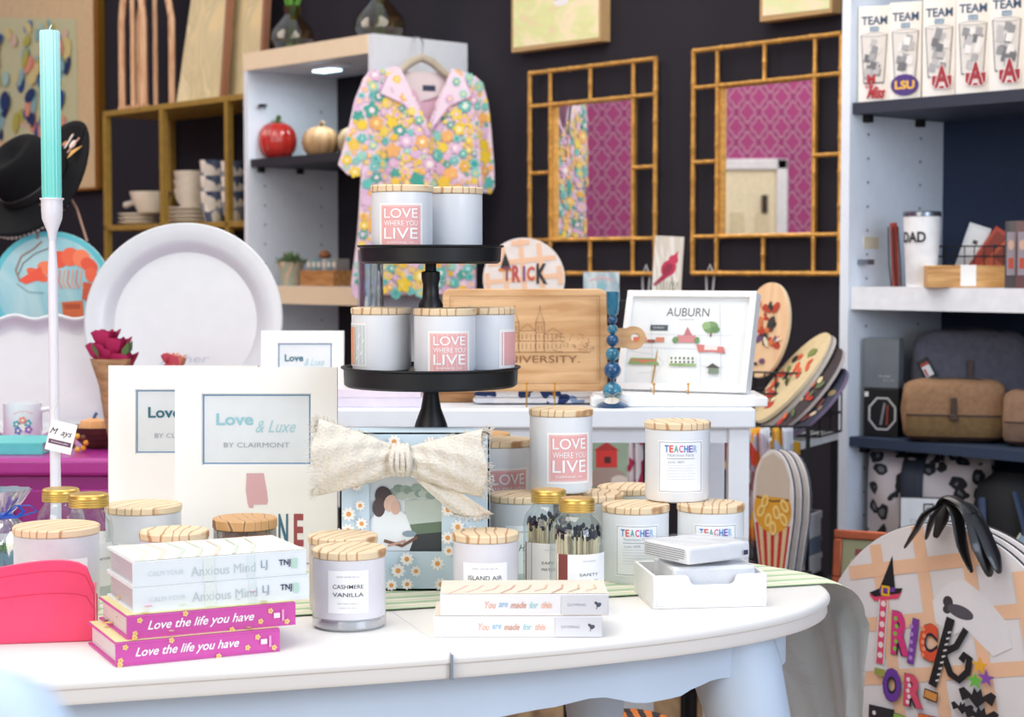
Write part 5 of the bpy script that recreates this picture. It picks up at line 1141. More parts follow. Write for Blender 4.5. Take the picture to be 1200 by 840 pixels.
# ================================================================== floral shirt
Ysh = 5.90; s0 = P(493, 85, Ysh); K = Ysh/F
sh = thing('floral_shirt', 'pink yellow and teal flower print shirt hanging on the white shelf side', 'shirt', (s0.x, Ysh, s0.z), R(21))
def sx2(px): return (px-493)*K*1.06
def sz2(py): return (85-py)*K
def FY(x, z):   # front surface of the cloth
    return -.045+.35*abs(x)**2+.010*math.sin(x*38+z*3)*min(1, max(0, -z*4))+.006*math.sin(x*71+z*9)*min(1, max(0, -z*3))
def region(g, rows, m, nu=26, sub=6, off=0.0, hole=None):
    zs = []
    for i in range(len(rows)-1):
        for k in range(sub): zs.append((i, k/sub))
    zs.append((len(rows)-2, 1.0)); vs = []; 
    for i, t in zs:
        y0_, a0_, b0_ = rows[i]; y1_, a1_, b1_ = rows[i+1]; py = y0_+(y1_-y0_)*t; xa = a0_+(a1_-a0_)*t; xb = b0_+(b1_-b0_)*t
        for j in range(nu+1): px = xa+(xb-xa)*j/nu; vs.append((sx2(px), FY(sx2(px), sz2(py))+off, sz2(py), px, py))
    fs = []; n = nu+1
    for r_ in range(len(zs)-1):
        for j in range(nu):
            q_ = (r_*n+j, r_*n+j+1, (r_+1)*n+j+1, (r_+1)*n+j); cx = sum(vs[k][3] for k in q_)/4; cy = sum(vs[k][4] for k in q_)/4
            if hole and hole(cx, cy): continue
            fs.append(q_)
    g.add([v[:3] for v in vs], fs, m); return g
PKC = paint('#ecd6e6', .85, var=.05, spec=.2)
body = [(80, 462, 522), (84, 446, 538), (90, 432, 551), (100, 426, 556), (140, 424, 556), (200, 422, 556), (280, 417, 553), (330, 412, 552), (343, 413, 551)]
def vneck(px, py): return py < 150 and abs(px-(493+(py-80)*.05)) < (150-py)*.46-1
g = G(); region(g, body, PKC, 60, 8, 0, vneck); g.build('bodice', sh, solid=.002, angle=80)
g = G(); region(g, [(84, 455, 530), (92, 440, 546), (150, 432, 550), (345, 418, 548)], paint('#dcb4c8', .9), 30, 6, .055); g.build('back_bodice', sh, angle=80)
slL = [(88, 430, 440), (96, 424, 436), (120, 415, 430), (150, 409, 428), (180, 402, 428), (194, 398, 424), (206, 408, 420)]
slR = [(88, 544, 552), (96, 545, 562), (120, 549, 569), (150, 553, 573), (190, 556, 577), (216, 556, 578), (224, 563, 574)]
for rw in (slL, slR): g = G(); region(g, rw, PKC, 14, 6, -.002); g.build('sleeve', sh, solid=.004, angle=80)
def smap(u, v, o): return (u, FY(u, v)-o, v)
def inregion(px, py, rows, mg=3):
    for i in range(len(rows)-1):
        if rows[i][0] <= py <= rows[i+1][0]:
            t = (py-rows[i][0])/(rows[i+1][0]-rows[i][0]); return rows[i][1]+(rows[i+1][1]-rows[i][1])*t+mg < px < rows[i][2]+(rows[i+1][2]-rows[i][2])*t-mg
    return False
A = Art(smap, step=.00004, base=.006); rd = random.Random(11); placed = []
cols = [('#f0cf3c', '#f7e9b0'), ('#f0c948', '#eda25c'), ('#5fbfb8', '#cfe9e4'), ('#74c8c2', '#3f9fa0'), ('#dcb6de', '#f0d3e6'), ('#e3c0e0', '#f0c94a'), ('#8fd6cc', '#f2d260'), ('#f0b46c', '#f6e39a'), ('#3fa596', '#f2d9e6'), ('#e4b9d8', '#fbeef4'), ('#f4d95c', '#e9b0cc'), ('#f2d244', '#dfb0d8')]
tries = 0
while len(placed) < 420 and tries < 22000:
    tries += 1; px, py = rd.uniform(398, 580), rd.uniform(86, 342); r = rd.choice([5, 6, 7, 8, 9, 10]) if tries < 4000 else rd.choice([3, 4, 5])
    if not any(inregion(px, py, rw, r*.8) for rw in (body, slL, slR)) or vneck(px-5, py-6) or vneck(px+5, py-6) or vneck(px, py): continue
    if any((px-a_)**2+(py-b_)**2 < (.74*(r+c_))**2 for a_, b_, c_ in placed): continue
    placed.append((px, py, r)); c1, c2 = rd.choice(cols); A.flower(sx2(px), sz2(py), r*K, c1, c2, rd.choice([5, 6, 8]), rd.choice([.35, .5]), rd.random()*3)
    if rd.random() < .35: A.ell(sx2(px), sz2(py), r*K*.2, r*K*.2, '#fdf3e6', 8)
    A.o = .006+(len(placed) % 7)*.0004+.0001*(len(placed) % 3)
A.build('flower_print', sh)
# collar
A = Art(smap, step=.0002, base=.011)
for s in (-1, 1):
    cx = 494
    pts = [(cx+s*30, 82), (cx+s*44, 92), (cx+s*52, 112), (cx+s*26, 124), (cx+s*3, 154), (cx+s*12, 128), (cx+s*20, 104)]
    A.poly([(sx2(a_), sz2(b_)) for a_, b_ in pts], '#ecd9ea'); A.line([(sx2(a_), sz2(b_)) for a_, b_ in pts[1:5]], .004, '#cf9cc8')
    for k, (a_, b_) in enumerate(((34, 96), (42, 110), (26, 116), (18, 132), (10, 142))): A.flower(sx2(cx+s*a_), sz2(b_), 5.5*K, cols[(k*3+s+2) % 11][0], '#f7e3a0', 6)
A.build('collar', sh)
A = Art(lambda u, v, o: (u, .008-o, v)); A.poly([(sx2(466), sz2(84)), (sx2(524), sz2(84)), (sx2(520), sz2(110)), (sx2(494), sz2(118)), (sx2(470), sz2(108))], '#dccfd2'); A.rect(sx2(496), sx2(511), sz2(106), sz2(99), '#2c3550'); A.build('neck_label', sh)
t = thing('clothes_hanger', 'beige padded hanger with wire hook holding the floral shirt', 'hanger', (s0.x, Ysh, s0.z), R(21))
g = G(); HM = paint('#b7ae9c', .7)
g.tube([(sx2(440), -.005, sz2(98)), (sx2(470), -.005, sz2(84)), (sx2(482), -.005, sz2(73)), (sx2(494), -.005, sz2(68)), (sx2(506), -.005, sz2(73)), (sx2(520), -.005, sz2(85)), (sx2(546), -.005, sz2(100))], [.006, .012, .014, .014, .014, .012, .006], 10, HM); g.build('padded_arm', t)
g = G(); g.tube([(sx2(494), -.005, sz2(70)), (sx2(494), -.005, sz2(60)), (sx2(497), .01, sz2(50)), (sx2(499), .06, sz2(42)), (sx2(500), .13, sz2(38)), (sx2(501), .20, sz2(41))], .0028, 6, paint('#8b9099', .3, metal=.8)); g.build('wire_hook', t)
# ================================================================== right white shelf unit
cR = wl(onwall(990, 200, .41)); WR = 1.0
ru = wthing('shelf_unit', 'tall white shelf unit at right holding glasses boxes and bags', 'shelving', cR-.012, 0, 0)
ZT2 = 2.5; RW = paint('#e3edf9', .5, var=.02)
g = G(); g.box(0, .026, -.41, -.003, 0, ZT2, RW); g.build('side_panel', ru); g = G(); g.box(WR, WR+.026, -.41, -.003, 0, ZT2, RW); g.build('side_panel', ru)
g = G(); g.box(.026, WR, -.41, -.003, ZT2-.05, ZT2, RW); g.build('top_board', ru); g = G(); g.box(.026, WR, -.012, -.004, .05, ZT2-.05, paint('#1d2c48', .8)); g.build('back_panel', ru)
R1, R2, R3 = onwall(1007, 120, .40).z, onwall(1003, 336, .40).z, onwall(1003, 512, .40).z
R4 = .42
for z, th, m_ in ((R1, .028, paint('#2a3242', .6)), (R2, .056, paint('#e6ebf2', .5)), (R3, .024, paint('#2a3a52', .6)), (R4, .024, paint('#2a3242', .6)), (.06, .05, RW)):
    g = G(); g.box(.028, WR-.002, -.402, -.013, z-th, z, m_); s_ = g.build('shelf', ru)
    if th < .05:
        for y in (-.36, -.14): g = G(); g.box(.028, .046, y, y+.02, z-th-.018, z-th, DARK); g.build('bracket', s_)
A = Art(rightm(.026), base=.0006)
for i in range(30):
    for y in (-.34, -.12): A.ell(y, .3+i*.06, .0035, .0035, '#5a6472', 8)
A.build('peg_holes', ru)
g = G(); g.box(.027, .06, -.375, -.35, R2+.055, R2+.068, paint('#7d828a', .3, metal=.7)); g.build('bracket', ru); g = G(); g.box(.0262, .0275, -.35, -.29, R2+.095, R2+.125, paint('#d8d3bd', .6)); g.build('paper_sticker', ru)
def onsh(px, off): return wpt(wl(onwall(px, 300, off)), off, 0)
# boxes of team glasses
BXW = paint('#ece8e2', .6, var=.02)
def glassbox(px, label, logo, rzd=-24):
    p = onsh(px, .34); t = thing('glass_box', label, 'box', (p.x, p.y, R1+.0004), R(rzd)); w = .078; h = .236; d = .078
    g = G(); g.box(-w/2, w/2, -d/2, d/2, 0, h, BXW); g.build('carton', t, bevel=.001)
    A = Art(flat(-d/2)); A.text('TEAM', 0, h*.85, .021, '#33506e', .064, .025); A.rect(-.011, .011, h*.735, h*.785, '#5b7f9c'); A.text('GLASS', 0, h*.76, .007, '#e9eef2', .018)
    A.poly([(-.032, h*.70), (.032, h*.70), (.025, h*.2), (-.025, h*.2)], '#dcd8d3'); A.line([(-.032, h*.70), (-.025, h*.2)], .0022, '#6f7074'); A.line([(.032, h*.70), (.025, h*.2)], .0022, '#6f7074'); A.line([(-.025, h*.2), (.025, h*.2)], .004, '#6f7074'); A.ring(0, h*.70, .032, .005, .0012, '#85868a')
    rd = random.Random(px)
    for i in range(16): a_, b_ = rd.uniform(-.018, .018), rd.uniform(h*.27, h*.66); A.poly([(a_-.009, b_-.008), (a_+.006, b_-.011), (a_+.010, b_+.007), (a_-.005, b_+.012)], rd.choice(['#8d8e92', '#b9b8b8', '#e6e4e2', '#6d6f75', '#a5a5a8']))
    if logo == 'A':
        RD = '#9e2a38'; A.text('U', .008, h*.145, .034, '#f2ecea', .052, .09); A.text('U', .008, h*.145, .031, RD, .047, .04); A.text('A', .008, h*.20, .056, '#f2ecea', .040, .10); A.text('A', .008, h*.20, .054, RD, .036, .04)
    elif logo == 'LSU': A.ell(0, h*.15, .034, .026, '#4a2f7d', 24); A.text('LSU', 0, h*.15, .021, '#f0b93a', .048, .04)
    else: A.text('M', -.006, h*.24, .024, '#b32d3a', .020, .03); A.text('Miss', .008, h*.10, .030, '#b32d3a', .042, .04, shear=.3); A.text('Ole', -.01, h*.175, .014, '#b32d3a', .02, .03, shear=.3)
    A.build('box_print', t)
    A = Art(lambda u, v, o: (w/2+o, u, v)); A.ell(0, h*.82, .022, .022, '#e08a3a' if logo == 'LSU' else '#33506e'); A.text('TEAM', 0, h*.5, .012, '#33506e', .05); A.rect(-.025, .025, h*.12, h*.2, '#3a6fa0'); A.build('side_print', t)
glassbox(1026, 'boxed team glass with red script logo, first box at left end', 'M'); glassbox(1062, 'boxed team glass with purple and gold oval logo', 'LSU')
glassbox(1101, 'boxed team glass with dark red letter logo, beside the purple oval box', 'A'); glassbox(1140, 'boxed team glass with dark red letter logo, middle one of three', 'A'); glassbox(1179, 'boxed team glass with dark red letter logo, third one from the purple oval box', 'A'); glassbox(1219, 'boxed team glass cut off by the right edge of the view', 'A')
# tumbler
p = onsh(1080, .36); t = thing('tumbler', 'white steel travel tumbler with DAD lettering on the white shelf', 'tumbler', (p.x, p.y, R2+.0004)); r = 21.5*p.y/F; h = P(600, 248, p.y).z-R2
g = G(); g.lathe([(0, 0), (r*.78, 0), (r*.82, .004), (r*.97, h*.75), (r, h*.93), (0, h*.93)], 36, paint('#f1f3f6', .35)); g.build('body', t)
g = G(); g.lathe([(r*1.0, h*.93), (r*1.03, h*.935), (r*1.03, h*.985), (r*.95, h), (0, h*.995)], 36, paint('#8d949e', .25, metal=.9)); g.build('lid', t)
A = CArt(cyl(r*.985, -.85), base=.0012); A.text('DAD', .006, h*.66, .026, '#25262b', .062, .03); A.build('lettering', t)
# wooden note box
p = onsh(1136, .375); t = thing('note_box', 'light wooden note box with white paper strip on the white shelf', 'box', (p.x, p.y, R2+.0004), R(-6)); w = 48*p.y/F; h = 26*p.y/F; d = .10
HW = wood('#d9aa6c', '#b57f45', 7); g = G()
g.box(-w, w, 0, .010, 0, h, HW); g.box(-w, w, d-.01, d, 0, h, HW); g.box(-w, -w+.01, .01, d-.01, 0, h, HW); g.box(w-.01, w, .01, d-.01, 0, h, HW); g.build('box_body', t, bevel=.001)
g = G(); g.box(-w+.012, w-.012, .012, d-.012, .002, h-.006, PAPER); g.build('note_sheets', t); g = G(); g.box(-.02, .016, -.0014, -.0002, h*.08, h+.001, PAPER); g.box(-.02, .016, -.0002, .02, h, h+.0012, PAPER); g.build('paper_strip', t)
# wire basket behind with packets
p = onsh(1135, .19); t = thing('wire_basket', 'dark wire basket of small packets behind the wooden note box', 'basket', (p.x, p.y, R2+.0004), R(-12)); WB = paint('#2d3036', .5, metal=.5)
g = G(); w, d, h = .105, .05, .10
for k in range(5): z = h*k/4; g.tube([(-w, -d, z), (w, -d, z), (w, d, z), (-w, d, z), (-w, -d, z)], .002, 5, WB)
for i in range(10): x = -w+2*w*i/9; g.tube([(x, d, h), (x, d, .001), (x, -d, .001), (x, -d, h)], .0015, 5, WB)
g.build('wire_mesh', t)
for i, (px, tl, c1, lab) in enumerate(((1128, -18, '#d9dde0', 'white and red flat packet leaning in the wire basket, left one'), (1142, -34, '#b4442e', 'rust red packet leaning in the wire basket beside the white one'), (1155, -44, '#c2562f', 'orange red packet leaning at the right end of wire basket'))):
    p2 = onsh(px, .19); t = thing('packet', lab, 'packet', (p2.x, p2.y+.01*i-.01, R2+.025)); t.rotation_euler = (R(-8), R(-tl), R(-12))
    g = G(); g.box(-.028, .028, -.005, .005, 0, .135, paint(c1, .5)); g.build('pouch', t, bevel=.002); A = Art(flat(-.005)); A.rect(-.02, .02, .05, .125, '#e6e9ea' if i == 0 else '#8d3a28'); A.rect(-.006, .006, .085, .095, '#3a3f45'); A.build('pouch_label', t)
p = onsh(1051, .30); t = thing('barbecue_tool', 'red handled tool set standing against the white panel left of tumbler', 'tool set', (p.x, p.y, R2+.0004)); t.rotation_euler = (0, R(-3), 0)
g = G(); g.box(-.009, .006, -.012, .012, 0, .16, paint('#a03a28', .5)); g.build('red_sleeve', t, bevel=.003); g = G()
for k in range(3): g.tube([(-.016+.012*k, -.016, 0), (-.02+.014*k, -.016, .06), (-.018+.012*k, -.016, .15)], .0018, 5, paint('#3a3d42', .4, metal=.6))
g.build('metal_prongs', t)
for i, (px, c1, lab) in enumerate(((1190, '#3a3338', 'dark spined boxed set standing upright right of the note box'), (1203, '#5b3238', 'maroon spined boxed set standing upright at right view edge'))):
    p = onsh(px, .35); t = thing('boxed_set', lab, 'box', (p.x, p.y, R2+.0004), R(-30)); g = G(); g.box(-.014, .014, -.04, .04, 0, .155, paint(c1, .45, coat=.3)); g.build('carton', t); A = Art(flat(-.04)); A.rect(-.01, .01, .03, .13, '#8e8791'); A.ell(0, .1, .007, .012, '#c9a590'); A.rect(-.006, .006, .045, .07, '#b3472f'); A.build('cover_print', t)
# toiletry bags
def dopp(label, p, w, h, d, c1, c2, rz, leather='#3a2820', tilt=0):
    t = thing('toiletry_bag', label, 'bag', p, rz); CN = paint(c1, .9, var=.14, bump=.4, scale=70); LE = paint(leather, .5, var=.15); C2 = paint(c2, .9, var=.14, bump=.4, scale=70)
    def sec(a, s): # superellipse section scaled
        e = 2/4.2; ca, sa = math.cos(a), math.sin(a); return (abs(ca)**e*math.copysign(1, ca)*s, abs(sa)**e*math.copysign(1, sa)*s)
    g = G()
    def fn(u, v):
        a = u*2*math.pi; k = abs(2*v-1); s = (1-k**6)**(1/5) if k < 1 else 0; y, z = sec(a, 1)
        bulge = 1+.012*math.sin(v*19+a*2)+.012*math.sin(v*7-a*3)
        return Vector(((v-.5)*w, y*d/2*s*bulge, h/2+z*h/2*s*bulge*(1-.06*abs(2*v-1)**2)))
    g.grid(fn, 40, 30, CN); g.build('body', t, angle=80)
    g = G(); g.grid(lambda u, v: fn(-.25+(u-.5)*.03-.0, .06+.88*v)+Vector((0, 0, 0)), 2, 20, C2)
    def band(z0, z1, m_, nm, off=.003, x0=-.44, x1=.44):
        g = G(); zz = [z0+(z1-z0)*i/5 for i in range(6)]; vs = []; n = 26
        for z in zz:
            for i in range(n+1):
                x = (x0+(x1-x0)*i/n); k = abs(2*x); s = (1-k**6)**.2; sz = (z-.5)*2/s; sz = max(-.999, min(.999, sz)); e = 4.2; y = (1-abs(sz)**e)**(1/e); vs.append((x*w, -(y*d/2*s)*1.015-off, h*z))
        g.add(vs, [(j*(n+1)+i, j*(n+1)+i+1, (j+1)*(n+1)+i+1, (j+1)*(n+1)+i) for j in range(5) for i in range(n)], m_); g.build(nm, t, angle=80)
    band(.10, .42, C2, 'front_pocket'); band(.02, .10, LE, 'leather_base', .002, -.40, .40); band(.42, .45, LE, 'pocket_trim', .004)
    g = G(); g.tube([(-w*.43, -d*.18, h*.92), (-w*.2, -d*.2, h*1.0), (0, -d*.2, h*1.015), (w*.2, -d*.2, h*1.0), (w*.43, -d*.18, h*.92)], .0022, 6, paint('#2a2d34', .5)); g.build('zip', t)
    g = G(); g.box(-.007, .007, -d/2-.011, -d/2-.006, h*.38, h*.72, LE); g.box(-.010, .010, -d/2-.013, -d/2-.007, h*.36, h*.46, LE); g.build('leather_pull', t, bevel=.0015)
    g = G(); g.tube([(w*.46, -d*.3, h*.55), (w*.53, -d*.35, h*.6), (w*.54, -d*.3, h*.4), (w*.47, -d*.3, h*.3)], .006, 8, LE, flat=.4); g.build('side_handle', t); return t
def oR(px, off, z): v = wpt(wl(onwall(px, 300, off)), off, z+.0006); return v
dopp('tan canvas toiletry bag with leather pull in front on the lower shelf', oR(1120, .315, R3), 122*4.38/F, 74*4.38/F, .115, '#8d6c50', '#6f5838', R(-14))
dopp('large grey canvas toiletry bag behind and above the tan one', oR(1139, .15, R3), 140*4.5/F, 125*4.5/F, .13, '#5d5f6e', '#4b4d5c', R(-14), '#4a3530')
dopp('second tan canvas toiletry bag at the right end of lower shelf', oR(1214, .27, R3), 70*4.3/F, 66*4.3/F, .10, '#8f6f58', '#6f5848', R(-20))
t = thing('hang_tag', 'small white and red hang tag clipped on the grey toiletry bag', 'tag', oR(1086, .27, R3)+Vector((0, -.03, .165))); t.rotation_euler = (0, R(-28), R(-10))
g = G(); g.box(-.016, .016, -.002, .002, -.034, .034, paint('#16181c', .4)); g.build('card', t, bevel=.004); A = Art(flat(-.002)); A.rect(-.010, .010, -.012, .024, '#d9dde2'); A.rect(-.010, .010, .016, .024, '#a23a30'); A.rect(-.008, -.003, -.01, .01, '#b3473a'); A.build('card_print', t)
p = oR(1037, .335, R3); t = thing('gift_carton', 'grey square gift carton standing on a black box on lower shelf', 'box', p+Vector((0, 0, .1215)), R(-30)); g = G(); g.box(-.045, .045, -.02, .02, 0, .125, paint('#6d747c', .5)); g.build('carton', t, bevel=.002); A = Art(flat(-.02)); A.text('FLASK', .01, .03, .006, '#b9bec4', .03); A.text('gift set', .02, .02, .004, '#b9bec4', .03); A.build('lettering', t)
t = thing('gift_carton', 'black gift carton with white octagon outline behind the tan bag', 'box', p, R(-30)); g = G(); g.box(-.045, .045, -.02, .02, 0, .12, paint('#15171b', .5)); g.build('carton', t, bevel=.002)
A = Art(flat(-.02)); oc = [(.004+.036*math.cos(R(22.5+45*i)), .058+.042*math.sin(R(22.5+45*i))) for i in range(9)]; A.line(oc, .005, '#c9ccd0'); A.line([(.0, .03), (.01, .085)], .006, '#8a8f98'); A.line([(.016, .03), (.018, .08)], .004, '#a5473e'); A.rect(-.042, -.032, .10, .112, '#e6e6e6'); A.build('carton_print', t)
# leopard bag hanging below with its card
m, nt, b = newmat('leopard_print'); v1 = nt.nodes.new('ShaderNodeTexVoronoi'); v1.inputs['Scale'].default_value = 22; nz = nt.nodes.new('ShaderNodeTexNoise'); nz.inputs['Scale'].default_value = 24
cc = coords(nt); ad = nt.nodes.new('ShaderNodeVectorMath'); ad.operation = 'MULTIPLY_ADD'; nt.links.new(cc, nz.inputs['Vector']); nt.links.new(nz.outputs['Color'], ad.inputs[0]); ad.inputs[1].default_value = (.035, .035, .035); nt.links.new(cc, ad.inputs[2]); nt.links.new(ad.outputs[0], v1.inputs['Vector'])
nt.links.new(ramp(nt, v1.outputs['Distance'], [(0, '#666a72'), (.2, '#1d1f26'), (.42, '#c9c1c4')], 'CONSTANT'), b.inputs['Base Color']); b.inputs['Roughness'].default_value = .8; LEO = m
p = oR(1092, .30, R4); t = thing('tote_bag', 'grey leopard print tote bag under the dark blue shelf', 'bag', p, R(-26)); g = G()
hB = R3-.03-R4
def fl(u, v):
    X = (u-.5)*2; Z = (v-.5)*2; return Vector((X*.155*(1-.04*Z*Z), -.05*(1-abs(X)**4)*(1-abs(Z)**6)-.004*math.sin(X*8+Z*4), hB*.49*(1+Z)*(.99)))
g.grid(fl, 30, 24, LEO); g.build('front_face', t, angle=80); g = G(); g.grid(lambda u, v: Vector((fl(u, v).x, .05-.01, fl(u, v).z)), 8, 8, LEO); g.build('back_face', t)
g = G(); g.grid(lambda u, v: Vector(((u-.5)*.055-.03, fl(.5, v).y-.006, fl(.4, v).z)), 3, 12, paint('#28303f', .7)); g.build('strap', t, solid=.003)
p3 = p+Vector((-.03*math.cos(R(26)), 0, 0)); t = thing('display_card', 'pale card with a square monogram hung on the leopard tote bag', 'card', (p.x-.028, p.y-.115, R4+hB*.30), R(-14)); g = G(); g.box(-.068, .068, -.0015, .0015, 0, .105, paint('#20242c')); g.box(-.065, .065, -.0025, -.0016, .003, .102, paint('#dde3e8')); g.build('card', t)
A = Art(flat(-.0026)); A.line([(.012, .066), (.012, .062), (-.010, .062), (-.010, .088), (.012, .088), (.012, .083)], .005, '#2a2d33'); A.line([(.006, .070), (-.003, .070), (-.003, .080), (.006, .080)], .003, '#2a2d33'); A.text('COMPANY', 0, .047, .008, '#8d949c', .085); A.text('DUFFEL', 0, .028, .006, '#7d848c', .035); A.build('card_print', t)
p = oR(1190, .30, R4); t = thing('backpack', 'black backpack standing at the right of the leopard tote bag', 'bag', p, R(-30)); g = G(); g.lathe([(0, 0), (.08, .0), (.095, .03), (.095, .16), (.08, .23), (.04, .26), (0, .265)], 28, paint('#14161b', .7, var=.2), sy=.6); g.build('body', t); g = G(); g.tube([(-.06, -.045, .20), (-.05, -.07, .14), (-.03, -.07, .06)], .009, 8, paint('#2b3d5a', .7), flat=.4); g.tube([(.02, -.05, .22), (.05, -.075, .14), (.06, -.06, .05)], .009, 8, paint('#2b3d5a', .7), flat=.4); g.build('blue_strap', t)
# ================================================================== low bench in front of the unit with copper frame and books
def Q(px, py, Y): return P(px, py, Y)
bench_z = Q(1010, 681, 3.95).z
t = thing('display_bench', 'low black bench standing in front of the tall white shelf unit', 'bench', (Q(1100, 681, 3.9).x, 3.84, 0), R(-20)); g = G(); g.box(-.27, .36, -.16, .10, bench_z-.03, bench_z, DARK); g.build('seat_board', t)
for x in (-.25, .32):
    for y in (-.14, .07): g = G(); g.box(x, x+.03, y, y+.02, 0, bench_z-.03, DARK); g.build('leg', t)
cf = Q(1024, 681, 3.86); t = thing('copper_frame', 'copper framed picture of a small landscape leaning behind the round sign', 'picture frame', (cf.x, 3.84, bench_z+.001), R(-24)); t.rotation_euler = (-R(10), 0, R(-24)); w = .098; h = .125; CO = paint('#a8583c', .35, metal=.55, var=.15)
g = G()
for a_ in ((-w, w, 0, .022), (-w, w, h-.02, h), (-w, -w+.02, .022, h-.02), (w-.02, w, .022, h-.02)): g.box(a_[0], a_[1], 0, .015, a_[2], a_[3], CO)
g.build('frame', t, bevel=.003); A = Art(flat(.006)); A.rect(-w+.02, w-.02, .022, h-.02, '#8a8a6a'); A.ell(-.02, .055, .04, .016, '#c9b07a'); A.rect(-.05, -.01, .07, .085, '#7d3a34'); A.ell(.04, .08, .02, .009, '#e6c878'); A.ell(-.03, .04, .04, .01, '#5f6a5c'); A.build('landscape_picture', t)
for i, (px, py, tl, c1, lab) in enumerate(((1148, 640, 22, '#cfc4b4', 'cream packet standing between the sign ribbons and the books'), (1172, 640, 30, '#7d93a8', 'blue paged paperback tilted beside the black ribbon, left one'), (1188, 645, 30, '#8fa3b5', 'blue paged paperback tilted beside the black ribbon, right one'))):
    pp = Q(px, py, 3.8); t = thing('paperback', lab, 'book', (pp.x, 3.80+.02*i, bench_z+.012)); t.rotation_euler = (0, R(tl), R(-20)); g = G(); g.box(-.016, .016, -.05, .05, 0, .115, paint(c1, .7)); g.build('page_block', t); g = G(); g.box(-.0185, -.016, -.052, .052, -.002, .117, paint('#dcd3c2')); g.box(.016, .0185, -.052, .052, -.002, .117, paint('#dcd3c2')); g.build('cover', t)
for i in range(3):
    pp = Q(1192, 700, 3.55); t = thing('boxed_game', ['dark slim box, bottom of the little pile at right edge', 'lilac slim box, second of the little pile at right edge', 'maroon slim box, topmost of the little pile at right edge'][i], 'box', (pp.x+.02, 3.70, bench_z+.0004+i*.024+.03), R(-25)); g = G(); g.box(-.05, .05, -.05, .05, 0, .0235, paint(['#1d2230', '#8a7a96', '#5a3034'][i], .5)); g.build('carton', t, bevel=.001); A = Art(flat(-.05)); A.rect(-.03, .02, .006, .016, '#c9a18a'); A.build('carton_print', t)
t = thing('riser_block', 'small black riser block under the pile of slim boxes', 'riser', (pp.x+.02, 3.70, bench_z+.0002), R(-25)); g = G(); g.box(-.045, .045, -.045, .045, 0, .029, DARK); g.build('block', t)
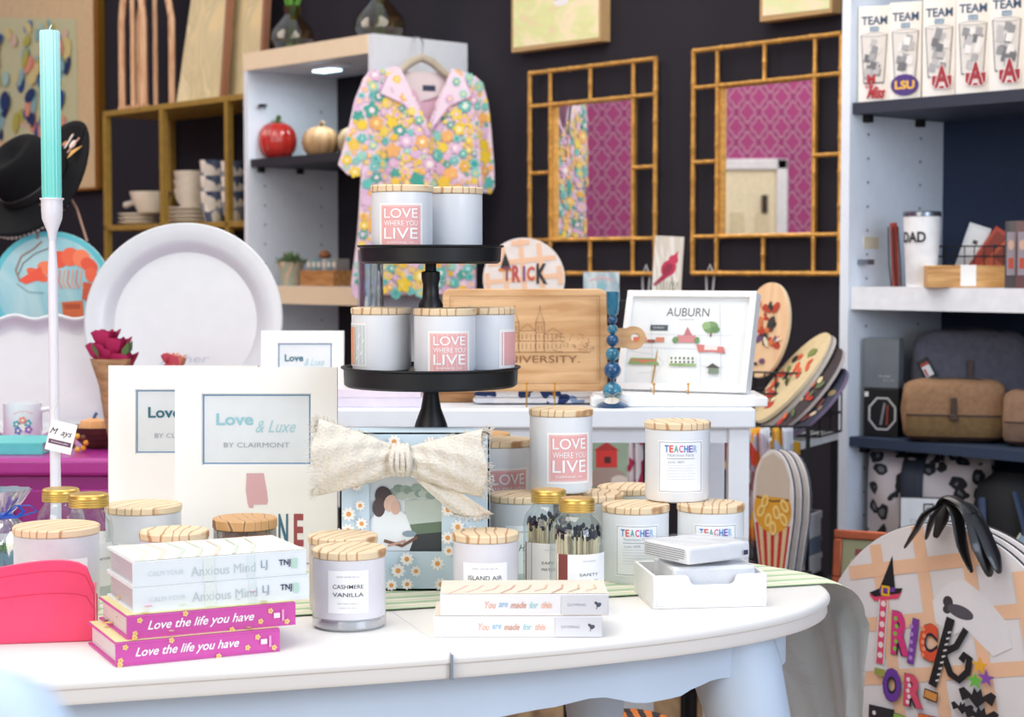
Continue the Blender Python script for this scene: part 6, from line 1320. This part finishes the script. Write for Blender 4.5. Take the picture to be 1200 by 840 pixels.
# ================================================================== big round door hanger and its twins
SY_ = 2.98; sc_ = Q(1097, 790, SY_); RS = .252
PLD = '#f0c3a0'
def plaid(A, cx, cz, r, base='#e9e5e6', col=PLD, st=.092, wd=.024, rot=.22, seed=0):
    c, s = math.cos(rot), math.sin(rot)
    for k in range(-4, 5):
        d = k*st
        if abs(d) >= r: continue
        for (ax, ay, bx_, by_) in ((c, s, -s, c), (-s, c, c, s)):
            for e in (0,):
                hl = math.sqrt(max(0, r*r-(abs(d)+wd/2)**2)); 
                if hl <= 0: continue
                P0 = Vector((cx+bx_*d-ax*hl, cz+by_*d-ay*hl)); P1 = Vector((cx+bx_*d+ax*hl, cz+by_*d+ay*hl)); A.line([P0, P1], wd, col)
sgns = []
for k in range(3):
    off = wpt(0, 0, 0); o_ = Vector((sc_.x, SY_, 0))+(-NR)*(.024*k)+E*(.004*k)
    lab = ['large round plaid trick or treat door sign with black ribbon, frontmost', 'second round plaid door sign directly behind the frontmost one', 'third round plaid door sign at the back of the leaning stack'][k]
    t = thing('door_sign', lab, 'sign', (o_.x, o_.y, sc_.z-RS), WZ); t.rotation_euler = (-R(2), 0, WZ)
    g = G(); g.prism([(RS*math.cos(a_), RS+RS*math.sin(a_)) for a_ in [2*math.pi*i/90 for i in range(90)]], 0, .010, paint('#e6e2e3', .6, var=.02), 'y'); g.build('wood_disc', t, bevel=.001)
    g = G(); g.lathe([(RS+.001, -.0005), (RS+.0015, .0), (RS+.0015, .004), (RS+.001, .0045)], 90, paint('#26262a'), T=Matrix.Translation((0, .007, RS)) @ Matrix.Rotation(R(90), 4, 'X')); g.build('dark_edge', t)
    if k == 0:
        A = Art(flat(0), step=.00008); plaid(A, 0, RS, RS-.002)
        cz = RS
        def fp(px, py): # place a photo point on the sign's own plane
            r = ray(px, py); c0 = Vector((0, 0, CZ)); q0 = Vector((sc_.x, SY_, 0)); tt = (q0-c0).dot(NR)/r.dot(NR); p_ = c0+r*tt; return ((p_-q0).dot(E), p_.z-(sc_.z-RS))
        A.poly([fp(*x) for x in ((1098, 690), (1110, 682), (1125, 680), (1150, 700), (1175, 730), (1182, 760), (1160, 770), (1130, 740), (1110, 745), (1092, 730), (1088, 705))], '#e9e6e8')
        A.ell(*fp(1106, 706), .010, .010, '#3f3a3e'); A.ell(*fp(1105, 715), .008, .007, '#3f3a3e'); A.ell(*fp(1121, 718), .026, .011, '#55525a', rot=-.2)
        def hatp(l, c): A.poly([fp(*x) for x in l], c)
        hatp(((1014, 697), (1052, 693), (1048, 702), (1020, 705)), '#e2476b'); hatp(((1014, 695), (1026, 690), (1040, 652), (1044, 690), (1053, 690), (1050, 696), (1020, 700)), '#1b1a1f'); hatp(((1026, 690), (1044, 689), (1044, 694), (1026, 696)), '#6a3f9a'); A.frame(fp(1028, 696)[0], fp(1038, 686)[0], fp(1033, 699)[1], fp(1033, 687)[1], .004, '#e9b52c')
        def let(ch, px, py, pw, ph, c, rot=0, c2=None):
            u, v = fp(px, py); uw = abs(fp(px+pw/2, py)[0]-fp(px-pw/2, py)[0]); vh = ph*SY_/F
            A.text(ch, u, v, vh*1.0, '#2a2230', uw*1.0, .10, rot=rot); A.text(ch, u, v, vh*.98, c, uw*.98, .05, rot=rot)
            if c2:
                for i in range(5): A.ell(u-uw*.28+uw*.06*(i % 2), v+vh*(-.36+.17*i), .004, .004, c2, 8)
        u, v = fp(1030, 730); A.line([fp(1031, 704), fp(1028, 778)], .020, '#d8d4d8'); A.line([fp(1031, 704), fp(1028, 778)], .014, '#e0486c')
        for i in range(6): A.ell(*fp(1031-.5*i, 708+12*i), .0055, .0055, '#f2dede', 8)
        let('R', 1052, 743, 22, 54, '#d93a80', .0, '#7fc24a'); let('I', 1067, 752, 8, 56, '#7d3fa0', -.12, '#b98ad0'); let('C', 1085, 753, 22, 46, '#dd5636', .0, '#f0956a')
        A.line([fp(1111, 725), fp(1101, 765), fp(1091, 804)], .017, '#1d1c20'); A.line([fp(1104, 765), fp(1118, 758), fp(1129, 738)], .012, '#1d1c20'); A.line([fp(1102, 764), fp(1112, 790), fp(1122, 797), fp(1132, 788), fp(1134, 772), fp(1128, 768), fp(1124, 775)], .013, '#1d1c20')
        for i in range(9): A.line([fp(1105-1.6*i+3, 742+7*i), fp(1111-1.6*i+1, 741+7*i)], .003, '#d8d4d6')
        let('O', 1044, 803, 22, 42, '#6c3a9c'); let('R', 1070, 810, 24, 40, '#d9506e', 0, '#f3d6dc'); A.line([fp(1082, 812), fp(1098, 818)], .018, '#3a2a20'); A.line([fp(1083, 812), fp(1097, 818)], .013, '#d8934a'); A.line([fp(1024, 786), fp(1036, 789)], .012, '#9aa04a')
        let('T', 1033, 852, 30, 50, '#2a282c', 0, '#e9e6e6'); let('R', 1060, 862, 26, 50, '#8cba4e'); let('E', 1088, 862, 24, 50, '#e0703a'); let('A', 1112, 866, 24, 46, '#7d3fa0'); let('T', 1134, 866, 24, 46, '#d93a80')
        for (px, py, c) in ((1147, 780, '#f0b030'), (1142, 798, '#6cc04a'), (1155, 795, '#8a52b0')):
            u, v = fp(px, py); A.poly([(u+(.017 if i % 2 == 0 else .007)*math.cos(R(90+36*i)), v+(.015 if i % 2 == 0 else .006)*math.sin(R(90+36*i))) for i in range(10)], c)
        for px, py, s_ in ((1145, 817, 1.3), (1128, 829, .8), (1150, 838, 1.2)):
            u, v = fp(px, py); A.poly([(u+x*s_, v+z*s_) for x, z in ((-.028, .006), (-.02, .010), (-.008, .002), (-.005, .012), (0, .006), (.005, .012), (.008, .002), (.02, .010), (.028, .006), (.022, -.008), (.012, -.003), (0, -.014), (-.012, -.003), (-.022, -.008))], '#222126')
        A.build('painted_design', t)
def fp3(px, py, fwd=.01):
    r = ray(px, py); c0 = Vector((0, 0, CZ)); q0 = Vector((sc_.x, SY_, 0))+NR*fwd; return c0+r*((q0-c0).dot(NR)/r.dot(NR))
t = thing('ribbon_bow', 'long black satin ribbon bow on top of the round trick or treat sign', 'ribbon', fp3(1108, 588, .02)); O_ = t.location.copy(); BR = paint('#141316', .38, coat=.3)
g = G()
for pts, r_ in (([(1108, 588), (1085, 602), (1073, 622), (1060, 642)], [.006, .012, .010, .004]), ([(1110, 588), (1094, 606), (1085, 632)], [.006, .012, .005]), ([(1112, 588), (1104, 608), (1096, 630)], [.006, .010, .004]), ([(1106, 586), (1120, 600), (1128, 640), (1139, 671)], [.007, .014, .012, .004]), ([(1110, 586), (1136, 598), (1152, 640), (1160, 676)], [.008, .020, .026, .006]), ([(1112, 586), (1142, 604), (1164, 650), (1171, 672)], [.007, .015, .016, .005]), ([(1098, 594), (1110, 583), (1126, 590), (1140, 602)], [.006, .012, .012, .008])):
    q_ = [fp3(x, y, .012+.004*i)-O_ for i, (x, y) in enumerate(pts)]; sm = []; rs = []
    for i in range(len(q_)-1):
        p = [q_[max(0, i-1)], q_[i], q_[i+1], q_[min(len(q_)-1, i+2)]]
        for s_ in range(6):
            t_ = s_/6; sm.append(.5*((2*p[1])+(p[2]-p[0])*t_+(2*p[0]-5*p[1]+4*p[2]-p[3])*t_*t_+(3*p[1]-3*p[2]+p[3]-p[0])*t_**3)); rs.append(1.12*(r_[i]+(r_[i+1]-r_[i])*t_))
    sm.append(q_[-1]); rs.append(r_[-1]*.8); g.tube(sm, rs, 8, BR, flat=.35)
g.build('satin_loops', t); 
zz = sc_.z-RS
t = thing('wooden_crate', 'plain wooden crate on the floor carrying the round door signs', 'crate', (sc_.x+.02, SY_+.04, 0), WZ); g = G(); WD = wood('#b08a60', '#7d5c3c', 5); g.box(-.26, .26, -.10, .14, zz-.016, zz-.001, WD)
for x in (-.26, .245):
    for y in (-.10, .125): g.box(x, x+.015, y, y+.015, 0, zz-.016, WD)
for z in (.02, .1, .18): g.box(-.26, .26, -.108, -.10, z, z+.05, WD); g.box(-.26, .26, .14, .148, z, z+.05, WD)
g.build('slatted_frame', t)
# ================================================================== rack of signs behind the console
rk = thing('display_rack', 'dark wire display rack with a gold edged shelf behind the console', 'rack', (Q(900, 500, 4.2).x, 4.25, 0), WZ+R(20)); zr = Q(900, 512, 4.2).z; zr2 = Q(600, 352, 4.45).z
g = G(); g.box(-.14, .13, -.12, .16, zr-.018, zr, paint('#d9dbdc', .5)); sh = g.build('shelf', rk); g = G(); g.box(-.14, .13, -.126, -.12, zr-.03, zr, paint('#b8912c', .4, metal=.3)); g.build('gold_edge', sh)
for x in (-.14, .115):
    for y in (-.12, .145): g = G(); g.box(x, x+.014, y, y+.014, 0, zr-.018, DARK); g.build('upright', rk)
g = G(); g.box(-.14, .13, -.12, .16, .16, .178, DARK); g.build('shelf', rk)
WBK = paint('#1a1c20', .5, metal=.3)
bk = thing('wire_bin', 'black wire bin holding tilted round signs on the display rack', 'basket', (Q(935, 500, 4.2).x, 4.27, zr+.0004), WZ+R(20)); g = G()
for z in (.004, .05, .10, .15): g.tube([(-.13, -.07, z), (.09, -.07, z), (.09, .09, z), (-.13, .09, z), (-.13, -.07, z)], .0025, 5, WBK)
for i in range(9): x = -.13+.22*i/8; g.tube([(x, .09, .15), (x, .09, .003), (x, -.07, .003), (x, -.07, .15)], .002, 5, WBK)
g.build('wire_mesh', bk)
def slab(px0, py0, px1, py1, Y0, wd, label, mface, medge, k=0, deco=None, thick=.010, yaw=-50):
    """a round ended sign leaning from its foot (px0,py0) to its head (px1,py1)"""
    a = P(px0, py0, Y0); b_ = P(px1, py1, Y0); L = (b_-a).length; tl = math.atan2(b_.x-a.x, b_.z-a.z)
    t = thing('tilted_sign', label, 'sign', a); t.rotation_euler = Euler((0, tl, 0)); M_ = Matrix.Rotation(tl, 4, 'Y') @ Matrix.Rotation(R(yaw), 4, 'Z'); t.rotation_euler = M_.to_euler()
    g = G(); g.prism([(wd/2*math.cos(a_), L/2+L/2*math.sin(a_)) for a_ in [2*math.pi*i/44 for i in range(44)]], 0, thick, mface, 'y'); g.build('panel', t, bevel=.001)
    g = G(); n = 44; vs = []; 
    for i in range(n):
        a_ = 2*math.pi*i/n; 
        for s_, y in ((1.002, .001), (1.002, thick-.001)): vs.append((wd/2*s_*math.cos(a_), y, L/2+L/2*s_*math.sin(a_)))
    g.add(vs, [(2*i, 2*((i+1) % n), 2*((i+1) % n)+1, 2*i+1) for i in range(n)], medge); g.build('rim', t)
    if deco: A = Art(flat(0)); deco(A, wd, L); A.build('painted_design', t)
    return t
def marks(cols, seed, n=26):
    def f(A, w, L):
        rd = random.Random(seed)
        for i in range(n):
            a_ = rd.uniform(0, 6.28); q_ = math.sqrt(rd.random())*.75; A.ell(w/2*q_*math.cos(a_), L/2+L/2*q_*math.sin(a_), rd.uniform(.006, .02), rd.uniform(.004, .012), rd.choice(cols), 7, rd.uniform(0, 3))
    return f
EDW = paint('#d9c9a8', .6); EDD = paint('#20222a', .6)
slab(884, 442, 906, 331, 4.32, .17, 'upright oval peach sign with painted words beside the framed print', brushy(['#e9b98c', '#f0cfa6', '#e3a87c'], 7, 'peach_plaid'), EDW, 0, marks(['#b8432e', '#3a3a34', '#d97a4a', '#6a4f7a', '#e9dcc0'], 4, 40), yaw=-58)
slab(884, 492, 970, 390, 4.22, .16, 'tilted cream and red sign, uppermost in the wire bin', paint('#d6c39a', .6), EDW, 0, marks(['#c23a2a', '#2a2a2e', '#e9dfc0', '#d8552e', '#7a8a4a'], 6), yaw=-76)
slab(893, 500, 975, 393, 4.20, .13, 'tilted white edged sign, second in the wire bin', paint('#8f8a86', .6), paint('#cfc8be', .6), 0, marks(['#a8322a', '#1c1c22', '#d0b890'], 8), yaw=-76)
slab(905, 503, 985, 408, 4.16, .15, 'tilted dark sign with red marks, third in the wire bin', paint('#3a2f33', .6), paint('#bdb4b0', .6), 0, marks(['#c22f26', '#d9c6a0', '#5a6a48', '#e06a3a'], 10, 34), yaw=-76)
slab(920, 508, 990, 432, 4.12, .13, 'tilted navy and brown sign, lowest in the wire bin', paint('#2b2f45', .6), paint('#7d6f8a', .6), 0, marks(['#8a7a5a', '#c9b89a', '#6a3a3a'], 12), yaw=-76)
# trick sign behind the oak board, cardinal plank and small plank on a high ledge
lg = thing('ledge_table', 'narrow black ledge table hidden behind the console carrying small signs', 'table', (Q(685, 360, 4.5).x, 4.5, 0)); zl_ = Q(685, 352, 4.5).z
g = G(); g.box(-.30, .27, -.06, .06, zl_-.02, zl_, DARK); g.build('tabletop', lg)
for x in (-.29, .25):
    for y in (-.05, .03): g = G(); g.box(x, x+.02, y, y+.02, 0, zl_-.02, DARK); g.build('leg', lg)
rT = 48*4.45/F; cT = Q(614, 327, 4.45)
t = thing('door_sign', 'small round plaid trick sign peeking over the engraved oak board', 'sign', (cT.x, 4.46, zl_+.0008)); zc0 = cT.z-zl_
g = G(); g.prism([(rT*math.cos(a_), max(0.0, zc0+rT*math.sin(a_))) for a_ in [2*math.pi*(i+.5)/60-.3 for i in range(60)]], 0, .01, paint('#e9e0da', .6), 'y'); g.build('wood_disc', t)
A = Art(flat(0)); plaid(A, 0, zc0, rT-.003, st=.045, wd=.012, rot=.1); k_ = 4.45/F
def tu(px, py): return ((px-614)*k_, zc0+(327-py)*k_)
A.poly([tu(586, 316), tu(598, 312), tu(592, 296)], '#222024'); A.rect(tu(584, 0)[0], tu(600, 0)[0], tu(0, 318)[1], tu(0, 315)[1], '#e08a2a')
for ch, px, c, w_, h_ in (('T', 594, '#7a3f5a', 9, 17), ('R', 605, '#c0504a', 10, 20), ('I', 614, '#7a4a8a', 3, 18), ('C', 622, '#c9583a', 9, 17), ('K', 635, '#26242a', 13, 24)): A.text(ch, *tu(px, 321), h_*k_, c, w_*k_, .04)
A.build('painted_design', t)
p = Q(781, 345, 4.45); t = thing('wooden_plank', 'whitewashed plank painted with a red cardinal bird', 'plank', (p.x, 4.47, zl_+.0008)); t.rotation_euler = (-R(4), R(3), -R(8)); hP = Q(781, 277, 4.5).z-zl_; w = 17*4.47/F
g = G(); g.box(-w, w, 0, .012, 0, hP, brushy(['#d9d3c8', '#c9c0b2', '#e6e2da', '#b8ac9c'], 9, 'whitewash', (3, 1, .4))); g.build('panel', t)
A = Art(flat(0)); z0 = hP*.5
A.ell(.002, z0, .018, .022, '#b8284a', rot=-.5); A.ell(.013, z0+.022, .012, .012, '#c23052'); A.poly([(.010, z0+.03), (.024, z0+.045), (.022, z0+.026)], '#c23052'); A.poly([(-.008, z0-.012), (-.034, z0-.042), (-.028, z0-.046), (.004, z0-.020)], '#a32044'); A.ell(.0, z0-.002, .010, .016, '#8f1c3a', rot=-.6)
for i in range(7): A.line([(-.02+.006*i, hP*.08), (-.026+.009*i, hP*.3)], .0016, '#6f7a5c')
A.line([(.012, z0-.02), (.018, hP*.1)], .002, '#6a5a48'); A.build('cardinal_painting', t)
p = Q(706, 345, 4.4); t = thing('wooden_plank', 'small blue grey painted plank beside the oak board', 'plank', (p.x, 4.44, zl_+.0008)); t.rotation_euler = (-R(4), 0, R(4)); w = 21*4.44/F; hP = Q(706, 319, 4.45).z-zl_
g = G(); g.box(-w, w, 0, .012, 0, hP, brushy(['#a9bcc6', '#c9d3d4', '#8fa8b4', '#d9d2c8'], 12, 'blue_wash')); g.build('panel', t); A = Art(flat(0)); A.line([(-.03, hP*.7), (.0, hP*.82), (.03, hP*.7)], .004, '#d8a5a8'); A.ell(0, hP*.5, .012, .01, '#7fb0b8'); A.build('painted_motif', t)
for px, of, lab in ((757, .02, 'clear ribbon loop hook hanging under the left bamboo mirror'), (832, .02, 'clear ribbon loop hook hanging under the right bamboo mirror')):
    p = onwall(px, 330, of); t = thing('ribbon_loop', lab, 'hook', p, BZ); g = G(); g.tube([(-.012, 0, -.04), (-.016, 0, .02), (0, 0, .05), (.016, 0, .02), (.010, 0, -.04)], .004, 6, paint('#aeb4bd', .3, coat=.5), flat=.4); g.build('loop', t)
# popcorn sign and colourful things under the rack shelf
def upsign(px, pyt, pyb, Y, wpx, label, k, yaw=-48):
    a = P(px, pyb, Y); h = P(px, pyt, Y).z-a.z; w = wpx*Y/F/2/math.cos(R(yaw)); t = thing('popcorn_sign', label, 'sign', a); t.rotation_euler = (0, 0, R(yaw))
    ol = [(-w*.62, 0), (w*.62, 0), (w*.95, h*.45), (w*.98, h*.62)]+[(w*.98*math.cos(a_), h*.62+h*.38*math.sin(a_)) for a_ in [R(12*i) for i in range(1, 15)]]+[(-w*.98, h*.62), (-w*.95, h*.45)]
    g = G(); g.prism(ol, 0, .010, paint('#e6e0da', .6), 'y'); g.build('panel', t, bevel=.001); g = G(); g.prism([(x*1.015, z*1.004) for x, z in ol], .003, .0075, paint('#2d3550', .6), 'y'); g.build('dark_rim', t)
    if k == 0:
        A = Art(flat(0)); A.poly([(-w*.56, .004), (w*.56, .004), (w*.84, h*.40), (-w*.84, h*.40)], '#c23226')
        for i in range(4): u0 = -.62+.36*i; A.poly([(w*u0*.75, .005), (w*(u0+.16)*.75, .005), (w*(u0+.19)*1.12, h*.40), (w*u0*1.12, h*.40)], '#dcc39a')
        A.ell(0, h*.52, w*.90, h*.19, '#e2a332', 28); A.poly([(-w*.8, h*.62), (w*.8, h*.62), (w*.78, h*.78), (w*.5, h*.92), (0, h*.975), (-w*.5, h*.92), (-w*.78, h*.78)], '#cfc2ae')
        A.line([(-w*.8, h*.61), (0, h*.585), (w*.8, h*.61)], .003, '#4a3a30')
        for u, v in ((-.55, .50), (-.2, .43), (.2, .5), (.55, .45), (-.35, .58), (.05, .37), (.6, .56)): A.ell(u*w, v*h, .010, .016, '#f2d684', 10, u); A.ell(u*w, v*h, .005, .010, '#dda23a', 8, u)
        A.build('popcorn_painting', t)
    return t
upsign(905, 527, 672, 3.84, 42, 'popcorn bucket shaped wooden sign, frontmost of the group', 0)
upsign(914, 527, 670, 3.88, 42, 'popcorn bucket shaped wooden sign right behind the frontmost', 1)
upsign(923, 528, 668, 3.92, 42, 'popcorn bucket shaped wooden sign at the back of the group', 2)
zf_ = min(P(912, 672, 3.84).z, P(912, 670, 3.88).z, P(912, 668, 3.92).z)
t = thing('plinth', 'dark plinth on the floor carrying the popcorn shaped signs', 'plinth', (P(914, 672, 3.88).x, 3.885, 0), R(-20)); g = G(); g.box(-.07, .06, -.06, .055, 0, zf_-.0005, DARK); g.build('block', t)
def cloth(px0, px1, pyt, pyb, Y, label, cols, scale=22, yaw=-20):
    a = P(px0, pyb, Y); b_ = P(px1, pyt, Y); w = b_.x-a.x; h = b_.z-a.z; t = thing('hanging_towel', label, 'towel', ((a.x+b_.x)/2, Y, a.z)); t.rotation_euler = (0, 0, R(yaw))
    g = G(); g.grid(lambda u, v: Vector(((u-.5)*w, .010*math.sin(u*14+v*1.5), v*h)), 24, 10, voro(cols, scale, .9, 'printed_towel')); g.build('cloth', t, solid=.004); return t
rail = thing('towel_rail', 'thin black towel rail behind the console legs', 'rail', (P(800, 505, 3.99).x, 3.99, 0)); zr_ = P(800, 500, 3.99).z
g = G(); g.tube([(-.26, 0, 0), (-.26, 0, zr_), (.28, 0, zr_), (.28, 0, 0)], .006, 8, DARK); g.build('rail_tube', rail)
cloth(876, 901, 501, 640, 3.955, 'lilac orange and red patterned towel on the rail left of popcorn signs', ['#9a8a9c', '#d9822e', '#c23a2c', '#b8a8b0', '#e0a83a', '#8a5a5a', '#cfd3da'], 26)
cloth(903, 928, 501, 560, 3.985, 'orange and pale blue patterned towel just behind the popcorn signs', ['#e0762a', '#c9ced8', '#d9a23a', '#a9b4c4', '#b8382c'], 24)
t = cloth(735, 752, 502, 572, 3.96, 'pink and white striped towel seen between the console legs', ['#c23a62', '#d9cfd2', '#b02a50', '#a9a4ac'], 30)
cloth(834, 857, 502, 600, 3.96, 'navy white and maroon checked towel left of the console leg', ['#d9d6d0', '#2a2f45', '#8a2a34', '#8fa5bc', '#c9a05a'], 30)
c = P(716, 548, 4.15); t = thing('round_tray', 'green round tray with a red house picture seen beneath the console', 'tray', (c.x, 4.15, c.z-.075)); t.rotation_euler = (-R(5), 0, 0)
g = G(); g.prism([(.07*math.cos(a_), .085+.09*math.sin(a_)) for a_ in [2*math.pi*i/40 for i in range(40)]], 0, .01, paint('#8fa38c', .6), 'y'); g.build('panel', t)
A = Art(flat(0)); A.ring(0, .085, .07, .09, .005, '#b89a78'); A.rect(-.035, .015, .075, .115, '#c9302a'); A.rect(-.015, .0, .085, .10, '#3a1a1a'); A.poly([(-.04, .115), (.02, .115), (-.01, .135)], '#a82a26'); A.ell(-.01, .05, .045, .025, '#a08a80'); A.ell(.02, .045, .02, .012, '#cfc4b8'); A.build('painted_picture', t)
t = thing('plinth', 'white plinth behind the console carrying the green round tray', 'plinth', (c.x, 4.2, 0)); g = G(); g.box(-.10, .10, -.07, .05, 0, c.z-.08, paint('#cfd6dc', .6)); g.build('block', t)
for i, (py0, py1, c1) in enumerate(((675, 652, '#c9ccd0'), (652, 633, '#6a7a8e'), (633, 603, '#c4c8cf'))):
    a = P(937, py0, 4.6); t = thing('storage_box', ['pale grey storage box, bottom of the stack beside popcorn signs', 'slate blue storage box in the middle of the stack', 'white storage box on top of the slate blue one'][i], 'box', (a.x, 4.65, a.z+.0005), R(-30)); hh = P(937, py1, 4.6).z-a.z-.001; g = G(); g.box(-.055, .045, -.04, .06, 0, hh, paint(c1, .6)); g.build('carton', t, bevel=.002); g = G(); g.box(-.057, .047, -.042, .062, hh*.72, hh, paint(c1, .6)); g.build('lid', t)
t = thing('plinth', 'dark plinth under the stack of pale storage boxes', 'plinth', (a.x, 4.65, 0), R(-30)); g = G(); g.box(-.06, .05, -.045, .065, 0, P(937, 675, 4.6).z, DARK); g.build('block', t)
# tiger striped bag under the front table
m, nt, b = newmat('tiger_stripe'); wv = nt.nodes.new('ShaderNodeTexWave'); wv.inputs['Scale'].default_value = 14; wv.inputs['Distortion'].default_value = 6; nt.links.new(coords(nt, (1, 1, .6)), wv.inputs['Vector']); nt.links.new(ramp(nt, wv.outputs[1], [(0, '#14121a'), (.5, '#e0761e')], 'CONSTANT'), b.inputs['Base Color'])
p = P(735, 832, 2.75); t = thing('striped_cushion', 'orange and black tiger striped cushion on a stool under the table', 'cushion', (p.x, 2.75, p.z-.10)); g = G(); g.ball((0, 0, .05), .05, m, 28, 16, (2.0, 1.4, 1.0)); g.build('cover', t)
t = thing('stool', 'low dark stool under the front table carrying the striped cushion', 'stool', (p.x, 2.75, 0)); g = G(); g.lathe([(0, p.z-.125), (.09, p.z-.125), (.09, p.z-.101), (0, p.z-.101)], 28, DARK); g.build('seat', t)
for i in range(3): g = G(); a_ = i*2.1; g.tube([(.06*math.cos(a_), .06*math.sin(a_), p.z-.125), (.1*math.cos(a_), .1*math.sin(a_), 0)], .01, 8, DARK); g.build('leg', t)
# ------------------------------------------------------------------ repeats share a group phrase
import re
PHR = {'jar_candle': 'wooden lidded jar candles', 'match_jar': 'bottles of matches', 'mason_jar': 'gold lidded glass jars', 'book': 'books lying in small stacks', 'mat_frame': 'white mat photo frames',
       'wrapped_packet': 'wrapped packets in the white tray', 'bamboo_mirror': 'bamboo lattice mirrors', 'canvas_painting': 'pastel canvases high on the wall', 'dinner_plate': 'cream plates on the gold shelf',
       'bowl': 'cream bowls on the gold shelf', 'cup': 'blue patterned cups on the gold shelf', 'pumpkin': 'pumpkins on the black shelf', 'seasoning_tin': 'tins in the wooden crate', 'glass_vase': 'vases of tulips',
       'glass_box': 'boxed team glasses on the top shelf', 'packet': 'packets in the wire basket', 'boxed_set': 'boxed sets on the white shelf', 'toiletry_bag': 'canvas toiletry bags', 'gift_carton': 'gift cartons beside the bags',
       'paperback': 'paperbacks beside the black ribbon', 'boxed_game': 'slim boxes at the right edge', 'tilted_sign': 'tilted signs in the wire bin', 'popcorn_sign': 'popcorn bucket signs', 'hanging_towel': 'printed towels on the rail',
       'storage_box': 'pale storage boxes', 'arched_lattice': 'arched lattices on the gold shelf', 'painted_panel': 'painted panels on the gold shelf', 'plate_easel': 'plate easels', 'wrapped_bouquet': 'kraft wrapped bouquets', 'ribbon_loop': 'clear ribbon loops', 'wooden_plank': 'small painted planks'}
for o in list(COL.objects):
    k = re.sub(r'\.\d+$', '', o.name)
    if o.parent is None and 'label' in o and 'group' not in o and k in PHR: o['group'] = PHR[k]
for o in COL.objects:
    if o.name.startswith('door_sign') and 'large' in o['label'] or o.name.startswith('door_sign') and 'behind' in o['label'] or o.name.startswith('door_sign') and 'back' in o['label']: o['group'] = 'round plaid door signs'
